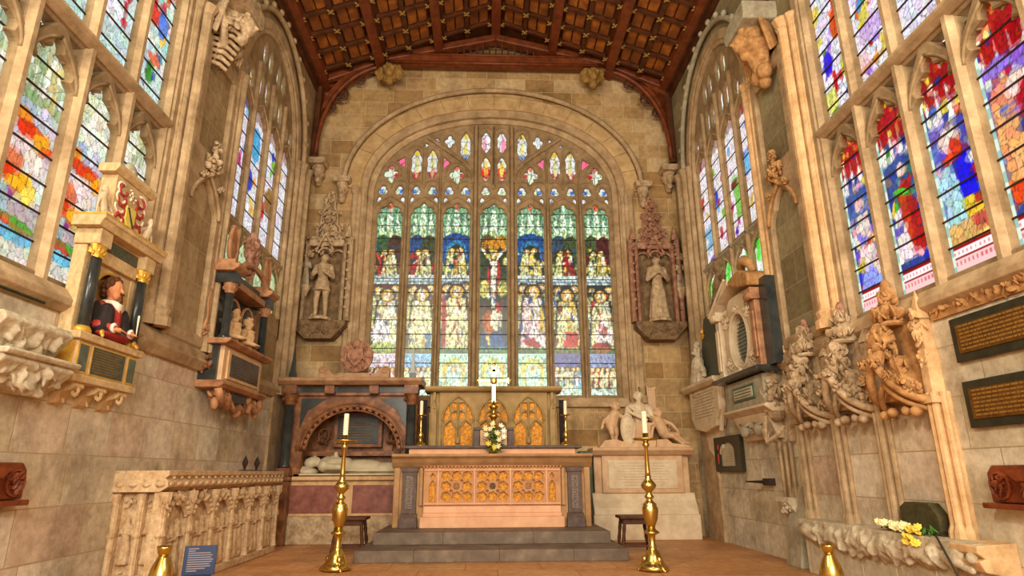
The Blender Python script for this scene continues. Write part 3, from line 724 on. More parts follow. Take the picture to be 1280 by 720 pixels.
def left_paint(k):
    r = random.Random(k + 40)
    p = Pic(.6, 2.25, .010, (214, 224, 214)); z = lambda v: (v - 2.92) / .6
    p.rect(0, 1, z(4.35), z(5.2), (206, 220, 200))
    for q in range(14): p.poly([(r.uniform(0, 1), z(4.4)), (r.uniform(0, 1), z(4.4)), (r.uniform(0, 1), z(5.1))], r.choice([(240, 240, 220), (150, 170, 130), (206, 190, 110)]), .8)
    for q in range(8): x = .08 + q * .12; p.poly([(x, z(4.5)), (x + .05, z(4.5)), (x + .025, z(5.0))], (236, 240, 226))
    p.rect(0, 1, z(3.95), z(4.35), (206, 196, 206)); p.rect(0, .5, z(4.15), z(4.4), (170, 190, 206)) 
    p.ell(.3, z(4.22), .18, .2, (226, 140, 40)); p.ell(.6, z(4.12), .4, .17, (226, 60, 16), -.2); p.ell(.75, z(4.1), .2, .12, (250, 170, 30)); p.ell(.72, z(4.34), .14, .16, (210, 210, 226))
    p.ell(.5, z(3.9), .42, .28, (240, 220, 214)); p.ell(.3, z(3.82), .2, .2, (226, 120, 80)); p.ell(.25, z(3.62), .24, .22, (230, 60, 20)); p.ell(.55, z(3.62), .24, .2, (250, 180, 30)); p.ell(.75, z(3.58), .16, .18, (250, 216, 90)); p.ell(.3, z(3.5), .16, .1, (160, 60, 150))
    p.rect(0, 1, z(3.2), z(3.48), (190, 180, 180)); p.rect(0, .35, z(3.2), z(3.6), (170, 190, 190))
    p.poly([(0, z(3.32)), (1, z(3.26)), (1, z(3.31)), (0, z(3.38))], (90, 170, 60)); p.poly([(0, z(3.27)), (1, z(3.21)), (1, z(3.26)), (0, z(3.32))], (216, 90, 60))
    p.poly([(0, z(3.12)), (1, z(3.10)), (1, z(3.21)), (0, z(3.27))], (120, 196, 226))
    p.rect(0, 1, 0, z(3.12), (226, 222, 206))
    if k == 3:
        p.ell(.5, z(3.7), .4, .2, (214, 170, 60)); p.rect(0, 1, z(3.0), z(3.4), (120, 90, 200), .6); p.ell(.4, z(4.2), .3, .2, (120, 60, 170))
    p.mosaic(.14, keep=.45, lead=.07, var=.12, tint=16)
    h = Pic(.6, 2.6, .010, (196, 222, 216)); z = lambda v: (v - 5.4) / .6
    for q in range(26):
        c = r.choice([(226, 90, 50), (40, 90, 170), (206, 30, 50), (60, 140, 60), (236, 236, 226), (236, 206, 90), (120, 190, 206), (190, 214, 226), (236, 236, 226), (160, 210, 200)])
        h.ell(r.random(), r.uniform(z(5.75), z(7.8)), r.uniform(.05, .16), r.uniform(.06, .3), c, r.uniform(-.6, .6))
    if k == 0: h.ell(.5, z(5.82), .13, .16, (60, 150, 60)); h.ell(.6, z(6.05), .22, .13, (226, 120, 90)); h.ell(.2, z(6.1), .1, .2, (90, 90, 190)); h.ell(.35, z(6.6), .3, .25, (226, 70, 50)); h.ell(.7, z(6.6), .2, .3, (90, 140, 226))
    if k == 1: h.ell(.75, z(6.3), .06, .5, (190, 20, 50)); h.ell(.4, z(6.2), .3, .5, (236, 240, 240))
    h.mosaic(.13, keep=.4, lead=.07, var=.12, tint=18)
    p.put((np.abs(p.U - .5) > .27) & (p.V > (4.98 - 2.92) / .6) & (p.V > (5.22 - 2.92) / .6 - np.abs(p.U - .5)), (44, 36, 26))
    return p, h
def right_paint(k):
    r = random.Random(k + 80)
    p = Pic(.6, 2.25, .010, (40, 60, 160)); z = lambda v: (v - 2.92) / .6
    pal = [(20, 30, 200), (190, 20, 40), (226, 200, 70), (120, 90, 200), (240, 236, 240), (240, 170, 190), (40, 140, 70), (226, 110, 40), (60, 140, 210)]
    for q in range(60): p.ell(r.random(), r.uniform(z(3.2), z(5.0)), r.uniform(.06, .16), r.uniform(.06, .16), r.choice(pal), r.uniform(0, 3))
    # canopy of red and gold with white shafts
    p.rect(0, 1, z(4.62), z(5.15), (176, 20, 30))
    for q in range(16): p.ell(r.random(), r.uniform(z(4.62), z(5.1)), .05, .06, r.choice([(236, 190, 50), (240, 226, 120), (40, 60, 180), (250, 240, 220), (226, 90, 40)]))
    for q in range(4): x = .14 + q * .24; p.poly([(x - .06, z(4.42)), (x + .06, z(4.42)), (x, z(4.82))], (246, 236, 226))
    main = [((236, 206, 200), (120, 140, 230), (190, 120, 60)), ((196, 30, 24), (180, 14, 22), (60, 170, 70)), ((20, 20, 226), (170, 220, 230), (216, 60, 30)), ((240, 220, 210), (226, 170, 110), (226, 80, 30))][k]
    p.rect(0, 1, z(4.0), z(4.42), [(60, 110, 170), (40, 90, 150), (100, 90, 200), (150, 120, 226)][k], .6)
    if k == 0:
        p.poly([(.2, z(3.3)), (.85, z(3.3)), (.75, z(4.1)), (.35, z(4.1))], (240, 216, 206)); p.ell(.55, z(4.2), .15, .15, (236, 190, 190)); p.ell(.6, z(3.8), .24, .08, (130, 140, 236), .6); p.ell(.5, z(3.72), .16, .04, (190, 60, 50), -.4)
        p.poly([(.1, z(3.22)), (.9, z(3.22)), (.8, z(3.5)), (.5, z(3.45))], (150, 160, 246)); p.rect(.7, 1, z(3.45), z(3.55), (196, 190, 40)); p.ell(.15, z(3.35), .12, .1, (220, 60, 60)); p.rect(.0, .12, z(3.4), z(4.0), (60, 120, 60))
    if k == 1:
        p.poly([(.2, z(3.35)), (.62, z(3.35)), (.72, z(4.1)), (.3, z(4.15))], (186, 14, 20)); p.poly([(.45, z(3.4)), (.62, z(3.35)), (.66, z(4.05)), (.5, z(4.0))], (216, 66, 26)); p.ell(.48, z(4.28), .13, .12, (240, 206, 196))
        p.ell(.5, z(4.02), .3, .07, (90, 200, 60), .4); p.poly([(.5, z(3.3)), (.98, z(3.3)), (.9, z(3.7)), (.75, z(3.95))], (240, 226, 226)); p.ell(.1, z(4.1), .12, .3, (40, 80, 210)); p.ell(.78, z(3.9), .05, .1, (80, 190, 60)); p.rect(.7, .95, z(3.6), z(3.68), (110, 90, 190))
    if k == 2:
        p.poly([(.15, z(3.6)), (.5, z(3.5)), (.55, z(3.95)), (.3, z(4.1))], (10, 6, 230)); p.ell(.55, z(4.22), .26, .2, (236, 206, 200)); p.poly([(.2, z(4.05)), (.75, z(4.0)), (.5, z(4.25))], (226, 60, 24)); p.ell(.5, z(4.3), .1, .1, (246, 226, 206))
        p.poly([(.45, z(3.4)), (.95, z(3.3)), (1, z(3.95)), (.6, z(4.0))], (176, 220, 232)); p.rect(.0, .5, z(3.42), z(3.6), (226, 196, 60)); p.rect(.05, .3, z(3.5), z(3.6), (190, 60, 40))
        p.poly([(.0, z(3.2)), (1, z(3.2)), (1, z(3.42)), (.4, z(3.4)), (0, z(3.36))], (226, 190, 110)); p.rect(.1, .4, z(3.26), z(3.4), (216, 90, 70))
    if k == 3:
        p.ell(.6, z(4.25), .32, .26, (232, 150, 110)); p.ell(.4, z(4.3), .2, .2, (246, 220, 206)); p.poly([(.2, z(4.0)), (.5, z(4.0)), (.5, z(4.2)), (.3, z(4.3))], (196, 20, 34)); p.poly([(.5, z(3.45)), (.95, z(3.45)), (.9, z(4.2)), (.55, z(4.2))], (238, 170, 110))
        for q in range(3): p.rect(.5, .8, z(4.02 + q * .06), z(4.04 + q * .06), (120, 110, 200))
        p.rect(.5, .9, z(3.3), z(3.5), (226, 70, 20)); p.ell(.2, z(3.5), .17, .14, (206, 110, 50)); p.rect(.1, .45, z(3.22), z(3.36), (120, 200, 80)); p.ell(.3, z(3.7), .12, .1, (246, 226, 226)); p.ell(.2, z(4.5), .25, .14, (150, 110, 226)); p.ell(.7, z(4.55), .25, .14, (160, 120, 236))
    p.mosaic(.13, keep=.5, lead=.09, var=.15, tint=24)
    p.rect(0, 1, 0, z(3.19), (240, 196, 196)); p.rect(0, 1, z(3.17), z(3.2), (150, 10, 20)); p.rect(0, 1, z(3.1), z(3.17), (250, 232, 232)); p.rect(0, 1, z(3.08), z(3.1), (150, 10, 20))
    for q in range(11): p.rect(.06 + q * .085, .10 + q * .085, z(3.02), z(3.06), (214, 110, 120)); p.rect(.06 + q * .085, .09 + q * .085, z(3.12), z(3.15), (226, 140, 146))
    p.border(.06, (206, 226, 214), (150, 190, 180), .17)
    h = Pic(.6, 2.6, .010, (230, 226, 240)); z = lambda v: (v - 5.4) / .6
    for q in range(30):
        c = r.choice([(196, 30, 40), (30, 30, 220), (240, 240, 246), (240, 200, 210), (226, 90, 30), (170, 120, 226), (226, 210, 90), (90, 150, 210), (240, 240, 246), (60, 150, 60)])
        h.ell(r.random(), r.uniform(z(5.6), z(7.8)), r.uniform(.06, .2), r.uniform(.06, .3), c, r.uniform(-.6, .6))
    if k == 0: h.ell(.75, z(6.25), .16, .3, (30, 0, 220)); h.ell(.2, z(6.0), .16, .25, (206, 206, 60)); h.rect(0, .3, z(6.6), z(7.3), (216, 70, 40)); h.rect(.6, 1, z(5.6), z(5.9), (226, 226, 120)); h.ell(.6, z(5.95), .07, .25, (190, 10, 40))
    if k == 1: h.ell(.6, z(6.75), .2, .4, (90, 220, 20), -.3); h.ell(.5, z(6.1), .4, .25, (216, 190, 240)); h.rect(.3, 1, z(5.65), z(5.74), (226, 140, 40)); h.ell(.3, z(6.5), .2, .2, (240, 190, 206))
    if k == 2: h.poly([(.3, z(6.3)), (1, z(6.1)), (1, z(6.6)), (.2, z(6.6))], (226, 60, 40)); h.ell(.6, z(5.95), .35, .25, (226, 232, 246)); h.ell(.2, z(6.2), .1, .15, (150, 60, 190))
    h.mosaic(.13, keep=.5, lead=.09, var=.15, tint=20); h.rect(0, 1, 0, z(5.5), (246, 236, 230)); h.rect(0, 1, z(5.5), z(5.52), (120, 10, 20))
    p.put((np.abs(p.U - .5) > .27) & (p.V > (4.98 - 2.92) / .6) & (p.V > (5.22 - 2.92) / .6 - np.abs(p.U - .5)), (44, 36, 26))
    return p, h
near_window('window_2', 1, XL, RL, left_paint, 'near left window with pale glass and a band of red and yellow figures', 'iron')
near_window('window_3', -1, XR, RR, right_paint, 'near right window of strong blue, red and violet painted glass', 'iron')

def far_window(name, s, X, rot, label, seed, low):
    w_ = struct(thing(name, label, 'window', (X, 0, 0), rot)); del w_['category']
    a, b = FW; n = 4; pitch = (b - a) / n; lw = pitch - .11
    cs = [b - pitch * (k + .5) for k in range(n)]
    holes = []
    for i, c in enumerate(cs):
        cx = s * c
        inner = i in (1, 2)
        holes.append(arch_pt(cx, lw, 5.10, 7.05, 7.35, 2, .05))
        holes.append(arch_pt(cx, lw, 4.05, 4.66, 4.87, 2, .04))
        for sg in (1, -1):
            hz = 7.5 + (.22 if inner else 0)
            holes.append(lens(cx + sg * .14, 7.78 if inner else 7.62, .19, .56 if inner else .36, amp=.01))
            if inner: holes.append(lens(cx + sg * .14, 8.42, .18, .5, amp=.01))
    ccx = s * (a + b) / 2
    curve_solid('tracery', arch_round(ccx, (b - a) / 2 + .1, 3.9, 7.0, 2.05, p=2.1), holes, .10, 'tracery_stone', w_, bevel=.012, y0=.05)
    m = MB()
    for k in range(n + 1):
        x = s * (b - pitch * k); w = .05
        m.prism([(x - w, .07), (x - w * .4, .0), (x + w * .4, .0), (x + w, .07)], 'z', 3.95, 7.2 + (.0 if k in (0, 4) else .9))
    for c in cs:
        for sg in (1, -1):
            m.tube([(s * c + sg * .34 * (1 - t ** 1.8) ** .9, .045, 7.10 + .34 * t) for t in np.linspace(0, 1, 7)], .022, 5)
            m.tube([(s * c + sg * .34 * (1 - t ** 1.8) ** .9, .045, 4.5 + .40 * t) for t in np.linspace(0, 1, 7)], .022, 5)
    m.obj('mullion', 'dressed_stone', w_)
    x0, x1 = sorted((s * a, s * b))
    t_ = MB().prism([(.0, 4.98), (.0, 5.02), (.09, 5.10), (.2, 5.10), (.2, 4.90), (.08, 4.90)], 'x', x0, x1)
    for k in range(13):
        x = x0 + (x1 - x0) * (k + .5) / 13; t_.ell((x, .08, 4.93), (.06, .05, .06), n=7, m=5)
    t_.obj('transom', 'dressed_stone' if s > 0 else 'grey_stone', w_)
    m = MB()
    for c in cs:
        for z in np.arange(5.4, 7.1, .30): m.box(s * c - .3, s * c + .3, .085, .098, z, z + .014)
    m.obj('saddle_bar', 'iron', w_)
    r = random.Random(seed)
    for i, c in enumerate(cs):
        p = Pic(lw + .06, 2.35, .014, (222, 220, 230) if s > 0 else (232, 226, 230)); z = lambda v: (v - 5.05) / (lw + .06)
        for q in range(16):
            cc = r.choice([(200, 30, 50), (40, 60, 200), (110, 190, 50), (226, 180, 60), (236, 236, 240), (236, 236, 240), (190, 30, 120), (120, 180, 226)])
            p.ell(r.random(), r.uniform(.2, p.H), r.uniform(.04, .12), r.uniform(.06, .2), cc, r.uniform(-.5, .5))
        p.rect(0, 1, z(7.1), z(7.4), (120, 70, 50), .5)
        if s > 0 and i == 2: p.ell(.4, z(6.0), .25, .3, (10, 60, 190)); p.ell(.6, z(6.7), .3, .5, (60, 170, 220)); p.ell(.75, z(6.0), .14, .12, (226, 150, 40))
        if s > 0 and i == 1: p.ell(.3, z(6.5), .2, .3, (60, 190, 220)); p.ell(.4, z(5.7), .2, .3, (200, 20, 60)); p.ell(.8, z(6.0), .3, .4, (150, 110, 60))
        if s > 0 and i == 0: p.ell(.3, z(5.8), .14, .2, (60, 50, 140))
        if s > 0 and i == 3: p.ell(.4, z(6.4), .2, .5, (150, 40, 60))
        if s < 0 and i == 3: p.rect(0, 1, z(6.0), z(6.45), (110, 110, 226)); p.ell(.2, z(6.2), .3, .3, (120, 190, 236)); p.rect(.7, 1, z(6.0), z(6.6), (60, 50, 226))
        if s < 0 and i == 2: p.rect(.3, 1, z(5.4), z(6.2), (110, 200, 60), .8); p.ell(.3, z(6.1), .2, .12, (120, 20, 40)); p.ell(.2, z(5.2), .12, .1, (70, 10, 170))
        if s < 0 and i == 1: p.ell(.75, z(5.3), .25, .14, (176, 20, 150)); p.ell(.3, z(6.1), .12, .1, (170, 40, 80))
        if s < 0 and i == 0: p.rect(.2, .8, z(5.4), z(5.8), (130, 190, 220)); p.ell(.4, z(5.1), .2, .1, (80, 40, 190))
        p.mosaic(.16, keep=.4, lead=.07, var=.08, tint=10)
        glass(p, s * c - lw / 2 - .03, 5.05, .11, w_, 'glass_side')
        q_ = Pic(lw + .06, .85, .02, low); 
        if low[1] > 150 and s < 0:
            q_.I[:] = (236, 240, 236)
            for t in range(5): q_.ell(r.random(), r.uniform(0, 1.4), .12, .4, (90, 226, 60), r.uniform(-.4, .4))
        q_.mosaic(.22, keep=.4, lead=.07, var=.1, tint=10)
        glass(q_, s * c - lw / 2 - .03, 4.02, .11, w_, 'glass_side')
    tp_ = Pic(b - a, 1.5, .03, (240, 244, 230)); tp_.mosaic(.04, keep=.3, var=.2, tint=30)
    glass(tp_, x0, 7.45, .11, w_, 'glass_side', 'tracery_glass')
    return w_
far_window('window_4', 1, XL, RL, 'far left window of pale glass behind the double bust monument', 5, (190, 206, 160))
far_window('window_5', -1, XR, RR, 'far right window of pale glass with green lights at its foot', 9, (150, 230, 120))

# mouldings, piers, string courses on the side walls
def side_trims(s, X, rot, base_n, side):
    L = (X, 0, 0); st_ = 'dressed_stone'
    cf = s * (FW[0] + FW[1]) / 2; hf = (FW[1] - FW[0]) / 2
    struct(ring('trim_%d' % base_n, cf, hf - .03, 7.0, 1.93, 3.98, .12, .10, -.012, st_, L, rot), 'inner moulded order of the far %s window' % side)
    struct(ring('trim_%d' % (base_n + 1), cf, hf + .06, 7.02, 1.98, 3.6, .20, .10, -.04, st_, L, rot), 'outer moulded order of the far %s window' % side)
    m = MB().tube([(cf + (hf + .32) * math.cos(t), -.08, 7.3 + 2.05 * math.sin(t) ** .9) for t in np.linspace(0, PI, 40)], .05, 8)
    for t in np.linspace(.25, PI - .25, 13): m.ell((cf + (hf + .40) * math.cos(t), -.1, 7.33 + 2.12 * math.sin(t)), (.07, .05, .06), n=7, m=5)
    struct(m.obj('trim_%d' % (base_n + 2), 'grey_stone' if s < 0 else 'dressed_stone', loc=L, rot=(0, 0, rot), smooth=True), 'crested hood moulding of the far %s window' % side)
    cn = s * (NW[0] + NW[1]) / 2; hn = (NW[1] - NW[0]) / 2
    struct(ring('trim_%d' % (base_n + 3), cn, hn - .0, 7.4, 1.7, 2.86, .16, .14, -.02, st_, L, rot, p=2.2), 'moulded arch round the near %s window' % side)
    # clustered shafts between the windows
    m = MB()
    def sh(y, r, z0, z1, d=-.03):
        m.lathe([(r * 1.7, z0), (r * 1.7, z0 + .10), (r * 1.25, z0 + .14), (r * 1.5, z0 + .2), (r, z0 + .25), (r, z1 - .18), (r * 1.2, z1 - .16), (r, z1 - .12), (r * 1.7, z1)], 10, c=(s * y, d, 0))
    for y, r, d in ((7.12, .055, -.03), (7.26, .085, -.08), (7.40, .055, -.03)): sh(y, r, 2.86, 7.35, d)
    x0, x1 = sorted((s * 7.06, s * 7.48)); m.box(x0, x1, -.05, .1, 2.86, 7.3)
    for y, r, d in ((8.56, .05, -.04), (8.67, .06, -.07)): sh(y, r, 2.80, 7.25, d)
    x0, x1 = sorted((s * 8.50, s * 8.74)); m.box(x0, x1, -.04, .1, 2.8, 7.2)
    o = m.obj('trim_%d' % (base_n + 4), 'warm_stone' if s < 0 else 'dressed_stone', loc=L, rot=(0, 0, rot))  # right shafts take a warmer stone: orange lamplight put into their colour
    struct(o, 'clustered shafts between the two %s windows' % side)
    m = MB()
    for y, r, d in ((11.68, .055, -.04), (11.82, .08, -.09), (12.1, .09, -.1), (12.3, .06, -.06)): 
        m.lathe([(r * 1.5, 2.6), (r, 2.75), (r, 7.2), (r * 1.5, 7.35)], 10, c=(s * y, d, 0))
    x0, x1 = sorted((s * 11.62, s * 12.4)); m.box(x0, x1, -.05, .1, 0, 7.3)
    struct(m.obj('trim_%d' % (base_n + 5), 'dressed_stone', loc=L, rot=(0, 0, rot)), 'corner shafts at the east end of the %s wall' % side)
    # blind panel
    px0, px1 = sorted((s * 7.46, s * 8.52)); c = (px0 + px1) / 2
    lo = arch_pt(c, .78, 3.0, 4.65, 5.08, 1, .06); up = rect(c - .39, c + .39, 5.42, 6.95)
    up = [(c - .39, 5.62), (c, 5.35), (c + .39, 5.62), (c + .39, 6.85), (c - .39, 6.85)] if False else rect(c - .39, c + .39, 5.5, 6.9)
    struct(curve_solid('trim_%d' % (base_n + 6), rect(px0, px1, 2.82, 7.15), [lo, up], .09, st_, bevel=.025, y0=-.075, loc=L, rot=rot), 'blind panelling between the two %s windows' % side)
    # string course below windows, and sill
    m = MB()
    for ya, yb, z in ((-7, 8.75, 2.80),):
        x0, x1 = sorted((s * ya, s * yb)); m.prism([(-.10, z - .10), (-.10, z - .04), (-.02, z + .07), (.12, z + .07), (.1, z - .16), (-.02, z - .16)], 'x', x0, x1)
    x0, x1 = sorted((s * 7.0, s * 12.5)); m.prism([(-.13, 2.66), (-.02, 2.80), (.1, 2.80), (.1, 2.55), (-.05, 2.55)], 'x', x0, x1)
    struct(m.obj('trim_%d' % (base_n + 7), 'dressed_stone', loc=L, rot=(0, 0, rot), bevel=.008), 'string course along the %s wall below the windows' % side)
    # wall plate
    x0, x1 = sorted((s * -7, s * 12.8))
    m = MB().box(x0, x1, -.06, .1, 9.55, 9.7); m.box(x0, x1, -.14, .1, 9.7, 9.82)
    struct(m.obj('trim_%d' % (base_n + 8), 'oak_dark', loc=L, rot=(0, 0, rot), bevel=.02), 'timber wall plate at the top of the %s wall' % side)
side_trims(1, XL, RL, 10, 'left')
side_trims(-1, XR, RR, 20, 'right')

# ------------------------------------------------------------------ roof
ce = MB()
SL = math.atan2(1.5, 4.1)
def zr(x): return 11.3 - abs(x) * 1.5 / 4.1
ce.add([(-4.5, -7, zr(4.5) + .12), (0, -7, 11.42), (0, 13.3, 11.42), (-4.5, 13.3, zr(4.5) + .12), (4.5, -7, zr(4.5) + .12), (4.5, 13.3, zr(4.5) + .12),
        (-4.5, -7, zr(4.5) + .4), (0, -7, 11.7), (0, 13.3, 11.7), (-4.5, 13.3, zr(4.5) + .4), (4.5, -7, zr(4.5) + .4), (4.5, 13.3, zr(4.5) + .4)],
       [(0, 3, 2, 1), (1, 2, 5, 4), (6, 7, 8, 9), (7, 10, 11, 8), (0, 1, 7, 6), (1, 4, 10, 7), (3, 9, 8, 2), (2, 8, 11, 5), (0, 6, 9, 3), (4, 5, 11, 10)])
ceil = struct(ce.obj('ceiling', 'oak_dark'))
def slope_box(m, xa, xb, ya, yb, h0, h1):
    """box between |x|=xa..xb on a slope, h below the ceiling plane"""
    sg = 1 if xa + xb >= 0 else -1
    vs = [(x, y, zr(x) + h) for x in (xa, xb) for y in (ya, yb) for h in (h0, h1)]
    m.add(vs, [(0, 1, 3, 2), (4, 6, 7, 5), (0, 4, 5, 1), (2, 3, 7, 6), (0, 2, 6, 4), (1, 5, 7, 3)])
for x in (0,):
    MB().prism([(-.11, zr(0) - .16), (.11, zr(0) - .16), (.11, zr(0) + .1), (-.11, zr(0) + .1)], 'y', -3, 12.75).obj('purlin', 'oak_red', ceil, bevel=.03)
for x in (-1.33, 1.33, -2.66, 2.66, -3.93, 3.93):
    m = MB(); slope_box(m, x - .10, x + .10, -3, 12.75, -.12, .13); m.obj('purlin', 'oak_red', ceil, bevel=.03)
ribs, boards = MB(), MB(); bosspos = []
ys = [12.15 - .56 * k for k in range(10)]
for sg in (1, -1):
    for b in range(3):
        xa, xb = sg * (1.33 * b + .13), sg * (1.33 * (b + 1) - .13)
        xm = (xa + xb) / 2
        slope_box(ribs, min(xm, xm) - .045, xm + .045, 6.2, 12.4, -.02, .13)
        for y in ys:
            slope_box(ribs, min(xa, xb), max(xa, xb), y - .03, y + .03, -.01, .13)
            for xx in (xa, xm, xb): bosspos.append((xx, y))
            for (u0, u1) in ((xa, xm), (xm, xb)):
                u0, u1 = min(u0, u1) + .05, max(u0, u1) - .05
                for q in range(2):
                    v0 = u0 + (u1 - u0) * q / 2 + .012; v1 = u0 + (u1 - u0) * (q + 1) / 2 - .012
                    slope_box(boards, v0, v1, y - .51, y - .05, .05, .13)
ribs.obj('rib', 'oak_dark', ceil)
boards.obj('coffer_board', 'roof_board', ceil, bevel=.025)
def boss_mesh():
    m = MB()
    for k in range(4):
        a = PI / 4 + k * PI / 2; m.ell((.05 * math.cos(a), .05 * math.sin(a), 0), (.042, .026, .02), (0, 0, a), 8, 5)
    m.ell((0, 0, -.01), .03, n=8, m=5); return m
b0 = boss_mesh().obj('carved_boss', 'boss_gold', ceil, smooth=True)
stuff = MB(); first = True
for x, y in sorted(bosspos, key=lambda p: -p[1]):
    z = zr(x) - .045
    if y > 9.7 and (y > 9.9):
        pass
    if first: b0.location = (x, y, z); first = False; cnt = 1; continue
    if cnt < 99:
        o = b0.copy(); C.objects.link(o); o.parent = ceil; o.location = (x, y, z); cnt += 1
    else:
        for k in range(4):
            a = PI / 4 + k * PI / 2; stuff.ell((x + .05 * math.cos(a), y + .05 * math.sin(a), z), (.05, .03, .022), (0, 0, a), 6, 4)
so = stuff.obj('carved_bosses', 'boss_gold', ceil); so['kind'] = 'stuff'

def truss(label):
    t = thing('roof_truss', label, 'roof truss')
    MB().box(-2.45, 2.4, -.11, .11, 10.33, 10.62).obj('collar_beam', 'oak_red', t, bevel=.04)
    m = MB(); m.tube([(-2.45, -.12, 10.36), (2.4, -.12, 10.36)], .035, 6); m.tube([(-2.45, -.12, 10.58), (2.4, -.12, 10.58)], .025, 6); m.obj('beam_moulding', 'oak_red', t, smooth=True)
    for sg in (1, -1):
        m = MB(); m.prism([(sg * .0, 11.02), (sg * 2.5, 10.42), (sg * 4.08, 9.72), (sg * 4.08, 9.98), (sg * 2.5, 10.62), (sg * .0, 11.2)], 'y', -.12, .12)
        m.obj('principal_rafter', 'oak_red', t, bevel=.03)
        # arched brace with carved spandrel
        arc = [(sg * (2.35 + 1.62 * math.sin(a)), 7.95 + 2.3 * math.cos(a) ** .85 if a < PI / 2 - .01 else 7.95) for a in np.linspace(0.0, PI / 2, 16)]
        out = [(x, z) for x, z in arc] + [(sg * 4.08, 7.95), (sg * 4.08, 9.75), (sg * 2.35, 10.42)]
        inn = [(sg * (2.75 + 1.2 * math.sin(a)), 8.6 + 1.52 * math.cos(a) ** .9 + .12) for a in np.linspace(0.12, 1.45, 9)] + [(sg * 3.95, 9.6), (sg * 2.8, 10.2)]
        curve_solid('arch_brace', out, [inn], .16, 'oak_red', t, bevel=.02, y0=-.08)
        MB().tube([(x, -.08, z + .04) for x, z in arc], .05, 6).obj('brace_moulding', 'oak_red', t, smooth=True)
        m = MB()
        for cx, cz, r in ((3.55, 9.55, .17), (3.75, 9.2, .11), (3.15, 9.95, .13), (2.9, 10.2, .08)):
            for k in range(4):
                a = k * PI / 2 + .4; m.tube([(sg * cx + r * .5 * math.cos(a) + r * .45 * math.cos(b), 0, cz + r * .5 * math.sin(a) + r * .45 * math.sin(b)) for b in np.linspace(0, 2 * PI, 9)[:-1]], .018, 5, closed=True)
            m.tube([(sg * cx + r * math.cos(b), 0, cz + r * math.sin(b)) for b in np.linspace(0, 2 * PI, 13)[:-1]], .02, 5, closed=True)
        m.box(*sorted((sg * 2.7, sg * 4.05)), .02, .04, 8.9, 10.2) if False else None
        m.obj('spandrel_carving', 'oak_dark', t)
        w_ = MB().box(*sorted((sg * 3.96, sg * 4.09)), -.1, .1, 7.9, 9.7).obj('wall_post', 'oak_dark', t, bevel=.02)
    m = MB()
    for k in range(13):
        x = -.9 + k * .15; h = 11.05 - abs(x) * .24
        m.prism([(x - .02, -.03), (x + .02, -.03), (x + .02, .03), (x - .02, .03)], 'z', 10.6, h)
        m.tube([(x + .075 + .075 * math.cos(a), 0, 10.78 + .06 * math.sin(a)) for a in np.linspace(0, PI, 6)], .014, 4)
    m.obj('pierced_strut', 'oak_dark', t)
    return t
t1 = truss('dark red timber truss against the east wall above the great window'); t1.location = (0, 12.55, 0)
t2 = copy_tree(t1); t2.location = (0, 7.75, 0); t2['label'] = 'nearer roof truss standing on the two large wall corbels'
# ------------------------------------------------------------------ sculpture helpers (all face -Y)
def head(m, c, r, hair=True, turn=0.0, tilt=0.0):
    c = Vector(c); R = Euler((tilt, 0, turn)).to_matrix()
    P = lambda x, y, z: c + R @ Vector((x * r, y * r, z * r))
    m.ell(P(0, 0, .1), (r * .78, r * .9, r * 1.0), (tilt, 0, turn), 12, 9)
    m.ell(P(0, -.35, -.45), (r * .55, r * .5, r * .55), (tilt, 0, turn), 10, 7)      # jaw
    m.cap(P(0, -.85, .12), P(0, -1.05, -.18), r * .10, r * .15, 6)                    # nose
    m.ell(P(0, -.80, -.42), (r * .24, r * .14, r * .09), (tilt, 0, turn), 8, 5)         # mouth
    for s in (1, -1):
        m.ell(P(s * .32, -.72, .24), (r * .22, r * .14, r * .09), (tilt, 0, turn), 7, 5) # brow
        m.ell(P(s * .80, .0, -.02), (r * .12, r * .2, r * .26), (tilt, 0, turn), 7, 5)   # ear
    m.cap(P(0, .15, -.6), P(0, .2, -1.35), r * .48, r * .55, 8)
def hair_on(m, c, r, seed=0, turn=0.0, curls=18, low=-.3):
    R = random.Random(seed); c = Vector(c); Q = Euler((0, 0, turn)).to_matrix()
    for _ in range(curls):
        a = R.uniform(0, 2 * PI); z = R.uniform(low, 1.0); q = math.sqrt(max(0, 1 - z * z))
        v = Vector((q * math.cos(a), q * math.sin(a), z))
        if v.y < -.45 and z < .55: continue
        m.ell(c + Q @ Vector((v.x * r * .85, v.y * r * .95, r * .1 + v.z * r * 1.0)), r * R.uniform(.22, .34), n=7, m=5)
def hand(m, wrist, direction, side, L, spread=.16, curl=.35, normal=(0, 0, 1)):
    """palm, four unequal bent fingers and a side thumb; L = hand length"""
    w = Vector(wrist); d = Vector(direction).normalized(); n_ = Vector(normal); n_ = (n_ - d * n_.dot(d)).normalized(); u = d.cross(n_) * side
    m.cap(w, w + d * L * .42, L * .17, L * .20, 8); m.cap(w + u * L * .10, w + d * L * .44 + u * L * .13, L * .11, L * .11, 6); m.cap(w - u * L * .10, w + d * L * .44 - u * L * .13, L * .11, L * .11, 6)
    for k, (o, ln) in enumerate(((-.20, .36), (-.07, .46), (.07, .50), (.20, .44))):
        b = w + d * L * .46 + u * L * o; q = d + u * (o * spread * 2)
        p1 = b + q * L * ln * .55; p2 = p1 + (q - n_ * curl).normalized() * L * ln * .5
        m.cap(b, p1, L * .062, L * .056, 6); m.cap(p1, p2, L * .056, L * .045, 6)
    b = w + d * L * .14 + u * L * .18
    p1 = b + (d * .7 + u * .8).normalized() * L * .28; m.cap(b, p1, L * .08, L * .065, 6); m.cap(p1, p1 + (d + u * .1).normalized() * L * .2, L * .062, L * .05, 6)
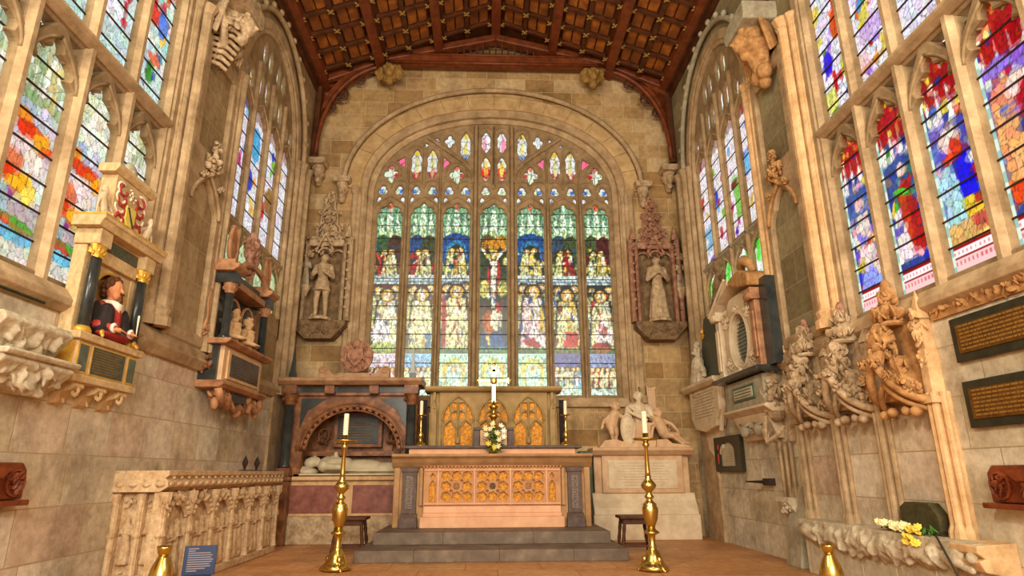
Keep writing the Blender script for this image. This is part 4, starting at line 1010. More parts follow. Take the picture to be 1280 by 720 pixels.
def standing(m, c, h, robed=True, seed=0, arm=(.4, .5), turn=0):
    c = Vector(c); P = lambda x, y, z: c + Vector((x * h, y * h, z * h))
    head(m, P(0, -.01, .925), .068 * h, turn=turn); hair_on(m, P(0, 0, .93), .07 * h, seed, turn)
    m.cap(P(0, 0, .80), P(0, 0, .60), .095 * h, .075 * h); m.cap(P(-.10, 0, .80), P(.10, 0, .80), .052 * h, .052 * h); m.cap(P(0, 0, .62), P(0, 0, .52), .08 * h, .095 * h)
    if robed:
        vs = []
        prof = [(.15, 0), (.155, .05), (.13, .25), (.115, .42), (.09, .55), (.085, .62)]
        n = 24
        for j, (r, z) in enumerate(prof):
            for i in range(n):
                a = 2 * PI * i / n; q = r * (1 + .13 * math.sin(7 * a + seed) * (1 - z * 1.2))
                vs.append(P(q * math.cos(a), q * .72 * math.sin(a), z))
        fs = [(j * n + i, j * n + (i + 1) % n, (j + 1) * n + (i + 1) % n, (j + 1) * n + i) for j in range(len(prof) - 1) for i in range(n)] + [tuple(range(n))[::-1], tuple(range((len(prof) - 1) * n, len(prof) * n))]
        m.add(vs, fs)
    else:
        for s in (1, -1):
            m.cap(P(s * .055, 0, .53), P(s * .07, -.02, .29), .066 * h, .046 * h); m.cap(P(s * .07, -.02, .29), P(s * .075, .01, .06), .046 * h, .030 * h); m.cap(P(s * .075, .01, .03), P(s * .095, -.08, .02), .03 * h, .024 * h)
        m.lathe([(.085 * h, .60 * h), (.11 * h, .50 * h), (.135 * h, .42 * h), (.125 * h, .41 * h)], 14, c=tuple(c))
    for s, a in ((1, arm[0]), (-1, arm[1])):
        e = P(s * .16, -.02, .63); m.cap(P(s * .115, 0, .79), e, .042 * h, .036 * h)
        w = P(s * .16 * (1 - a) + 0, -.12, .60 + a * .14); m.cap(e, w, .035 * h, .026 * h)
        hand(m, w, (-s * .6, -.3, .2), s, .09 * h)
def relief_scroll(m, pts, r): m.tube(pts, r, 6)
def cherub(m, c, h, lean=0.0, mirror=1, pose='stand'):
    c = Vector(c); P = lambda x, y, z: c + Vector((x * h * mirror, y * h, z * h))
    if pose == 'stand':
        head(m, P(lean + .02, -.05, .87), .125 * h, turn=-.5 * mirror); hair_on(m, P(lean + .02, -.03, .88), .13 * h, 3, 0, 26)
        m.cap(P(lean, 0, .68), P(-.02, 0, .46), 0.156 * h, 0.144 * h); m.cap(P(-.02, 0, .46), P(-.06, 0, .42), 0.150 * h, 0.150 * h)
        m.cap(P(-.08, -.02, .42), P(-.06, -.10, .22), 0.106 * h, 0.075 * h); m.cap(P(-.06, -.10, .22), P(-.02, -.02, .03), 0.073 * h, 0.048 * h); m.cap(P(-.02, -.02, .02), P(.04, -.09, .02), 0.044 * h, 0.035 * h)
        m.cap(P(.03, 0, .42), P(.08, .02, .22), 0.106 * h, 0.075 * h); m.cap(P(.08, .02, .22), P(.06, .06, .03), 0.069 * h, 0.048 * h); m.cap(P(.06, .06, .02), P(.11, -.02, .02), 0.044 * h, 0.035 * h)
        m.cap(P(lean + .1, 0, .70), P(.26, -.08, .62), 0.062 * h, 0.053 * h); m.cap(P(.26, -.08, .62), P(.40, -.12, .58), 0.053 * h, 0.037 * h); hand(m, P(.40, -.12, .58), (.8 * mirror, -.2, -.3), mirror, 0.150 * h)
        m.cap(P(lean - .1, 0, .68), P(-.24, -.02, .52), 0.062 * h, 0.053 * h); m.cap(P(-.24, -.02, .52), P(-.30, -.1, .42), 0.053 * h, 0.037 * h); hand(m, P(-.30, -.1, .42), (-.3 * mirror, -.4, -.7), -mirror, 0.150 * h)
        m.leafy(P(-.26, .06, .66), (.13 * h, .05 * h, .12 * h), 12, 5)
    else:   # seated, leaning on one arm, legs stretched to +x
        head(m, P(-.12, -.05, .80), .125 * h, turn=.4 * mirror); hair_on(m, P(-.12, -.03, .81), .13 * h, 8, 0, 26)
        m.cap(P(-.12, 0, .60), P(.0, 0, .34), 0.150 * h, 0.150 * h); m.cap(P(.0, 0, .32), P(.06, 0, .26), 0.150 * h, 0.138 * h)
        m.cap(P(-.22, 0, .60), P(-.30, -.02, .40), 0.062 * h, 0.053 * h); m.cap(P(-.30, -.02, .40), P(-.34, -.06, .20), 0.050 * h, 0.037 * h); hand(m, P(-.34, -.06, .20), (0, -.3, -1), -mirror, 0.150 * h)
        m.cap(P(.02, 0, .62), P(.24, .0, .52), 0.062 * h, 0.053 * h); m.cap(P(.24, 0, .52), P(.36, -.05, .36), 0.053 * h, 0.037 * h); hand(m, P(.36, -.05, .36), (.3 * mirror, -.3, -.7), mirror, 0.150 * h)
        m.cap(P(.06, -.04, .25), P(.20, -.14, .22), 0.106 * h, 0.077 * h); m.cap(P(.20, -.14, .22), P(.42, -.12, .05), 0.073 * h, 0.045 * h); m.cap(P(.42, -.12, .04), P(.50, -.14, .03), 0.043 * h, 0.033 * h)
        m.cap(P(.10, .02, .25), P(.32, -.02, .24), 0.106 * h, 0.077 * h); m.cap(P(.32, -.02, .24), P(.56, -.04, .05), 0.073 * h, 0.045 * h); m.cap(P(.56, -.04, .04), P(.64, -.06, .03), 0.043 * h, 0.033 * h)
        m.leafy(P(.26, .06, .42), (.16 * h, .05 * h, .14 * h), 14, 5)
def bust(m, c, h, arms=True, seed=0, turn=0, wide=1.0):
    """head to waist"""
    c = Vector(c); P = lambda x, y, z: c + Vector((x * h * wide, y * h, z * h))
    head(m, P(0, -.03, .84), .135 * h, turn=turn); 
    m.cap(P(-.20, 0, .56), P(.20, 0, .56), .12 * h, .12 * h); m.cap(P(0, 0, .52), P(0, 0, .18), .22 * h, .19 * h); m.cap(P(0, -.04, .45), P(0, -.04, .25), .2 * h, .17 * h)
    if arms:
        for s in (1, -1):
            e = P(s * .34, -.06, .28); m.cap(P(s * .26, 0, .54), e, .095 * h, .08 * h)
            w = P(s * .12, -.30, .24); m.cap(e, w, .078 * h, .055 * h); hand(m, w, (-s * .6, -.5, -.05), s, .17 * h)

def L_(name, label, cat, y, group=None): return thing(name, label, cat, (XL, y, 0), RL, group)
def R_(name, label, cat, y, group=None): return thing(name, label, cat, (XR, y, 0), RR, group)

# ------------------------------------------------------------------ altar steps and altar
t = thing('altar_step', 'lower dark stone altar step resting on the floor', 'step', (-.06, 9.42, 0))
MB().box(-1.93, 1.93, 0, 2.2, 0, .162).obj('step_slab', 'steps_stone', t, bevel=.012)
m = MB()
for x in (-1.1, .1, 1.15): m.box(x - .003, x + .003, -.002, .69, .01, .1635)
m.obj('joint', 'iron', t)
t = thing('altar_step', 'upper dark stone altar step carrying the altar', 'step', (-.05, 10.11, .162))
MB().box(-1.80, 1.80, 0, 1.5, 0, .176).obj('step_slab', 'steps_stone', t, bevel=.012)
m = MB()
for x in (-.75, .62): m.box(x - .003, x + .003, -.002, .7, .01, .1775)
m.obj('joint', 'iron', t)

Z0 = .338
al = thing('altar', 'long stone altar with gilded traceried front and overhanging slab', 'altar', (-.05, 10.86, Z0))
m = MB(); m.box(-1.60, 1.60, .12, .74, 0, .95); m.obj('body', 'altar_stone', al, bevel=.01)
m = MB(); m.prism([(-.04, 1.09), (-.10, 1.13), (-.10, 1.17), (.77, 1.17), (.77, .94), (.10, .94), (.06, .97), (.0, 1.03)], 'x', -1.68, 1.68)
m.obj('table_slab', 'altar_stone', al, bevel=.008)
m = MB()
for k in range(40):
    x = -1.15 + k * 2.3 / 39; m.ell((x, .03, .955), (.024, .022, .017), (0, .5, 0), 6, 4)
m.tube([(-1.2, .035, .975), (1.2, .035, .975)], .010, 6)
m.obj('carved_cornice', 'altar_trace', al, smooth=True)
m = MB(); m.box(-1.19, 1.19, -.01, .3, 0, .17); m.box(-1.15, 1.15, .02, .3, .17, .23); m.prism([(.02, .23), (.05, .34), (.3, .34), (.3, .23)], 'x', -1.14, 1.14); m.obj('plinth', 'altar_pink', al, bevel=.01)
# front panels: gold mosaic behind stone tracery
MB().box(-1.10, 1.10, .085, .12, .34, .94).obj('gold_ground', 'gold_mosaic', al)
def frontal():
    holes = []
    for cx in (-.60, 0, .60):
        for i in range(3):
            for j in range(3):
                if i == 1 and j == 1: continue
                holes.append(foil(cx + (i - 1) * .175, .65 + (j - 1) * .165, .082, .078, 6, ph=.3, dep=.22))
        for i, j in ((-.5, -.5), (.5, -.5), (-.5, .5), (.5, .5)): holes.append(foil(cx + i * .175, .65 + j * .165, .024, .024, 4, dep=.3))
        holes.append(foil(cx, .65, .052, .052, 4, ph=PI / 4, dep=.45))
    for sg in (1, -1):
        holes.append(arch_pt(sg * 1.0, .10, .41, .66, .74, 1, .01)); holes.append(foil(sg * 1.0, .81, .035, .05, 4, dep=.4))
    return curve_solid('tracery_front', rect(-1.15, 1.15, .34, .95), holes, .05, 'altar_trace', al, bevel=.008, y0=.035)
frontal()
for cx in (-.60, 0, .60):
    m = MB()
    for a in range(8):
        m.ell((cx + .035 * math.cos(a * PI / 4), .03, .65 + .035 * math.sin(a * PI / 4)), (.022, .012, .012), (0, -a * PI / 4, 0), 7, 5)
    m.ell((cx, .025, .65), .02, n=8, m=6)
    m.obj('flower_boss', 'dark_carved' if cx == 0 else 'altar_trace', al, smooth=True)
m = MB()
for cx in (-.905, -.30, .30, .905): m.box(cx - .014, cx + .014, .015, .05, .35, .94)
m.box(-1.13, 1.13, .01, .05, .895, .915); m.box(-1.13, 1.13, .01, .05, .36, .385)
m.obj('frame_moulding', 'altar_pink', al, bevel=.005)
for sg in (1, -1):
    x0, x1 = sorted((sg * 1.235, sg * 1.53)); c = (x0 + x1) / 2
    m = MB(); m.box(x0 - .0, x1 + .0, -.02, .3, 0, .15); m.prism([(.0, .15), (.05, .22), (.3, .22), (.3, .15)], 'x', x0 + .01, x1 - .01); m.box(x0 + .03, x1 - .03, .05, .3, .22, .92); m.box(x0 + .01, x1 - .01, .03, .3, .88, .95)
    pi = m.obj('pilaster', 'altar_dark', al, bevel=.008)
    m = MB(); m.box(c - .055, c + .055, .04, .06, .30, .82)
    for k in range(12):
        m.tube([(c - .035, .036, .33 + k * .04), (c, .030, .35 + k * .04), (c + .035, .036, .33 + k * .04)], .006, 4)
        m.ell((c, .034, .335 + k * .04), .012, n=6, m=4)
    m.obj('carved_panel', 'altar_relief', pi)
    m = MB()
    x0, x1 = sorted((sg * 1.55, sg * 1.65)); m.box(x0, x1, .08, .4, .0, .95); x0, x1 = sorted((sg * 1.16, sg * 1.22)); m.box(x0, x1, .06, .3, .34, .95); m.obj('corner_moulding', 'altar_stone', al, bevel=.015)
# gradine
gr = thing('altar_shelf', 'raised marble shelf along the back of the altar table', 'shelf', (-.05, 11.20, Z0 + 1.17))
MB().box(-1.45, 1.45, 0, .41, 0, .10).obj('riser', 'altar_pink', gr, bevel=.01)
MB().box(-1.56, 1.56, -.06, .43, .10, .15).obj('shelf_top', 'altar_dark', gr, bevel=.012)
ZG = Z0 + 1.32
# small tabernacle block
tb = thing('tabernacle', 'small stepped stone block in the middle of the altar shelf', 'block', (-.03, 11.36, ZG))
m = MB(); m.box(-.24, .24, -.05, .2, 0, .27); m.obj('block', 'marble_pink', tb, bevel=.01)
m = MB(); m.box(-.36, .36, -.02, .24, .27, .32); m.box(-.36, -.25, .0, .22, .0, .27); m.box(.25, .36, 0, .22, 0, .27); m.obj('surround', 'altar_dark', tb, bevel=.008)
# reredos
rd = thing('reredos', 'stone reredos of three gilded gothic arches behind the altar', 'reredos', (-.03, 11.94, .338))
m = MB(); m.box(-1.2, 1.2, .12, .42, -.338, 2.36); m.obj('back', 'reredos_stone', rd)
m = MB(); m.prism([(-.06, 2.36), (-.09, 2.40), (-.09, 2.44), (.46, 2.44), (.46, 2.34), (.0, 2.34)], 'x', -1.30, 1.30); m.obj('cornice', 'reredos_stone', rd, bevel=.008)
MB().box(-1.02, 1.02, .09, .13, 1.3, 2.34).obj('gold_ground', 'gold_mosaic', rd)
holes = []
for cx in (-.665, 0, .665):
    w = .57; Zs = 1.78
    # outer arch void filled by inner tracery: openings
    holes.append(rect(cx - .26, cx - .045, 1.33, 1.72)[:2] + [(cx - .045, 1.66), (cx - .14, 1.80), (cx - .26, 1.70)])
    holes.append(rect(cx + .045, cx + .26, 1.33, 1.72)[:2] + [(cx + .26, 1.70), (cx + .14, 1.80), (cx + .045, 1.66)])
    for sg in (1, -1):
        holes.append(foil(cx + sg * .075, 1.90, .064, .072, 4, dep=.2, ph=PI / 4)); holes.append(foil(cx + sg * .072, 2.08, .062, .075, 4, dep=.2, ph=PI / 4))
        holes.append([(cx + sg * .27, 1.78), (cx + sg * .26, 1.98), (cx + sg * .165, 2.12), (cx + sg * .155, 1.96), (cx + sg * .17, 1.84)])
for sg in (1, -1): pass
curve_solid('arched_tracery', rect(-1.03, 1.03, 1.25, 2.35), holes, .05, 'reredos_stone', rd, bevel=.007, y0=.045)
m = MB()
for cx in (-.665, 0, .665):
    for sg in (1, -1):
        m.tube([(cx + sg * .30 * (1 - t_ ** 2.0) ** .75, .03, 1.80 + .46 * t_) for t_ in np.linspace(0, 1, 10)], .022, 6)
        m.tube([(cx + sg * .30, .03, 1.32), (cx + sg * .30, .03, 1.82)], .018, 6)
        m.tube([(cx, .035, 1.62), (cx + sg * .06, .035, 1.76), (cx + sg * .14, .035, 1.83), (cx + sg * .24, .035, 1.74), (cx + sg * .28, .035, 1.80)], .013, 5)
    m.tube([(cx, .03, 1.45), (cx, .03, 2.16)], .016, 6); m.cap((cx, .02, 1.42), (cx, .02, 1.50), .045, .02, 8); m.tube([(cx - .08, .03, 1.99), (cx + .08, .03, 1.99)], .012, 5)
m.obj('arch_moulding', 'reredos_stone', rd, smooth=True)
for sg in (1, -1):
    m = MB()
    x = sg * 1.12; m.box(x - .05, x + .05, .0, .2, 1.1, 2.0); m.prism([(x - .05, 2.0), (x + .05, 2.0), (x, 2.2)], 'y', .0, .1); m.box(x - .025, x + .025, .03, .15, 2.05, 2.34)
    m.lathe([(.03, 1.1), (.02, 1.16), (.02, 1.9), (.03, 1.95)], 8, c=(x + sg * .07, .02, 0)); m.leafy((x, .0, 2.1), (.04, .03, .12), 10, 4)
    m.obj('buttress', 'reredos_stone', rd)
    MB().box(*sorted((sg * 1.26, sg * 1.36)), .1, .14, 1.3, 2.2).obj('side_strip', 'black_cloth', rd)  # thin black strip at each side of the reredos

# cross
cr = thing('altar_cross', 'tall gilded cross with flared arms on the altar block', 'cross', (-.03, 11.42, ZG + .32))
m = MB(); m.lathe([(.12, 0), (.12, .03), (.09, .05), (.05, .09), (.035, .14), (.06, .19), (.10, .22), (.06, .25), (.03, .30), (.07, .36), (.09, .39), (.04, .43), (.025, .5)], 12, c=(0, 0, -.02)); m.obj('stand', 'brass', cr, smooth=True)
m = MB(); m.box(-.035, .035, -.02, .02, .44, 1.06); m.prism([(-.28, .78), (-.28, .90), (-.2, .865), (.2, .865), (.28, .90), (.28, .78), (.2, .815), (-.2, .815)], 'y', -.02, .02); m.prism([(-.035, 1.0), (-.06, 1.12), (.06, 1.12), (.035, 1.0)], 'y', -.02, .02)
for x, z in ((-.29, .84), (.29, .84), (0, 1.12)): m.ell((x, 0, z), (.045, .025, .045), n=8, m=6)
m.ell((0, -.02, .84), (.07, .03, .07), n=10, m=6); m.obj('cross_arms', 'brass', cr, bevel=.005)
# flowers
fv = thing('flower_vase', 'bouquet of cream lilies and green leaves on the altar front', 'flowers', (-.03, 11.02, Z0 + 1.17))
MB().lathe([(.05, 0), (.07, .02), (.05, .08), (.06, .14), (.055, .15)], 12).obj('vase', 'brass', fv, smooth=True)
R0 = random.Random(5)
m = MB()
for k in range(110):
    a = R0.uniform(0, 2 * PI); r_ = R0.uniform(.01, .17); z = R0.uniform(.02, .42)
    d = Vector((math.cos(a), math.sin(a) * .7, R0.uniform(-.6, .9)))
    q = d.to_track_quat('X', 'Z').to_euler(); m.ell((r_ * math.cos(a), r_ * math.sin(a) * .7 - .03, z), (.055, .018, .006), tuple(q), 6, 4)
m.obj('leaves', 'leaf_green', fv, smooth=True)
fl0 = None
def lily(mat):
    m = MB()
    for k in range(6):
        a = k * PI / 3; d = Vector((math.cos(a) * .8, math.sin(a) * .8, .55)); q = d.to_track_quat('X', 'Z').to_euler(); m.ell(d * .035, (.038, .016, .006), tuple(q), 7, 5)
    return m.obj('bloom', mat, fv, smooth=True)
pos = [(-.15, -.1, .42), (.12, -.1, .45), (.17, -.08, .38), (-.05, -.14, .40), (.05, -.15, .33), (-.12, -.12, .30), (.1, -.14, .22), (-.1, -.14, .16), (.0, -.15, .10), (.16, -.1, .28), (-.02, -.12, .48), (.08, -.1, .12)]
for k, p in enumerate(pos):
    mt = 'petal_white' if k in (1, 2, 9) else ('petal_yellow' if k in (7, 8) else 'petal_cream')
    o = lily(mt); o.location = p; o.rotation_euler = (1.2 + R0.uniform(-.3, .3), R0.uniform(-.5, .5), R0.uniform(-.4, .4)); o.scale = (.95,) * 3

# ------------------------------------------------------------------ candlesticks
def small_cs(loc, label):
    t = thing('altar_candlestick', label, 'candlestick', loc, 0, 'pair of brass candlesticks on the altar shelf')
    MB().lathe([(.10, 0), (.10, .015), (.075, .04), (.04, .07), (.03, .12), (.05, .16), (.055, .20), (.025, .24), (.018, .30), (.03, .36), (.018, .40), (.016, .48), (.03, .50), (.03, .51), (.02, .53)], 14).obj('stem', 'brass', t, smooth=True)
    for k in range(3):
        m = MB(); a = k * 2 * PI / 3 - PI / 2; m.cap((.06 * math.cos(a), .06 * math.sin(a), .05), (.11 * math.cos(a), .11 * math.sin(a), .01), .02, .015, 6)
        m.obj('foot', 'brass', t, smooth=True)
    MB().lathe([(.02, .52), (.09, .535), (.095, .55), (.03, .545)], 14).obj('drip_pan', 'brass', t, smooth=True)
    MB().lathe([(.030, .545), (.030, .79), (.012, .80)], 12).obj('candle', 'candle_wax', t, smooth=False)
    return t
cs1 = small_cs((-1.33, 11.42, ZG), 'small brass candlestick at the left end of the altar')
cs2 = copy_tree(cs1); cs2.location = (1.27, 11.42, ZG); cs2['label'] = 'small brass candlestick at the right end of the altar'

def big_cs():
    t = thing('standing_candlestick', 'tall brass floor candlestick in front of the recumbent effigy tomb', 'candlestick', (-2.07, 8.75, 0), 0, 'pair of tall brass candlesticks standing on the floor')
    m = MB(); prof = [(.19, .02), (.19, .05), (.16, .08), (.13, .11), (.115, .16), (.09, .22), (.06, .25), (.05, .28), (.055, .30), (.04, .33), (.045, .40), (.05, .43), (.10, .45), (.10, .465), (.06, .49), (.045, .52)]
    m.lathe(prof, 18); m.obj('base', 'brass', t, smooth=True)
    for k in range(3):
        m = MB(); a = k * 2 * PI / 3 - PI / 2 + .5; m.cap((.13 * math.cos(a), .13 * math.sin(a), .07), (.20 * math.cos(a), .20 * math.sin(a), .02), .04, .02, 8); m.ell((.11 * math.cos(a), .11 * math.sin(a), .14), (.04, .04, .05), n=8, m=6)
        m.obj('foot', 'brass', t, smooth=True)
    m = MB(); m.lathe([(.045, .51), (.06, .55), (.09, .62), (.105, .72), (.10, .76), (.085, .78), (.09, .80), (.055, .83), (.035, .86), (.06, .885), (.06, .90), (.03, .93), (.045, .96), (.095, 1.01), (.10, 1.04), (.07, 1.08), (.035, 1.12), (.045, 1.14), (.03, 1.16)], 18); m.obj('baluster', 'brass', t, smooth=True)
    m = MB(); m.lathe([(.036, 1.15), (.034, 1.2), (.022, 1.50), (.034, 1.52), (.05, 1.55), (.03, 1.58), (.03, 1.60)], 14); m.obj('stem', 'brass', t, smooth=True)
    MB().lathe([(.03, 1.585), (.06, 1.60), (.15, 1.605), (.175, 1.625), (.17, 1.635), (.08, 1.625), (.04, 1.64), (.04, 1.70), (.035, 1.70)], 20).obj('drip_pan', 'brass', t, smooth=True)
    MB().lathe([(.034, 1.66), (.034, 1.985), (.01, 1.99)], 14).obj('candle', 'candle_wax', t)
    return t
b1 = big_cs()
b2 = copy_tree(b1); b2.location = (1.97, 8.46, 0); b2['label'] = 'tall brass floor candlestick in front of the cherub monument'

# stools either side
def stool(loc, rz, label):
    t = thing('stool', label, 'stool', loc, rz, 'pair of dark wooden stools beside the altar')
    MB().box(-.26, .26, -.22, .22, .50, .545).obj('seat', 'oak_dark', t, bevel=.012)
    MB().box(-.21, .21, -.17, .17, .42, .50).obj('apron', 'oak_dark', t, bevel=.006)
    for sx in (1, -1):
        for sy in (1, -1):
            m = MB(); x, y = sx * .19, sy * .155
            pts = [(x + sx * .05 * (1 - z / .45), y + sy * .03 * (1 - z / .45), z) for z in (0, .08, .12, .2, .28, .36, .40, .44)]
            m.tube(pts, [.026, .026, .018, .03, .022, .03, .026, .028], 8); m.obj('leg', 'oak_dark', t, smooth=True)
    m = MB(); m.box(-.22, .22, .165, .19, .09, .125); m.box(-.22, .22, -.19, -.165, .09, .125); m.box(-.235, -.21, -.18, .18, .09, .125); m.box(.21, .235, -.18, .18, .09, .125); m.obj('stretcher', 'oak_dark', t)
    return t
s1 = stool((-2.28, 10.55, 0), 0, 'dark wooden stool at the left end of the altar steps')
s2 = copy_tree(s1); s2.location = (2.19, 10.4, 0); s2['label'] = 'dark wooden stool at the right end of the altar steps'

# ------------------------------------------------------------------ left east monument with effigy
tm = thing('effigy_monument', 'brown marble canopied tomb with columns left of the altar', 'monument', (-2.66, 11.9, 0))
m = MB(); m.box(-1.2, 1.2, -.05, .88, 0, .47); m.obj('plinth', 'carved_stone', tm, bevel=.02)
m = MB(); m.box(-1.2, 1.2, -.02, .88, .47, 1.08); m.obj('chest', 'warm_stone', tm, bevel=.01)
for cx in (-.62, .55):
    MB().box(cx - .45, cx + .45, -.03, .02, .52, 1.0).obj('chest_panel', 'marble_red', tm, bevel=.006)
m = MB(); m.box(-1.27, 1.27, -.10, .88, 1.08, 1.15); m.obj('chest_slab', 'warm_stone', tm, bevel=.02)
MB().box(-1.2, 1.2, .70, .88, 1.15, 2.6).obj('back_wall', 'marble_brown', tm)
arc = arch_round(.02, .96, 1.15, 1.62, .84)
arcm = arch_round(.02, .80, 1.15, 1.62, .68)
ao = arch_round(.02, .96, 1.15, 1.60, .82)
curve_solid('arch_front', rect(-1.2, 1.2, 1.15, 2.62), [arch_round(.02, .90, 1.16, 1.60, .78)], .16, 'marble_brown', tm, bevel=.02, y0=.02)
m = MB()
for q, r_ in ((.93, .03), (1.0, .02), (.84, .02)):
    m.tube([(.02 + q * math.cos(a), .01, 1.60 + q * .87 * math.sin(a)) for a in np.linspace(0, PI, 28)], r_, 6)
for k in range(22):
    a = PI * (k + .5) / 22; m.ell((.02 + .87 * math.cos(a), .01, 1.60 + .77 * math.sin(a)), (.05, .03, .05), n=7, m=5)
m.obj('arch_moulding', 'marble_brown', tm, smooth=True)
for sg in (1, -1):
    MB().prism([(sg * .98 + .02, 2.55), (sg * .5, 2.55), (sg * .84, 2.32), (sg * .98 + .02, 2.0)], 'y', .0, .03).obj('spandrel', 'marble_black', tm)
m = MB(); m.box(-.46, .48, .55, .72, 1.68, 2.34); m.obj('tablet_frame', 'marble_brown', tm, bevel=.015)
m = MB(); m.box(-.38, .40, .53, .56, 1.75, 2.27); m.obj('tablet', 'marble_black', tm)
m = MB()
for k in range(9): m.box(-.32, .34 - (k % 3) * .05, .526, .531, 2.21 - k * .05, 2.222 - k * .05)
m.obj('inscription', 'dark_carved', tm)
m = MB()
for sg in (1, -1):
    m.leafy((sg * .66 + .02, .6, 1.85), (.14, .06, .22), 26, 9); m.leafy((sg * .45, .6, 2.30), (.2, .05, .08), 16, 10)
    m.tube([(sg * .66 + .02 + .1 * math.cos(a), .55, 1.9 + .13 * math.sin(a)) for a in np.linspace(0, 2 * PI, 12)[:-1]], .02, 6, closed=True)
m.box(-.9, .92, .45, .72, 1.52, 1.60); m.obj('strapwork', 'marble_brown', tm, smooth=False)
for sg, x in ((-1, -1.14), (1, 1.10)):
    m = MB(); m.box(x - .13, x + .13, -.22, .05, .0, 1.08); m.box(x - .16, x + .16, -.25, .05, 1.08, 1.15); m.box(x - .12, x + .12, -.2, .05, 1.15, 1.30)
    m.obj('column_pedestal', 'marble_brown', tm, bevel=.012)
    m = MB(); m.lathe([(.11, 1.30), (.11, 1.34), (.085, 1.37), (.085, 2.42)], 16, c=(x, -.09, 0)); m.obj('column', 'marble_black', tm, smooth=True)
    m = MB(); m.lathe([(.09, 2.42), (.10, 2.44), (.09, 2.47), (.13, 2.60), (.14, 2.62)], 12, c=(x, -.09, 0)); m.leafy((x, -.09, 2.52), (.12, .12, .06), 24, 3, lr=.45); m.box(x - .13, x + .13, -.23, .04, 2.62, 2.78); m.obj('capital', 'marble_brown', tm)
    m = MB(); m.prism([(x - .06, -.15), (x + .06, -.15), (x + .06, -.03), (x - .06, -.03)], 'z', 2.9, 3.02); 
    v = [(x - .045, -.14, 3.02), (x + .045, -.14, 3.02), (x + .045, -.04, 3.02), (x - .045, -.04, 3.02), (x, -.09, 3.62)]
    m.add(v, [(0, 1, 4), (1, 2, 4), (2, 3, 4), (3, 0, 4), (3, 2, 1, 0)]); m.obj('obelisk', 'marble_black', tm)
m = MB(); m.box(-1.22, 1.18, -.04, .3, 2.60, 2.78)
for x in (-.42, .40): m.box(x - .09, x + .09, -.18, .0, 2.62, 2.80)
m.obj('frieze', 'marble_brown', tm, bevel=.01)
m = MB(); m.box(-1.04, 1.0, -.055, -.035, 2.66, 2.76); m.obj('frieze_panel', 'marble_black', tm)
m = MB(); m.prism([(-.22, 2.78), (-.30, 2.85), (-.30, 2.91), (.5, 2.91), (.5, 2.78)], 'x', -1.34, 1.30); m.obj('cornice', 'cornice_brown', tm, bevel=.012)
m = MB()
for sg in (1, -1):
    m.prism([(sg * .66, 2.92), (sg * .66, 3.08), (sg * .58, 3.14), (sg * .48, 3.10), (sg * .38, 2.99), (sg * .2, 2.96), (sg * .2, 2.92)], 'y', -.12, .06)
    m.tube([(sg * .58 + .075 * math.cos(a) * (1 - a / 12), -.12, 3.07 + .075 * math.sin(a) * (1 - a / 12)) for a in np.linspace(0, 9, 16)], .02, 6)
m.box(-.3, .3, -.1, .06, 2.91, 3.02); m.obj('scroll', 'cornice_brown', tm, bevel=.01)
m = MB()
m.lathe([(.31, 0), (.31, .06), (.27, .08), (.22, .09)], 22, M=Matrix.Translation((.02, -.02, 3.34)) @ Matrix.Rotation(PI / 2, 4, 'X'))
m.leafy((.02, -.10, 3.36), (.24, .05, .26), 60, 12, lr=.4); m.prism([(-.12, 3.46), (.16, 3.46), (.16, 3.28), (.02, 3.12), (-.12, 3.28)], 'y', -.19, -.1); m.ell((.02, -.13, 3.58), (.08, .06, .09), n=9, m=6)
m.obj('heraldic_shield', 'red_carved', tm)
# the effigy lies on the chest
ef = thing('effigy', 'pale stone figure lying with head on a cushion and praying hands', 'effigy', (-2.66, 12.02, 1.15))
m = MB(); m.ell((-.92, .12, .09), (.24, .20, .10), n=14, m=8); m.ell((-.80, .12, .08), (.2, .22, .08), n=12, m=7); m.obj('cushion', 'alabaster', ef, smooth=True)
m = MB()
m.ell((-.72, .12, .26), (.115, .095, .10), n=14, m=9); m.cap((-.66, .12, .33), (-.69, .12, .36), .022, .02, 6); m.ell((-.645, .12, .29), (.06, .06, .06), n=9, m=6); m.ell((-.76, .12, .24), (.12, .12, .10), n=12, m=8)
m.cap((-.62, .12, .22), (-.52, .12, .20), .06, .08)
m.cap((-.48, -.04, .18), (-.48, .28, .18), .11, .11); m.cap((-.44, .12, .20), (-.1, .12, .19), .17, .15); m.ell((-.3, .12, .2), (.28, .22, .15), n=14, m=8)
m.ell((.2, .12, .16), (.45, .21, .145), n=16, m=9); m.ell((.62, .12, .13), (.42, .19, .12), n=16, m=9); m.cap((.9, .04, .10), (.95, .04, .19), .06, .045); m.cap((.9, .20, .10), (.95, .20, .19), .06, .045)
for s in (-1, 1):
    y = .12 + s * .2; m.cap((-.47, y, .17), (-.18, .12 + s * .24, .16), .068, .058); m.cap((-.18, .12 + s * .24, .16), (-.28, .12 + s * .04, .33), .055, .04)
    hand(m, (-.28, .12 + s * .03, .33), (-.35, 0, .9), s, .15, curl=.05, normal=(0, s, 0))
for k in range(5): m.tube([(-.1 + .1 * k, -.06, .10 + .01 * k), (.3 + .1 * k, -.07, .09), (.85, -.03 + .0 * k, .10)], .014, 5)
m.obj('figure', 'alabaster', ef, remesh=.014)
MB().box(-1.0, 1.03, -.1, .33, 0, .05).obj('base', 'alabaster', ef, bevel=.01)

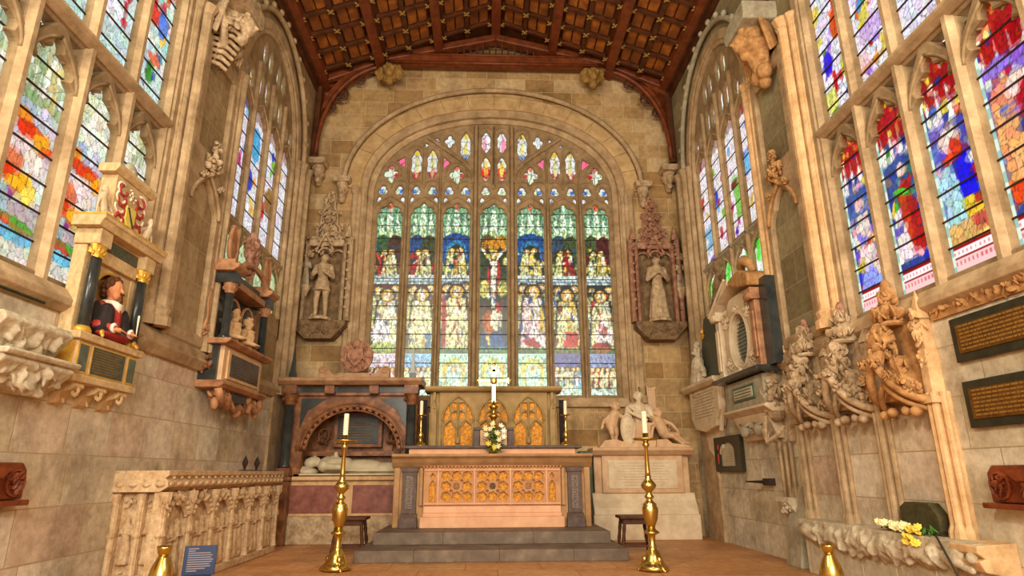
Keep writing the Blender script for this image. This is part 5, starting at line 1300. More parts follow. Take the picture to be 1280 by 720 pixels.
# ------------------------------------------------------------------ right east monument
rm = thing('cherub_monument', 'tall pinkish marble pedestal monument right of the altar', 'monument', (2.83, 12.3, 0))
m = MB(); m.box(-1.0, 1.0, -.18, .48, 0, .44); m.obj('plinth', 'marble_pale', rm, bevel=.015)
m = MB(); m.prism([(-.16, .44), (-.13, .56), (-.04, .68), (.02, .82), (.48, .82), (.48, .44)], 'x', -.98, .98); m.obj('moulded_base', 'marble_pale', rm, bevel=.01)
m = MB(); m.box(-.78, .78, -.02, .48, .82, 1.52); m.box(-.92, -.74, .06, .48, .8, 1.52); m.box(.74, .92, .06, .48, .8, 1.52); m.obj('pedestal', 'marble_pink', rm, bevel=.012)
m = MB(); m.box(-.66, .66, -.035, -.015, .90, 1.42); m.obj('inscription_panel', 'marble_pale', rm, bevel=.006)
m = MB()
for k in range(9):
    w_ = .5 - .06 * (k % 3); m.box(-w_, w_, -.038, -.034, 1.36 - k * .05, 1.366 - k * .05)
m.obj('inscription', 'carved_stone', rm)
m = MB(); m.prism([(-.08, 1.52), (-.17, 1.60), (-.17, 1.65), (.48, 1.65), (.48, 1.5), (-.02, 1.5)], 'x', -.97, .97); m.obj('cornice', 'marble_pink', rm, bevel=.01)
MB().box(-1.18, -.94, .1, .46, 0, 1.6).obj('side_return', 'green_stone', rm, bevel=.02)
ZM = 1.65
bu = thing('portrait_bust', 'draped marble bust of a man on a waisted pedestal above the monument', 'bust', (2.87, 12.45, ZM))
m = MB(); m.prism([(-.36, 0), (.36, 0), (.30, .10), (.20, .20), (.17, .34), (.19, .42), (.26, .44), (.26, .48), (-.26, .48), (-.26, .44), (-.19, .42), (-.17, .34), (-.20, .20), (-.30, .10)], 'y', -.16, .2); m.obj('pedestal', 'marble_pink', bu, bevel=.012)
m = MB(); bust(m, (0, 0, .40), .68, arms=False, wide=1.0); m.cap((-.2, -.02, .74), (-.24, -.05, .58), .09, .08); m.cap((.2, -.02, .74), (.24, -.05, .58), .09, .08); m.tube([(-.22, -.12, .80), (-.05, -.2, .66), (.15, -.19, .6), (.24, -.1, .55)], .035, 6); m.tube([(-.25, -.12, .7), (-.05, -.2, .58), (.12, -.17, .52)], .035, 6)
hair_on(m, (0, 0, .98), .095, 2, 0, 30, low=-.5); m.obj('figure', 'marble_pale', bu, remesh=.012)
c1 = thing('cherub_statue', 'marble cherub standing left of the bust and leaning on a shield', 'statue', (2.42, 12.36, ZM))
MB().prism([(-.42, 0), (.40, 0), (.34, .08), (.1, .10), (-.1, .16), (-.3, .14)], 'y', -.16, .18).obj('base', 'marble_pink', c1, bevel=.01)
m = MB(); cherub(m, (-.10, 0, .12), .74, lean=.05, mirror=1); m.obj('figure', 'marble_pink', c1, remesh=.012)
m = MB(); m.ell((.16, -.10, .35), (.14, .05, .29), (0, -.06, 0), 18, 10); m.tube([(.16 + .13 * math.cos(a), -.13, .35 + .27 * math.sin(a)) for a in np.linspace(0, 2 * PI, 24)[:-1]], .018, 6, closed=True); m.leafy((.16, -.14, .36), (.06, .02, .16), 14, 6); m.leafy((.16, -.12, .10), (.12, .06, .06), 14, 7); m.obj('shield', 'marble_pale', c1)
c2 = thing('cherub_statue', 'marble cherub seated right of the bust with legs stretched out', 'statue', (3.33, 12.36, ZM))
MB().prism([(-.22, 0), (.46, 0), (.42, .05), (.1, .08), (-.0, .16), (-.2, .15)], 'y', -.16, .18).obj('base', 'marble_pink', c2, bevel=.01)
m = MB(); cherub(m, (-.02, 0, .06), .74, mirror=1, pose='sit'); m.obj('figure', 'marble_pink', c2, remesh=.012)
sp = MB(); sp.box(-.17, .17, -.03, 0, -.2, .2); sp.prism([(-.17, .2), (-.2, .27), (-.05, .24), (0, .3), (.05, .24), (.2, .27), (.17, .2)], 'y', -.03, 0)
tag(sp.obj('wall_shield', 'marble_pink', loc=(3.14, 12.8, 2.62), bevel=.008), 'small pale stone shield fixed to the wall behind the bust', 'shield')

# ------------------------------------------------------------------ niche statues
def niche(x, robed, label, slabel, red, seed):
    t = thing('statue_niche', label, 'niche', (x, YE, 0), 0)
    m = MB()
    for sg in (1, -1):
        for dx, r_ in ((.40, .04), (.52, .05)):
            m.prism([(sg * dx - r_, -.22), (sg * dx, -.28), (sg * dx + r_, -.22), (sg * dx + r_, 0), (sg * dx - r_, 0)], 'z', 4.22, 5.9 if dx < .5 else 6.05)
        m.add([(sg * .46 - .07, -.26, 6.05), (sg * .46 + .07, -.26, 6.05), (sg * .46 + .07, -.1, 6.05), (sg * .46 - .07, -.1, 6.05), (sg * .46, -.18, 6.42)], [(0, 1, 4), (1, 2, 4), (2, 3, 4), (3, 0, 4), (3, 2, 1, 0)])
        for k in range(8): m.ell((sg * .5, -.25, 4.5 + k * .2), (.05, .04, .04), n=7, m=5)
        m.leafy((sg * .48, -.2, 6.0), (.08, .07, .22), 16, seed + 3)
    m.obj('side_shaft', red, t)
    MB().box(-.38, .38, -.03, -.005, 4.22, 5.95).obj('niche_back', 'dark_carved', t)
    m = MB()
    # three gablets with a spire of open crockets
    for cx, yy in ((-.24, -.16), (0, -.30), (.24, -.16)):
        for sg in (1, -1):
            m.tube([(cx + sg * .17 * (1 - t_ ** 1.5), yy, 5.68 + .42 * t_) for t_ in np.linspace(0, 1, 6)], .026, 5)
            for k in range(4): m.ell((cx + sg * .17 * (1 - (k / 4) ** 1.5), yy - .02, 5.74 + .42 * k / 4), (.034, .03, .034), n=6, m=4)
            m.tube([(cx + sg * .13 * math.cos(a), yy + .02, 5.66 + .12 * math.sin(a)) for a in np.linspace(0, PI / 2, 5)], .02, 5)
        m.leafy((cx, yy, 6.14), (.05, .05, .07), 9, seed, lr=.5)
        m.prism([(cx - .12, 5.95), (cx + .12, 5.95), (cx, 6.2)], 'y', yy + .05, -.02)
    m.box(-.36, .36, -.20, 0, 5.86, 6.0)
    for lv, (hw, z0, z1) in enumerate(((.26, 6.0, 6.35), (.18, 6.35, 6.7), (.10, 6.7, 7.0))):
        for sg in (1, -1):
            m.tube([(sg * hw, -.14, z0), (sg * hw * .9, -.14, z1 - .06), (sg * hw * .4, -.14, z1 + .1)], .028, 5)
            m.leafy((sg * hw, -.14, z1 - .05), (.06, .05, .07), 9, seed + lv, lr=.5)
        m.leafy((0, -.16, (z0 + z1) / 2), (hw * .8, .06, .18), 22, seed + 20 + lv, lr=.4); m.box(-hw * .7, hw * .7, -.1, 0, z0, z1)
    m.leafy((0, -.12, 7.05), (.07, .06, .09), 10, seed, lr=.5)
    m.obj('canopy', red, t)
    m = MB(); m.prism([(-.52, 4.20), (.54, 4.20), (.54, 4.10), (.44, 4.0), (.28, 3.82), (-.26, 3.82), (-.44, 4.0), (-.52, 4.10)], 'y', -.34, 0)
    m.leafy((0, -.30, 4.0), (.46, .08, .13), 60, seed + 9, lr=.3); m.obj('corbel', 'dark_carved', t)
    s_ = thing('niche_statue', slabel, 'statue', (x, YE - .26, 4.20))
    m = MB(); m.lathe([(.24, 0), (.24, .05), (.2, .08)], 10); m.obj('base', 'carved_stone', s_, bevel=.005)
    m = MB(); standing(m, (0, 0, .07), 1.36, robed=robed, seed=seed, arm=(.5, .3) if not robed else (.7, .8))
    m.obj('figure', 'carved_stone' if not robed else 'marble_brown' if False else 'carved_stone', s_, remesh=.017)
niche(-3.60, False, 'stone canopied niche on the east wall left of the window', 'stone figure with bare legs standing in the left canopied niche', 'carved_stone', 31)
niche(3.46, True, 'reddish canopied niche on the east wall right of the window', 'robed stone figure standing in the right reddish niche', 'red_carved', 57)

# ------------------------------------------------------------------ corbels
def small_corbel(name, label, loc, rz, mat, seed, size=1.0):
    t = thing(name, label, 'corbel', loc, rz)
    m = MB(); m.prism([(-.16, .20), (.16, .20), (.19, .26), (.19, .34), (-.19, .34), (-.19, .26)], 'y', -.36 * size, 0); m.obj('cap_stone', mat, t, bevel=.01)
    m = MB(); head(m, (0, -.20, .04), .13 * size); hair_on(m, (0, -.16, .05), .15 * size, seed, 0, 26, low=-.7); m.cap((0, -.15, .15), (0, -.09, -.18), .14, .07); m.obj('carved_head', mat, t, remesh=.016)
small_corbel('head_corbel', 'carved head corbel under the roof brace in the left corner', (-3.93, YE, 7.55), 0, 'carved_stone', 3)
small_corbel('head_corbel', 'carved head corbel under the roof brace in the right corner', (3.93, YE, 7.50), 0, 'carved_stone', 4)
small_corbel('hood_stop', 'carved head ending the window hood moulding on the left', (-3.38, YE, 7.15), 0, 'carved_stone', 5, .8)
small_corbel('hood_stop', 'carved head ending the window hood moulding on the right', (3.32, YE, 7.12), 0, 'carved_stone', 6, .8)
def mask_boss(x, label, seed):
    t = thing('carved_boss', label, 'boss', (x, 12.38, 10.02))
    m = MB(); head(m, (0, -.06, 0), .18); m.leafy((0, .02, .0), (.32, .07, .24), 46, seed, lr=.45); m.ell((-.1, -.16, .05), .05, n=7, m=5); m.ell((.1, -.16, .05), .05, n=7, m=5)
    m.obj('mask', 'boss_gold', t, remesh=.02)
mask_boss(-2.43, 'leafy gilded mask boss on the left of the roof truss', 8)
mask_boss(2.25, 'leafy gilded mask boss on the right of the roof truss', 9)
# two big sculpted corbels
def big_corbel(side):
    if side < 0: t = L_('angel_corbel', 'large carved beast corbel high between the left windows', 'corbel', 7.72); s = 1; mat = 'carved_stone'
    else: t = R_('angel_corbel', 'large orange carved corbel figure high between the right windows', 'corbel', 7.85); s = -1; mat = 'ochre_carved'
    m = MB(); m.prism([(-.34, 7.62), (.34, 7.62), (.38, 7.70), (.38, 7.90), (-.38, 7.90), (-.38, 7.70)], 'y', -.52, 0); m.obj('cap_stone', 'grey_stone' if s < 0 else 'carved_stone', t, bevel=.02)
    m = MB()
    head(m, (0, -.42, 7.42), .16); hair_on(m, (0, -.38, 7.44), .17, 4, 0, 26)
    if s < 0:
        for k in range(5):
            z = 7.34 - k * .085; w = .25 - .025 * k
            m.tube([(-w, -.12, z - .02), (-w * .7, -.36 + .05 * k, z), (0, -.44 + .06 * k, z + .01), (w * .7, -.36 + .05 * k, z), (w, -.12, z - .02)], .062, 7)
        m.cap((0, -.22, 7.5), (0, -.15, 6.95), .215, .14); m.cap((0, -.30, 7.3), (0, -.24, 7.05), .12, .10)
        m.ell((-.1, -.18, 6.88), (.12, .12, .13), n=9, m=6); m.ell((.1, -.18, 6.88), (.12, .12, .13), n=9, m=6); m.ell((0, -.14, 6.76), (.1, .1, .11), n=9, m=6)
    else:
        m.cap((0, -.20, 7.5), (0, -.11, 6.9), .19, .10); m.leafy((0, -.30, 7.38), (.34, .12, .22), 30, 6, lr=.3)
        for k in range(7):
            z = 7.26 - k * .085; w = .24 - .02 * k; m.tube([(-w, -.06, z), (-w * .6, -.34 + .03 * k, z - .02), (0, -.42 + .035 * k, z - .05), (w * .6, -.34 + .03 * k, z - .02), (w, -.06, z)], .034, 6)
        for sg in (1, -1): m.tube([(sg * .2, -.2, 7.55), (sg * .38, -.22, 7.4), (sg * .3, -.25, 7.2), (sg * .12, -.2, 7.0)], .06, 7)
    m.obj('carved_figure', mat, t, remesh=.012, sm_it=1)
    for sg in (1, -1):
        m = MB()
        for k in range(6): m.cap((sg * (.26 + .02 * k), -.12 - .03 * k, 7.58), (sg * (.34 + .015 * k), -.06 - .03 * k, 7.18 - .03 * k), .035, .02, 6)
        m.obj('wing', mat, t, smooth=True)
big_corbel(-1); big_corbel(1)
# ogee hoods with leafy finials
def ogee(side):
    s = -1 if side > 0 else 1
    mk = R_ if side > 0 else L_
    t = mk('ogee_hood', 'leafy ogee hood moulding on the %s blind panel' % ('right' if side > 0 else 'left'), 'hood moulding', 7.98)
    mat = 'ochre_carved' if side > 0 else 'carved_stone'
    m = MB()
    for sg in (1, -1): m.tube([(sg * .43 * (1 - t_ ** 1.9) ** .9, -.095, 4.66 + .5 * t_) for t_ in np.linspace(0, 1, 10)] + [(0, -.11, 5.34)], .028, 7)
    m.obj('moulding', mat if side > 0 else 'dressed_stone', t, smooth=True)
    m = MB(); m.leafy((0, -.13, 5.34), (.22, .08, .12), 40, 3, lr=.34); m.cap((0, -.12, 5.2), (0, -.13, 5.6), .04, .03); m.leafy((0, -.14, 5.6), (.08, .06, .08), 16, 4, lr=.4)
    for sg in (1, -1): m.leafy((sg * .26, -.14, 5.07), (.06, .05, .05), 9, 8, lr=.5)
    m.obj('finial', mat, t, smooth=True)
ogee(1); ogee(-1)
# ------------------------------------------------------------------ carved table tomb on the left
tt = thing('table_tomb', 'carved stone table tomb with figures in niches along its sides', 'tomb', (-3.83, 9.0, 0))
# local: x -0.27 (wall) .. 0.27 (front, +X side faces the room), y -1.9..1.95
m = MB(); m.box(-.27, .18, -1.80, 1.86, .0, 1.02); m.obj('core', 'tomb_stone', tt, bevel=.02)
m = MB(); m.box(-.27, .28, -1.90, 1.95, 0, .10); m.box(-.27, .24, -1.86, 1.90, .10, .2); m.obj('plinth', 'tomb_stone', tt, bevel=.02)
m = MB(); m.prism([(-.27, 1.02), (.22, 1.02), (.30, 1.07), (.30, 1.13), (.26, 1.16), (.30, 1.19), (.30, 1.24), (-.27, 1.24)], 'y', -1.94, 1.97)
R0 = random.Random(3)
for k in range(22):
    y = -1.85 + k * .178; m.ell((.30, y, 1.10), (.02, .06, .028), n=7, m=5); m.ell((.285, y + .06, 1.165), (.02, .03, .02), n=6, m=4)
for k in range(4): m.ell((-.2 + k * .14, -1.95, 1.10), (.05, .02, .03), n=7, m=5)
m.obj('table_slab', 'tomb_stone', tt, bevel=.012)
# the long side: bays
by = [-1.86 + .62 * k for k in range(7)]
for k, y in enumerate(by[:-1] + [1.86]):
    m = MB(); m.box(.16, .25, y - .045, y + .045, .1, 1.02); m.lathe([(.05, .1), (.035, .2), (.03, .55), (.05, .58), (.05, .62), (.03, .65), (.03, .85), (.06, .92), (.07, 1.02)], 8, c=(.26, y, 0)); m.leafy((.26, y, .93), (.05, .05, .08), 10, k, lr=.5)
    m.obj('buttress', 'tomb_stone', tt)
for k in range(6):
    y = by[k] + .31
    m = MB()
    for sg in (1, -1):
        m.tube([(.24, y + sg * .25 * (1 - t_ ** 1.6), .74 + .22 * t_) for t_ in np.linspace(0, 1, 8)], .028, 6)
        for q in range(4): m.ell((.27, y + sg * .25 * (1 - (q / 4) ** 1.6), .78 + .22 * q / 4), (.03, .03, .03), n=6, m=4)
    m.leafy((.25, y, .95), (.05, .14, .07), 16, k + 20, lr=.4); m.obj('canopy', 'tomb_stone', tt)
    m = MB()
    for q, dy in enumerate((-.13, .02, .15)):
        hgt = .52 - .05 * (q % 2); cc = Vector((.20, y + dy, .2))
        Q = Matrix.Translation(cc) @ Matrix.Rotation(PI / 2, 4, 'Z')
        mm = MB(); standing(mm, (0, 0, 0), hgt, seed=k * 3 + q); m.add(mm.v, mm.f, Q)
    for q in range(3): m.ell((.23, y - .18 + q * .18, .16), (.03, .07, .05), n=7, m=5)
    m.obj('relief_figures', 'tomb_stone', tt, remesh=.014)
# the near end
for x in (-.24, .0 + .02, .25):
    m = MB(); m.box(x - .035, x + .035, -1.88, -1.8, .1, 1.02); m.lathe([(.045, .1), (.03, .2), (.028, .55), (.045, .58), (.028, .62), (.028, .85), (.05, 1.0)], 8, c=(x, -1.88, 0)); m.obj('buttress', 'tomb_stone', tt)
for x in (-.11, .135):
    m = MB(); standing(m, (x, -1.82, .3), .46, seed=int(50 + x * 100)); m.leafy((x, -1.84, .22), (.08, .03, .06), 10, 5); m.leafy((x, -1.84, .90), (.09, .04, .07), 16, 6); m.obj('relief_figures', 'tomb_stone', tt, remesh=.012)
for k, (dx, dy) in enumerate(((.0, 1.0), (.03, 1.42))):
    m = MB(); m.box(-.08, .08, -.03, .03, 0, .018); m.lathe([(.03, .0), (.015, .03), (.022, .06), (.04, .10), (.045, .13), (.03, .17), (.012, .21), (.0, .24)], 10)
    tag(m.obj('finial_ornament', 'iron', loc=(-3.83 + dx, 9.0 + dy, 1.24), smooth=False), ['small dark spiked finial on the table tomb, the one nearer the camera', 'small dark spiked finial on the table tomb, the one nearer the altar'][k], 'finial')

# ------------------------------------------------------------------ brass urns, sign
def urn(loc, label):
    t = thing('brass_urn', label, 'urn', loc, 0, 'pair of brass urns at the front edge')
    MB().lathe([(.12, 0), (.12, .02), (.05, .05), (.035, .12), (.06, .17), (.10, .24), (.105, .30), (.085, .38), (.05, .45), (.04, .48)], 18).obj('body', 'brass', t, smooth=True)
    MB().lathe([(.04, .475), (.05, .49), (.062, .53), (.066, .55), (.05, .545), (.035, .50)], 18).obj('rim', 'brass', t, smooth=True)
    return t
u1 = urn((-3.0, 6.07, .04), 'brass urn in front of the carved table tomb'); u2 = copy_tree(u1); u2.location = (3.02, 6.09, .0); u2['label'] = 'brass urn in front of the carved wall seats on the right'
sg_ = thing('information_board', 'small dark blue board with pale text leaning near the table tomb', 'sign', (-3.22, 7.35, 0))
M_ = Matrix.Rotation(-.10, 4, 'X')
MB().box(-.16, .16, -.012, .012, .165, .46, M=M_).obj('panel', 'navy_board', sg_, bevel=.004)
MB().prism([(-.05, 0), (.20, 0), (.09, .30), (.04, .30), (.02, .17), (-.05, .17)], 'x', -.12, .12).obj('stand', 'navy_board', sg_)
m = MB()
for k, w in enumerate((.10, .07, .22, .24, .23, .25, .24, .22, .23, .18, .10)):
    m.box(-.12, -.12 + w, -.014, -.011, .425 - k * .022, .435 - k * .022, M=M_)
m.obj('lettering', 'letter_pale', sg_); sg_.rotation_euler = (0, 0, .30)

# ------------------------------------------------------------------ painted half-figure monument (left wall)
M1 = L_('writer_monument', 'painted wall monument with black columns framing a half-length man', 'monument', 6.22)
M1.scale = (.98, .62, 1.055); M1.location.z = -.066
m = MB(); m.prism([(-.50, -.36), (.50, -.36), (.55, 0), (-.55, 0)], 'z', 2.01, 2.34); m.obj('pedestal', 'painted_cream', M1, bevel=.006)
m = MB(); m.box(-.56, .56, -.42, 0, 2.33, 2.40); m.box(-.53, .53, -.40, 0, 1.97, 2.03); m.obj('ledge', 'painted_cream', M1, bevel=.012)
m = MB()
for x0, x1 in ((-.49, -.33), (-.28, .28), (.33, .49)):
    f_ = m.box(x0, x1, -.372, -.36, 2.05, 2.31)
m.obj('panel_frame', 'gilding', M1)
MB().box(-.27, .27, -.378, -.365, 2.06, 2.30).obj('inscription_tablet', 'touch_slate', M1)
for sg in (1, -1): MB().box(*sorted((sg * .345, sg * .475)), -.378, -.365, 2.065, 2.295).obj('side_tablet', 'marble_green', M1)
m = MB()
for k in range(9): m.box(-.24, .23 - (k % 3) * .05, -.3795, -.377, 2.275 - k * .024, 2.281 - k * .024)
m.obj('inscription', 'letter_gold', M1)
for sg in (1, -1): MB().prism([(-.33, 2.05), (-.05, 2.05), (-.05, 2.31), (-.33, 2.31)], 'x', *sorted((sg * .515, sg * .535))).obj('side_tablet', 'gilding', M1)
for x in (-.36, -.0, .36):
    m = MB(); m.prism([(0, 1.97), (-.34, 1.97), (-.36, 1.93), (-.30, 1.90), (-.16, 1.88), (-.08, 1.80), (0, 1.78)], 'x', x - .07, x + .07); m.tube([(x, -.31 + .04 * math.cos(a), 1.90 + .04 * math.sin(a)) for a in np.linspace(0, 6.3, 9)], .02, 6); m.leafy((x, -.1, 1.84), (.07, .06, .05), 10, 4)
    m.obj('bracket', 'painted_cream', M1)
for sg in (1, -1):
    x = sg * .42
    m = MB(); m.lathe([(.10, 2.40), (.10, 2.43), (.075, 2.46)], 14, c=(x, -.30, 0)); m.obj('column_base', 'gilding', M1, smooth=True)
    MB().lathe([(.072, 2.45), (.070, 2.8), (.062, 3.10)], 16, c=(x, -.30, 0)).obj('column', 'marble_black', M1, smooth=True)
    m = MB(); m.lathe([(.06, 3.09), (.07, 3.12), (.10, 3.21)], 12, c=(x, -.30, 0)); m.leafy((x, -.30, 3.15), (.09, .09, .05), 26, 6, lr=.45); m.obj('capital', 'gilding', M1)
    m = MB(); m.box(x - .10, x + .10, -.40, 0, 3.21, 3.36); m.obj('entablature_block', 'painted_cream', M1, bevel=.01)
    m = MB(); m.box(*sorted((sg * .33, sg * .50)), -.20, 0, 2.40, 3.21); m.obj('pilaster', 'painted_cream', M1, bevel=.008)
m = MB(); m.box(-.34, .34, -.26, 0, 3.10, 3.36); m.obj('architrave', 'painted_cream', M1, bevel=.008)
MB().box(-.30, .30, -.272, -.26, 3.22, 3.33).obj('frieze_panel', 'touch_slate', M1)
m = MB(); m.prism([(0, 3.36), (-.43, 3.36), (-.47, 3.42), (-.50, 3.43), (-.50, 3.48), (0, 3.48)], 'x', -.60, .60); m.obj('cornice', 'painted_cream', M1, bevel=.008)
MB().box(-.605, .605, -.505, 0, 3.465, 3.482).obj('cornice_edge', 'gilding', M1)
MB().prism([(0, 3.365), (-.42, 3.365), (-.44, 3.40), (0, 3.40)], 'x', -.57, .57).obj('cornice_soffit', 'painted_cream', M1)
# niche: arch frame
curve_solid('niche_arch', rect(-.34, .34, 2.40, 3.12), [arch_round(0, .27, 2.41, 2.80, .26)], .08, 'painted_cream', M1, bevel=.01, y0=-.18)
m = MB(); m.tube([(.27 * math.cos(a), -.185, 2.80 + .26 * math.sin(a)) for a in np.linspace(0, PI, 20)], .014, 6); m.tube([(-.27, -.185, 2.4), (-.27, -.185, 2.8)], .014, 6); m.tube([(.27, -.185, 2.4), (.27, -.185, 2.8)], .014, 6); m.obj('arch_edge', 'gilding', M1)
m = MB(); m.box(-.30, .30, -.06, 0, 2.40, 3.1); m.obj('niche_back', 'boss_gold', M1)
# upper block with coat of arms
m = MB(); m.box(-.30, .30, -.26, 0, 3.48, 4.0); m.obj('heraldic_block', 'painted_cream', M1, bevel=.008)
m = MB(); m.prism([(0, 4.0), (-.28, 4.0), (-.34, 4.05), (-.34, 4.09), (0, 4.09)], 'x', -.38, .38); m.obj('block_cornice', 'painted_cream', M1, bevel=.008)
for sg in (1, -1):
    m = MB()
    for k in range(4): m.tube([(sg * (.17 + .07 * math.cos(a + k)) , -.275, 3.58 + .10 * k + .05 * math.sin(a + k)) for a in np.linspace(0, 4.6, 8)], .018, 5)
    m.obj('mantling', 'heraldic_red', M1, smooth=True)
m = MB()
for sg in (1, -1):
    for k in range(4): m.tube([(sg * (.19 + .08 * math.cos(a + k)), -.27, 3.60 + .10 * k + .055 * math.sin(a + k)) for a in np.linspace(1, 5.6, 8)], .014, 5)
m.leafy((0, -.28, 3.88), (.07, .03, .08), 12, 5); m.obj('mantling_edge', 'white_paint', M1, smooth=True)
m = MB(); m.prism([(-.09, 3.76), (.09, 3.76), (.09, 3.62), (0, 3.51), (-.09, 3.62)], 'y', -.30, -.26); m.obj('shield', 'heraldic_yellow', M1, bevel=.006)
MB().prism([(-.075, 3.74), (-.05, 3.75), (.075, 3.57), (.05, 3.56)], 'y', -.306, -.30).obj('shield_band', 'marble_black', M1)
for sg in (1, -1):
    m = MB(); cherub(m, (sg * .40, -.24, 3.47), .36, mirror=-sg, pose='sit'); m.obj('cherub', 'marble_pale', M1, remesh=.009)
m = MB(); m.ell((0, -.14, 4.17), (.085, .10, .085), n=12, m=8); m.ell((0, -.23, 4.13), (.05, .04, .05), n=8, m=6); m.box(-.2, .2, -.22, -.04, 4.08, 4.11); m.obj('skull', 'grey_stone', M1, smooth=True)
# the half-length figure
bf = L_('painted_bust', 'painted half-length bearded man in red and black writing on a cushion', 'bust', 6.22)
bf.scale = (1.0, .8, 1.055); bf.location.z = -.066
by_ = -.18
m = MB(); m.cap((-.14, by_, 2.68), (.14, by_, 2.68), .085, .085); m.cap((0, by_, 2.66), (0, by_, 2.46), .15, .15); m.obj('doublet', 'heraldic_red', bf, remesh=.010)
m = MB()
for sg in (1, -1):
    m.cap((sg * .19, by_ + .01, 2.67), (sg * .22, by_ - .02, 2.52), .075, .07); m.cap((sg * .13, by_ - .07, 2.66), (sg * .16, by_ - .09, 2.50), .085, .10); m.cap((sg * .15, by_ + .02, 2.72), (sg * .08, by_, 2.74), .05, .04)
m.cap((-.1, by_ + .06, 2.66), (.1, by_ + .06, 2.66), .1, .1)
m.obj('black_gown', 'black_cloth', bf, remesh=.010)
m = MB()
for sg in (1, -1): m.cap((sg * .23, by_ - .04, 2.52), (sg * .15, by_ - .19, 2.50), .055, .04)
m.obj('sleeve', 'heraldic_red', bf, smooth=True)
m = MB()
for sg in (1, -1): MB().lathe([(.045, 0), (.048, .03)], 10, M=Matrix.Translation((sg * .15, by_ - .19, 2.50)) @ Matrix.Rotation(PI / 2, 4, 'X')).obj('cuff', 'white_paint', bf, smooth=True)
m = MB(); m.prism([(-.09, 2.76), (.09, 2.76), (.05, 2.70), (0, 2.66), (-.05, 2.70)], 'y', by_ - .14, by_ - .02); m.tube([(.10 * math.cos(a), by_ + .09 * math.sin(a) - .01, 2.765) for a in np.linspace(0, 2 * PI, 16)[:-1]], .022, 6, closed=True)
m.obj('collar', 'white_paint', bf, smooth=True)
m = MB(); head(m, (0, by_ - .02, 2.90), .105); m.obj('head', 'flesh_paint', bf, remesh=.0075)
for sg in (1, -1):
    m = MB(); hand(m, (sg * .145, by_ - .21, 2.49), (-sg * .5, -.8, -.1), sg, .13); m.obj('hand', 'flesh_paint', bf, remesh=.006)
m = MB(); hair_on(m, (0, by_, 2.90), .108, 3, 0, 40, low=-.5)
m2 = MB()
for p, f_ in ((m, 0),):
    pass
m.obj('hair', 'hair_brown', bf, smooth=True)
m = MB(); m.cap((-.03, by_ - .125, 2.86), (.03, by_ - .125, 2.86), .010, .010); m.ell((0, by_ - .105, 2.80), (.03, .03, .035), n=8, m=6); m.obj('beard', 'hair_brown', bf, smooth=True)
m = MB(); m.cap((.13, by_ - .29, 2.49), (.17, by_ - .26, 2.68), .004, .014, 6); m.obj('quill', 'white_paint', bf)
cu_ = L_('cushion', 'red and green tasselled cushion under the painted man\'s hands', 'cushion', 6.22)
cu_.scale = (1, .75, 1.055); cu_.location.z = -.066
m = MB(); m.ell((0, -.30, 2.445), (.27, .13, .045), n=20, m=8); m.obj('pillow', 'red_cloth', cu_, smooth=True)
m = MB(); m.ell((0, -.32, 2.465), (.20, .10, .03), n=18, m=7); m.obj('green_top', 'green_stone', cu_, smooth=True)
m = MB()
for sg in (1, -1): m.ell((sg * .28, -.38, 2.43), (.03, .025, .03), n=8, m=6); m.cap((sg * .28, -.38, 2.43), (sg * .30, -.41, 2.40), .015, .02)
m.obj('tassel', 'gilding', cu_, smooth=True)

# ------------------------------------------------------------------ double bust monument (left wall)
M2 = L_('double_bust_monument', 'brown and black wall monument framing two stone busts under arches', 'monument', 9.42)
m = MB(); m.box(-.92, .92, -.05, 0, 2.85, 4.1); m.obj('backing', 'marble_black', M2)
m = MB(); m.box(-.74, .74, -.30, 0, 2.42, 2.93); m.obj('pedestal', 'marble_pink', M2, bevel=.01)
MB().box(-.80, .80, -.24, 0, 2.40, 2.93).obj('pedestal_black', 'marble_black', M2)
MB().box(-.62, .62, -.325, -.29, 2.47, 2.88).obj('panel_frame', 'warm_stone', M2, bevel=.012)
MB().box(-.54, .54, -.335, -.32, 2.52, 2.83).obj('inscription_tablet', 'marble_black', M2)
m = MB()
for k in range(7): m.box(-.46, .44 - (k % 3) * .08, -.337, -.334, 2.79 - k * .037, 2.797 - k * .037)
m.obj('inscription', 'dark_carved', M2)
m = MB(); m.prism([(0, 2.93), (-.36, 2.93), (-.42, 2.97), (-.42, 3.01), (0, 3.01)], 'x', -.88, .88); m.prism([(0, 2.33), (-.34, 2.33), (-.40, 2.38), (-.36, 2.43), (0, 2.43)], 'x', -.86, .86); m.obj('ledge', 'rust_marble', M2, bevel=.012)
m = MB(); m.box(-.3, .3, -.28, 0, 2.20, 2.33); m.obj('lower_panel', 'marble_black', M2)
m = MB()
for sg in (1, -1):
    m.tube([(sg * .80, -.30, 2.33), (sg * .74, -.32, 2.2), (sg * .62, -.3, 2.14), (sg * .56, -.28, 2.22), (sg * .42, -.28, 2.18), (sg * .34, -.28, 2.10)], .055, 7); m.ell((sg * .76, -.26, 2.12), (.06, .06, .09), n=8, m=6)
    m.leafy((sg * .5, -.2, 2.24), (.26, .12, .08), 26, 7, lr=.4)
m.tube([(-.3, -.26, 2.2), (-.15, -.28, 2.08), (0, -.30, 2.14), (.15, -.28, 2.08), (.3, -.26, 2.2)], .05, 7); m.ell((0, -.26, 2.06), (.08, .08, .08), n=9, m=6); m.obj('scroll_brackets', 'rust_marble', M2, smooth=True)
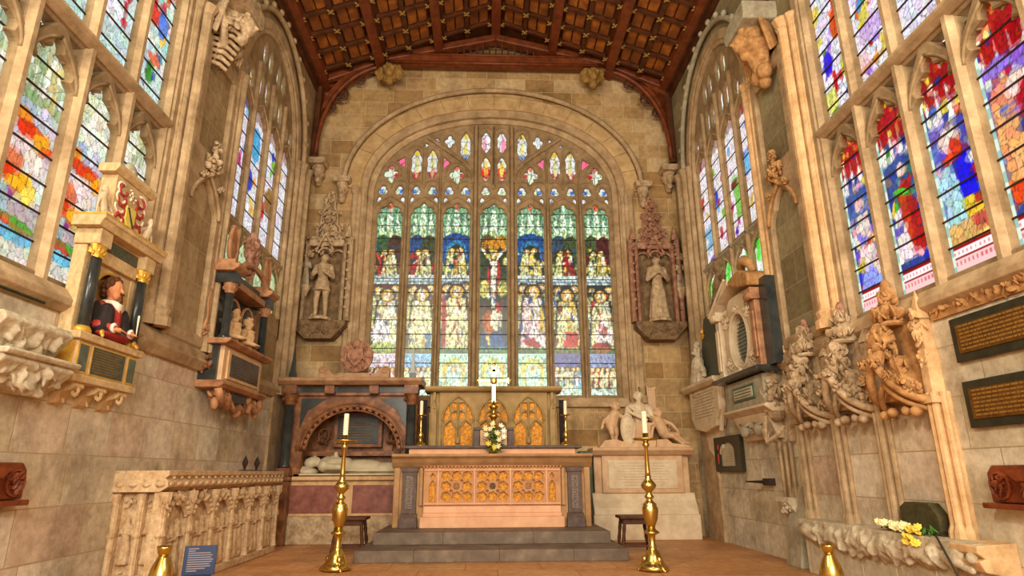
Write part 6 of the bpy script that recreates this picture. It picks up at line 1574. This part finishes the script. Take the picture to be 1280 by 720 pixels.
for sg in (1, -1):
    x = sg * .72
    MB().lathe([(.085, 3.01), (.085, 3.05), (.062, 3.08), (.058, 3.70)], 14, c=(x, -.26, 0)).obj('column', 'marble_black', M2, smooth=True)
    m = MB(); m.lathe([(.06, 3.68), (.07, 3.71), (.10, 3.82)], 12, c=(x, -.26, 0)); m.leafy((x, -.26, 3.75), (.09, .09, .05), 24, 5, lr=.45); m.obj('capital', 'rust_marble', M2)
    m = MB(); m.box(x - .10, x + .10, -.36, 0, 3.82, 3.98); m.box(x - .06, x + .06, -.365, -.35, 3.85, 3.95); m.obj('entablature_block', 'marble_black', M2)
    m = MB(); m.leafy((sg * .92, -.06, 3.1), (.07, .05, .14), 18, 6, lr=.4); m.tube([(sg * .86, -.05, 3.75), (sg * .93, -.06, 3.5), (sg * .88, -.06, 3.3), (sg * .98, -.07, 3.1)], .035, 6); m.obj('side_scroll', 'rust_marble', M2, smooth=True)
    m = MB(); m.leafy((sg * .80, -.1, 2.66), (.06, .09, .18), 22, 16, lr=.4); m.obj('side_carving', 'marble_brown', M2, smooth=True)
m = MB(); m.prism([(0, 3.98), (-.34, 3.98), (-.42, 4.04), (-.42, 4.09), (0, 4.09)], 'x', -.90, -.52); m.prism([(0, 3.98), (-.34, 3.98), (-.42, 4.04), (-.42, 4.09), (0, 4.09)], 'x', .52, .90)
m.tube([(.56 * math.cos(a), -.30, 4.03 + .26 * math.sin(a)) for a in np.linspace(.15, PI - .15, 18)], .05, 6); m.box(-.60, .60, -.30, 0, 3.82, 3.92)
m.obj('broken_pediment', 'rust_marble', M2, bevel=.01)
MB().box(-.58, .58, -.22, 0, 3.92, 4.05).obj('entablature', 'marble_black', M2)
m = MB()
for cx in (-.28, .28):
    m.tube([(cx + .25 * math.cos(a), -.16, 3.44 + .26 * math.sin(a)) for a in np.linspace(0, PI, 16)], .024, 6)
    m.tube([(cx - .25, -.16, 3.0), (cx - .25, -.16, 3.44)], .02, 6); m.tube([(cx + .25, -.16, 3.0), (cx + .25, -.16, 3.44)], .02, 6)
m.obj('arches', 'rust_marble', M2, smooth=True)
m = MB(); m.tube([(-.1 + .0, -.24, 4.16), (-.16, -.25, 4.4), (-.02, -.26, 4.62), (.12, -.26, 4.42), (.02, -.25, 4.2)], .05, 7); m.leafy((0, -.22, 4.62), (.20, .07, .22), 46, 3, lr=.4); m.leafy((0, -.2, 4.28), (.22, .07, .16), 26, 13, lr=.4); m.obj('heraldic_crest', 'red_carved', M2)
for sg in (1, -1):
    m = MB(); m.prism([(sg * .55, 4.09), (sg * .86, 4.09), (sg * .86, 4.16), (sg * .55, 4.16)], 'y', -.34, -.04); m.ell((sg * .72, -.2, 4.42), (.12, .05, .25), (0, 0, 0), 14, 9); m.tube([(sg * .72 + .13 * math.cos(a), -.23, 4.42 + .27 * math.sin(a)) for a in np.linspace(0, 2 * PI, 18)[:-1]], .025, 6, closed=True); m.leafy((sg * .72, -.2, 4.68), (.08, .05, .06), 10, 4); m.obj('oval_shield', 'rust_marble', M2)
for k, (cx, tn) in enumerate(((-.27, .35), (.27, -.2))):
    b = L_('stone_bust', ['stone bust of a man under the left arch of the brown monument', 'stone bust of a woman under the right arch of the brown monument'][k], 'bust', 9.42 + cx)
    m = MB(); bust(m, (0, -.18, 2.98), .56, seed=k, turn=tn); hair_on(m, (0, -.19, 3.46), .085, k, tn, 34, low=-.8 if k else -.5); m.tube([(.1 * math.cos(a), -.2 + .09 * math.sin(a), 3.33) for a in np.linspace(0, 2 * PI, 14)[:-1]], .02, 6, closed=True); m.obj('figure', 'rust_marble' if False else 'warm_stone', b, remesh=.011)

# ------------------------------------------------------------------ other left wall things
cg = L_('carved_corbel', 'pale carved corbel cluster of angels below the narrow plaque', 'corbel', 5.16)
m = MB(); m.prism([(0, 2.42), (-.26, 2.42), (-.30, 2.36), (-.20, 2.24), (-.12, 2.12), (0, 2.1)], 'x', -.42, .40); m.leafy((-.02, -.15, 2.27), (.36, .10, .14), 60, 4, lr=.34)
for x in (-.25, .02, .26): head(m, (x, -.24, 2.30), .055)
m.obj('upper_carving', 'pale_carved', cg, remesh=.013)
m = MB(); m.prism([(0, 2.10), (-.30, 2.10), (-.32, 2.05), (-.16, 1.9), (0, 1.84)], 'x', -.38, .46); m.leafy((.05, -.18, 1.98), (.38, .12, .12), 60, 14, lr=.36); m.obj('lower_carving', 'pale_carved', cg, remesh=.013)
m = MB(); m.prism([(0, 2.09), (-.34, 2.09), (-.36, 2.12), (-.34, 2.14), (0, 2.14)], 'x', -.40, .48); m.obj('ledge', 'pale_carved', cg, bevel=.01)
def plaque(mk, y, z0, z1, hw, label, frame='plaque_frame', fw=.06, plate='plaque_bronze', rows=8):
    t = mk('memorial_plaque', label, 'plaque', y)
    MB().box(-hw, hw, -.045, 0, z0, z1).obj('frame', frame, t, bevel=.008)
    MB().box(-hw + fw, hw - fw, -.055, -.04, z0 + fw, z1 - fw).obj('plate', plate, t, bevel=.003)
    m = MB(); H = z1 - z0 - 2 * fw; r = random.Random(int(y * 100))
    for k in range(rows):
        zz = z1 - fw - H * (k + .8) / (rows + .6); x = -hw + fw + .04
        while x < hw - fw - .06:
            w = r.uniform(.02, .07); w = min(w, hw - fw - .03 - x); m.box(x, x + w, -.058, -.054, zz, zz + H / rows * .42); x += w + .014
    m.obj('lettering', 'letter_gold', t)
    return t
plaque(L_, 5.06, 2.645, 2.765, .41, 'long narrow dark plaque under the near left window', 'plaque_frame', .012, 'touch_slate', 4)
plaque(R_, 4.80, 2.12, 2.515, .57, 'upper bronze plaque in a black frame on the right wall', rows=7, fw=.07)
plaque(R_, 4.82, 1.55, 1.95, .55, 'lower bronze plaque in a black frame on the right wall', rows=7, fw=.07)
def seat_carving(mk, y, z0, label, flipx):
    t = mk('misericord', label, 'carved seat', y)
    f = flipx
    pts = [(-.36, z0 + .05), (.30, z0 + .05), (.30, z0 + .28), (.24, z0 + .34), (-.36, z0 + .34)]
    m = MB(); m.prism([(f * x, z) for x, z in pts], 'y', -.10, 0); m.obj('board', 'oak_seat', t, bevel=.012)
    m = MB(); m.box(-.37, .34, -.14, 0, z0, z0 + .045); m.obj('shelf', 'oak_seat', t, bevel=.01)
    m = MB(); m.prism([(f * .0, z0 + .30), (f * -.36, z0 + .30), (f * -.36, z0 + .22), (f * -.1, z0 + .22)], 'y', -.2, -.1); m.leafy((f * -.2, -.13, z0 + .17), (.14, .05, .08), 26, 6, lr=.4); m.leafy((f * .17, -.11, z0 + .18), (.09, .03, .09), 22, 7, lr=.4)
    m.tube([(f * .17 + .1 * math.cos(a), -.11, z0 + .18 + .1 * math.sin(a)) for a in np.linspace(0, 2 * PI, 14)[:-1]], .014, 5, closed=True); m.obj('carving', 'oak_seat', t)
seat_carving(L_, 5.30, .96, 'carved dark wooden seat bracket low on the left wall', 1)
seat_carving(R_, 4.93, .90, 'carved dark wooden seat bracket low on the right wall', -1)

# ------------------------------------------------------------------ right wall: oval monument
M3 = R_('oval_monument', 'wall monument with an oval dark tablet under a broken pediment', 'monument', 9.45)
# local x = 9.45 - y : far side negative
m = MB(); m.box(.70, .96, -.22, 0, 2.66, 3.95); m.box(-1.0, .7, -.05, 0, 2.6, 3.9); m.obj('backing', 'marble_black', M3)
holes = [[(-.1 + .33 * math.cos(a), 3.20 + .42 * math.sin(a)) for a in np.linspace(0, 2 * PI, 36)[:-1]]]
curve_solid('oval_frame', [(-.72, 2.68), (.50, 2.68), (.50, 3.86), (.2, 3.95), (-.4, 3.95), (-.72, 3.7)], holes, .14, 'marble_pale', M3, bevel=.02, y0=-.24)
m = MB(); m.ell((-.1, -.12, 3.20), (.34, .06, .43), n=30, m=10); m.obj('oval_tablet', 'marble_green', M3, smooth=True)
m = MB()
for k in range(10):
    z = 3.48 - k * .06; w = .25 * math.sqrt(max(.05, 1 - ((z - 3.2) / .42) ** 2)); m.box(-.1 - w, -.1 + w, -.186, -.176, z, z + .012)
m.obj('inscription', 'touch_slate', M3)
m = MB(); m.tube([(-.1 + .36 * math.cos(a), -.25, 3.20 + .45 * math.sin(a)) for a in np.linspace(0, 2 * PI, 36)[:-1]], .03, 6, closed=True)
for sg in (1, -1): m.leafy((-.1 + sg * .44, -.25, 3.62), (.12, .05, .16), 24, 5, lr=.35); m.leafy((-.1 + sg * .46, -.25, 2.85), (.10, .05, .12), 20, 6, lr=.35)
m.leafy((-.1, -.27, 2.74), (.10, .06, .07), 16, 9, lr=.45); m.leafy((-.1, -.27, 3.72), (.09, .06, .07), 14, 9, lr=.45); m.obj('scrollwork', 'marble_pale', M3)
for x, mt in ((.60, 'ochre_carved'), (-.86, 'marble_pale')):
    m = MB(); m.box(x - .09, x + .09, -.30, 0, 2.66, 3.66); m.box(x - .06, x + .06, -.33, -.3, 2.8, 3.5); m.obj('pilaster', 'rust_marble' if x > 0 else mt, M3, bevel=.015)
    m = MB(); m.box(x - .12, x + .12, -.36, 0, 3.66, 3.84); m.ell((x, -.36, 3.72), (.12, .05, .07), n=9, m=6); m.obj('capital', 'rust_marble' if x > 0 else mt, M3, bevel=.02)
m = MB(); m.prism([(.98 - 1.9, 3.80), (-.9, 3.72), (-.15, 4.16), (-.02, 4.16), (-.02, 4.08)], 'y', -.40, -.02); m.tube([(-.95, -.40, 3.76), (-.10, -.40, 4.20)], .03, 6); m.obj('pediment_slope', 'marble_pale', M3, bevel=.012)
m = MB(); m.prism([(.02, 4.05), (.02, 4.14), (.4, 4.2), (.74, 4.06), (.78, 3.98), (.74, 3.86), (.4, 3.92)], 'y', -.40, 0); m.obj('pediment_scroll', 'ochre_carved', M3, bevel=.03)
m = MB(); m.prism([(0, 2.56), (-.42, 2.60), (-.44, 2.66), (0, 2.68)], 'x', -1.02, .80); m.obj('shelf', 'marble_black', M3, bevel=.01)
m = MB(); m.box(-.85, .62, -.28, 0, 2.12, 2.57); m.obj('lower_block', 'grey_stone', M3, bevel=.01)
m = MB(); m.box(-.50, .34, -.30, -.27, 2.24, 2.47); m.obj('small_tablet', 'green_stone', M3, bevel=.01)
m = MB(); m.box(-.44, .28, -.305, -.295, 2.28, 2.43); m.obj('tablet_face', 'marble_pale' if False else 'alabaster', M3)
m = MB()
for k in range(3): m.box(-.4, .22, -.308, -.304, 2.39 - k * .045, 2.405 - k * .045)
m.obj('lettering', 'green_stone', M3)
m = MB(); m.prism([(0, 2.02), (-.22, 2.02), (-.34, 2.10), (-.30, 2.14), (0, 2.14)], 'x', -.92, .70); m.obj('moulding', 'marble_pale', M3, bevel=.01)
m = MB(); m.prism([(0, 1.66), (-.08, 1.66), (-.14, 1.80), (-.24, 2.02), (0, 2.02)], 'x', -.72, .5); m.obj('tapered_base', 'marble_pale', M3, bevel=.01)
m = MB()
for x in (-.4, .12):
    m.ell((x, -.2, 1.80), (.12, .07, .10), n=12, m=8)
    for sg in (1, -1): m.leafy((x + sg * .16, -.16, 1.82), (.09, .04, .07), 14, 3, lr=.4)
    m.tube([(x - .2, -.18, 1.92), (x, -.24, 1.84), (x + .2, -.18, 1.92)], .022, 6)
m.obj('cherub_heads', 'grey_stone', M3, smooth=True)
gs = R_('reclining_figures', 'two dark carved figures reclining on the broken pediment', 'statue', 10.05)
m = MB(); m.cap((-.25, -.25, 3.98), (-.05, -.27, 4.28), .11, .12); m.cap((-.05, -.27, 4.28), (.05, -.27, 4.42), .13, .10); head(m, (.07, -.30, 4.60), .09); hair_on(m, (.07, -.28, 4.62), .09, 2, 0, 20)
m.cap((.05, -.27, 4.42), (.25, -.32, 4.30), .05, .04); m.cap((.25, -.32, 4.30), (.38, -.32, 4.42), .04, .03); hand(m, (.38, -.32, 4.42), (.4, 0, .8), 1, .1)
m.cap((-.2, -.3, 3.98), (.02, -.38, 4.0), .08, .07); m.cap((-.3, -.28, 3.98), (-.42, -.32, 3.84), .08, .05); m.cap((-.02, -.25, 4.4), (-.2, -.3, 4.25), .045, .04); hand(m, (-.2, -.3, 4.25), (-.6, -.1, -.6), -1, .1); m.leafy((-.12, -.2, 4.1), (.2, .1, .14), 24, 5, lr=.35)
m.obj('figure', 'dark_carved', gs, remesh=.015)
gs2 = R_('dolphin_scroll', 'dark curled carved finial on top of the oval monument', 'carving', 9.10)
m = MB(); m.tube([(-.18, -.2, 4.16), (-.1, -.24, 4.32), (.05, -.25, 4.36), (.16, -.22, 4.28), (.22, -.2, 4.14)], [.04, .07, .09, .08, .05], 8); m.leafy((-.18, -.22, 4.3), (.08, .05, .12), 14, 5, lr=.4); m.obj('carving', 'ochre_carved', gs2, smooth=True)

# grey obelisk with mourning figure
M4 = R_('obelisk_monument', 'grey obelisk wall monument with a white figure and tall tablet', 'monument', 11.55)
m = MB(); m.prism([(-.55, 2.75), (.98, 2.75), (.42, 4.02), (.05, 4.02)], 'y', -.10, 0); m.obj('obelisk', 'touch_slate', M4, bevel=.01)
m = MB(); m.leafy((-.02, -.12, 3.72), (.05, .02, .12), 10, 4, lr=.5); m.obj('gilt_emblem', 'gilding', M4)
m = MB(); m.prism([(0, 2.70), (-.26, 2.70), (-.32, 2.76), (-.32, 2.82), (0, 2.82)], 'x', -1.0, .82); m.obj('cornice', 'marble_pale', M4, bevel=.012)
m = MB(); m.prism([(-.86, 2.70), (.70, 2.70), (.70, 2.25), (.50, 2.10), (.44, 1.98), (-.1, 1.9), (-.66, 1.98), (-.86, 2.2)], 'y', -.20, 0); m.obj('tablet', 'marble_pale', M4, bevel=.015)
m = MB()
for k in range(9): m.box(-.6, .5 - (k % 3) * .08, -.205, -.199, 2.62 - k * .055, 2.63 - k * .055)
m.obj('inscription', 'grey_stone', M4)
m = MB(); m.tube([(.70, -.12, 2.7), (.72, -.12, 2.3), (.56, -.12, 2.06), (.5, -.12, 1.9)], .04, 6); m.tube([(-.86, -.12, 2.7), (-.88, -.12, 2.2), (-.66, -.12, 1.98)], .04, 6); m.prism([(-.5, 1.96), (.36, 1.94), (.3, 1.6), (0, 1.4), (-.4, 1.6)], 'y', -.06, 0); m.obj('scroll_edge', 'marble_pale', M4, smooth=False)
mf = R_('mourning_figure', 'pale draped figure seated against the grey obelisk', 'statue', 11.72)
m = MB(); standing(m, (0, -.2, 2.82), .80, seed=8, arm=(.6, .9)); m.cap((-.15, -.2, 2.86), (.1, -.24, 3.2), .14, .12); m.leafy((.14, -.18, 3.0), (.12, .06, .2), 22, 8, lr=.4); m.obj('figure', 'pale_carved', mf, remesh=.014)
# framed arched tablet
t = R_('framed_tablet', 'small dark green framed tablet with a pale arched inset', 'tablet', 11.05)
curve_solid('frame', rect(-.62, .62, 1.20, 1.80), [arch_round(-.02, .34, 1.29, 1.52, .17)], .07, 'plaque_frame', t, bevel=.015, y0=-.07)
MB().box(-.5, .5, -.03, -.01, 1.25, 1.75).obj('inset', 'alabaster', t)
m = MB()
for k in range(6): m.box(-.26, .24, -.033, -.029, 1.57 - k * .04, 1.576 - k * .04)
m.obj('lettering', 'grey_stone', t)
m = MB(); m.ell((-.42, -.07, 1.42), (.03, .02, .1), n=7, m=5); m.ell((-.40, -.07, 1.62), (.04, .02, .05), n=7, m=5); m.obj('painted_figure', 'heraldic_red', t)
t = R_('wall_bracket', 'small dark iron hand bracket sticking out of the right wall', 'bracket', 9.62)
m = MB(); m.box(-.02, .20, -.10, 0, 1.00, 1.10); m.cap((.0, -.08, 1.05), (-.34, -.22, 1.05), .03, .012, 6); m.obj('arm', 'iron', t, bevel=.01)

for x, lb in ((-3.98, 'small weathered figure on the corner shaft left of the left niche'), (3.98, 'small weathered figure on the corner shaft right of the right niche')):
    t = thing('small_statue', lb, 'statue', (x, YE - .2, 4.85))
    m = MB(); standing(m, (0, 0, .12), .62, seed=4); m.obj('figure', 'grey_stone', t, remesh=.014)
    m = MB(); m.lathe([(.05, -.12), (.12, .06), (.13, .12)], 10); m.obj('bracket', 'carved_stone', t); MB().leafy((0, 0, .82), (.12, .08, .08), 16, 4, lr=.4).obj('leaf_canopy', 'carved_stone', t)
# hanging canopied niche
t = R_('wall_niche', 'narrow carved canopy on a shafted bracket beside the carved seats', 'niche', 8.86)
m = MB(); m.leafy((0, -.14, 2.62), (.14, .09, .10), 26, 3, lr=.45); m.cap((0, -.1, 2.6), (0, -.12, 2.0), .06, .12); m.leafy((0, -.16, 2.25), (.16, .12, .30), 60, 4, lr=.3)
for sg in (1, -1): m.tube([(sg * .2, -.12, 1.80), (sg * .16, -.22, 1.68), (0, -.30, 1.60), (sg * -.02, -.32, 1.75), (0, -.28, 1.95)], .035, 6); m.prism([(sg * .24 - .02, -.1), (sg * .24 + .02, -.1), (sg * .24 + .02, 0), (sg * .24 - .02, 0)], 'z', 1.6, 2.35); m.add([(sg * .24 - .03, -.12, 2.35), (sg * .24 + .03, -.12, 2.35), (sg * .24 + .03, 0, 2.35), (sg * .24 - .03, 0, 2.35), (sg * .24, -.06, 2.58)], [(0, 1, 4), (1, 2, 4), (2, 3, 4), (3, 0, 4)])
m.obj('canopy', 'carved_stone', t)
m = MB()
for x in (-.16, .0, .16): m.tube([(x, -.06, 1.60), (x, -.06, .86)], .026, 8)
m.obj('shafts', 'dressed_stone', t, smooth=True)
m = MB(); m.prism([(0, .86), (-.18, .86), (-.20, .80), (-.08, .62), (0, .5)], 'x', -.18, .18); m.leafy((0, -.14, .74), (.16, .06, .08), 18, 4, lr=.4); m.obj('bracket', 'pale_carved', t)
m = MB(); m.prism([(-.24, 0), (-.18, .5), (-.08, .75), (-.04, 1.0), (0, 1.0), (0, 0)], 'x', -.16, .26)
o = m.obj('trim_40', 'grey_stone', loc=(XR, 8.70, 0), rot=(0, 0, RR), bevel=.02); struct(o, 'plain stone pier foot at the far end of the carved seats')

# ------------------------------------------------------------------ sedilia
sd = R_('sedilia', 'three carved canopied stone seats built into the right wall', 'sedilia', 7.05)
ysh = [8.28, 7.40, 6.55, 5.68]
for y in ysh:
    x = 7.05 - y
    m = MB()
    for dx, r_, d in ((-.085, .03, -.06), (-.03, .034, -.11), (.03, .034, -.11), (.085, .03, -.06)): m.lathe([(r_ * 1.7, .60), (r_ * 1.7, .68), (r_, .74), (r_, 1.90)], 8, c=(x + dx, d, 0))
    m.box(x - .10, x + .10, -.08, .02, .58, 1.9)
    m.obj('shaft', 'warm_stone' if y < 6 else 'dressed_stone', sd)  # nearest shaft in warmer stone, the orange spot glow painted into it
for y in (8.28, 5.68):
    x = 7.05 - y; m = MB(); m.box(x - .05, x + .05, -.13, 0, 1.84, 2.30); m.box(x - .08, x + .08, -.17, 0, 1.80, 1.86); m.box(x - .04, x + .04, -.11, 0, 2.30, 2.65); m.leafy((x, -.12, 2.2), (.06, .04, .12), 12, 5, lr=.4); m.leafy((x, -.12, 2.52), (.07, .06, .18), 22, 3, lr=.45); m.add([(x - .06, -.14, 2.6), (x + .06, -.14, 2.6), (x + .06, -.02, 2.6), (x - .06, -.02, 2.6), (x, -.08, 2.9)], [(0, 1, 4), (1, 2, 4), (2, 3, 4), (3, 0, 4)])
    m.obj('pinnacle', 'warm_stone' if y < 6 else 'dressed_stone', sd, bevel=.006)  # nearest pinnacle coloured as if lit orange, like its shaft
MB().box(7.05 - 8.30, 7.05 - 5.66, -.04, .0, .56, 2.0).obj('back_panel', 'side_wall_stone', sd)
for i in range(3):
    c = 7.05 - (ysh[i] + ysh[i + 1]) / 2 + .08; hw = .36; mat = 'ochre_carved' if i == 2 else 'carved_stone'  # nearest canopy and finial in ochre: orange lamplight painted as stone colour
    m = MB()
    # nodding ogee: springs at the wall, swings out to the apex
    for sg in (1, -1):
        m.tube([(c + sg * hw * (1 - t_ ** 1.3), -.06 - .34 * math.sin(t_ * PI / 2), 1.82 + .10 * t_ + .38 * t_ ** 2.4) for t_ in np.linspace(0, 1, 12)], .045, 7)
        m.tube([(c + sg * (hw - .04) * (1 - t_ ** 1.3), -.04 - .28 * math.sin(t_ * PI / 2), 1.74 + .08 * t_ + .20 * t_ ** 2) for t_ in np.linspace(0, 1, 10)], .03, 6)
        for k in range(1, 5):
            t_ = k / 5; m.leafy((c + sg * hw * (1 - t_ ** 1.3), -.12 - .34 * math.sin(t_ * PI / 2), 1.92 + .10 * t_ + .38 * t_ ** 2.4), (.06, .05, .05), 8, k + i * 7, lr=.5)
        for k in (.35, .7): m.ell((c + sg * hw * (1 - k), -.2, 1.72 + .05 * k), (.05, .06, .05), n=8, m=6)
    m.obj('canopy_arch', mat, sd, smooth=True)
    m = MB(); m.prism([(c - hw, 1.84), (c + hw, 1.84), (c + .16, 2.25), (c + .1, 2.72), (c - .1, 2.72), (c - .16, 2.25)], 'y', -.08, 0); m.prism([(c - .22, 1.86), (c + .22, 1.86), (c + .07, 2.3), (c - .07, 2.3)], 'y', -.22, -.04); m.leafy((c, -.16, 2.08), (.2, .08, .2), 46, i + 31, lr=.32)
    m.obj('canopy_body', mat, sd, bevel=.006)
    m = MB(); m.cap((c, -.34, 2.25), (c, -.20, 2.62), .06, .045); m.leafy((c, -.26, 2.42), (.13, .12, .20), 46, i + 3, lr=.36)
    m.leafy((c, -.16, 2.72), (.17, .13, .07), 34, i + 5, lr=.5); m.lathe([(.13, 2.60), (.15, 2.62), (.13, 2.65)], 10, c=(c, -.14, 0)); m.leafy((c, -.14, 2.86), (.10, .09, .14), 26, i + 7, lr=.5)
    m.obj('leaf_finial', mat if i == 2 else 'carved_stone', sd)
    m = MB(); m.ell((c, -.12, 3.0), (.06, .055, .11), n=10, m=7); m.obj('bud', 'red_carved' if i < 2 else 'ochre_carved', sd, smooth=True)  # nearest bud shares the ochre painted for orange light
    if i < 2:
        x = 7.05 - ysh[i + 1]; m = MB(); m.box(x - .05, x + .05, -.14, 0, 1.88, 2.55); m.box(x - .03, x + .03, -.17, -.13, 1.9, 2.4); m.add([(x - .06, -.16, 2.55), (x + .06, -.16, 2.55), (x + .06, 0, 2.55), (x - .06, 0, 2.55), (x, -.08, 2.78)], [(0, 1, 4), (1, 2, 4), (2, 3, 4), (3, 0, 4)]); m.obj('pinnacle', 'carved_stone', sd)
bn = R_('carved_bench', 'low carved stone bench front running below the canopied seats', 'bench', 6.75)
m = MB(); m.box(-1.45, 1.45, -.26, 0, 0, .58); m.obj('bench_body', 'side_wall_pale', bn, bevel=.01)
m = MB(); m.box(-1.5, 1.5, -.31, 0, .56, .63); m.leafy((0, -.27, .47), (1.4, .06, .09), 150, 3, lr=.42)
for k in range(6):
    x = -1.25 + k * .5; m.ell((x, -.32, .50), (.13, .05, .08), (0, .3 * (-1) ** k, 0), 10, 7); m.cap((x - .1, -.32, .50), (x + .2, -.33, .42), .05, .03); m.ell((x + .22, -.33, .52), .05, n=8, m=6)
m.obj('carved_frieze', 'pale_carved', bn, remesh=.016)
m = MB(); m.prism([(0, .36), (-.30, .42), (-.34, .5), (-.28, .52), (-.34, .56), (-.34, .62), (0, .64)], 'x', 1.25, 1.56); m.obj('end_moulding', 'warm_stone', bn, bevel=.01)
ms = R_('dark_stone_block', 'dark mossy six-sided stone panel standing on the carved bench', 'stone', 6.10)
MB().prism([(-.27, .63), (.27, .63), (.27, .80), (.16, .91), (-.18, .91), (-.27, .86)], 'y', -.16, -.05).obj('slab', 'moss_stone', ms, bevel=.008)
MB().box(-.2, .2, -.12, -.03, .62, .66).obj('foot', 'moss_stone', ms)
for k, (dy, w) in enumerate(((6.50, .07), (6.22, .09), (5.98, .10))):
    t = thing('flower_bunch', ['left bunch of cream flowers on the carved bench', 'middle bunch of cream flowers on the carved bench before the dark stone', 'right bunch of yellow flowers drooping over the carved bench edge'][k], 'flowers', (3.86, dy, .64))
    m = MB(); r = random.Random(k)
    for q in range(16):
        a = r.uniform(0, 2 * PI); m.ell((r.uniform(-.03, .06), w * 1.2 * math.cos(a), r.uniform(0, .06)), (.035, .012, .006), (r.random() * 3, r.random() * 3, r.random() * 3), 6, 4)
    m.obj('leaves', 'leaf_green', t, smooth=True)
    base = None
    for q in range(9):
        cx, cy, cz = r.uniform(-.07, .06), r.uniform(-w, w), r.uniform(.02, .07) - (.09 if k == 2 and q > 4 else 0)
        if k == 2 and q > 4: cx = -.12
        if base is None:
            mm = MB()
            for p_ in range(8):
                a = p_ * PI / 4; mm.ell((.018 * math.cos(a), .018 * math.sin(a), 0), (.016, .011, .008), (0, -.4, a), 6, 4)
            for p_ in range(5):
                a = p_ * PI * .4; mm.ell((.008 * math.cos(a), .008 * math.sin(a), .008), (.010, .008, .008), (0, -.4, a), 6, 4)
            base = mm.obj('bloom', 'petal_cream' if k < 2 else 'petal_yellow', t, smooth=True); o = base
        else:
            o = base.copy(); C.objects.link(o); o.parent = t
        o.location = (cx, cy, cz); o.rotation_euler = (0, -.8, r.uniform(0, 3)); o.scale = (1.5,) * 3
pts = [(4.06, 5.88, .70), (4.0, 5.80, .69), (3.76, 5.65, .66), (3.72, 5.50, .52), (3.74, 5.40, .30), (3.72, 5.34, .02)]
tag(MB().tube(pts, .009, 6).obj('cable', 'cable_dark', smooth=True), 'thin dark cable running down over the end of the carved bench', 'cable')
# frieze band above the plaques
fr = MB(); fr.box(-5.6, -3.0, -.03, 0, 2.56, 2.72)
fr.leafy((-4.4, -.03, 2.64), (1.25, .03, .06), 110, 4, lr=.28)
struct(fr.obj('trim_41', 'ochre_carved', loc=(XR, 0, 0), rot=(0, 0, RR)), 'carved frieze band above the bronze plaques on the right wall')

# things of one kind share a group
GR = {'statue_niche': 'canopied niches either side of the east window', 'niche_statue': 'statues in the two niches', 'head_corbel': 'head corbels under the roof braces', 'hood_stop': 'carved heads ending the hood moulding',
      'carved_boss': 'mask bosses on the roof truss', 'stone_bust': 'busts of the brown monument', 'flower_bunch': 'flowers on the carved bench', 'finial_ornament': 'small finials on the table tomb', 'altar_step': 'altar steps',
      'roof_truss': 'roof trusses', 'misericord': 'carved seat brackets on the side walls', 'ogee_hood': 'ogee hoods of the blind panels', 'small_statue': 'small figures on the corner shafts', 'cherub_statue': 'cherubs of the right monument',
      'angel_corbel': 'large carved corbels', 'memorial_plaque': 'memorial plaques on the side walls'}
for o in C.objects:
    if o.parent is None and 'label' in o and 'group' not in o:
        n_ = o.name.split('.')[0]
        if n_ in GR: o['group'] = GR[n_]
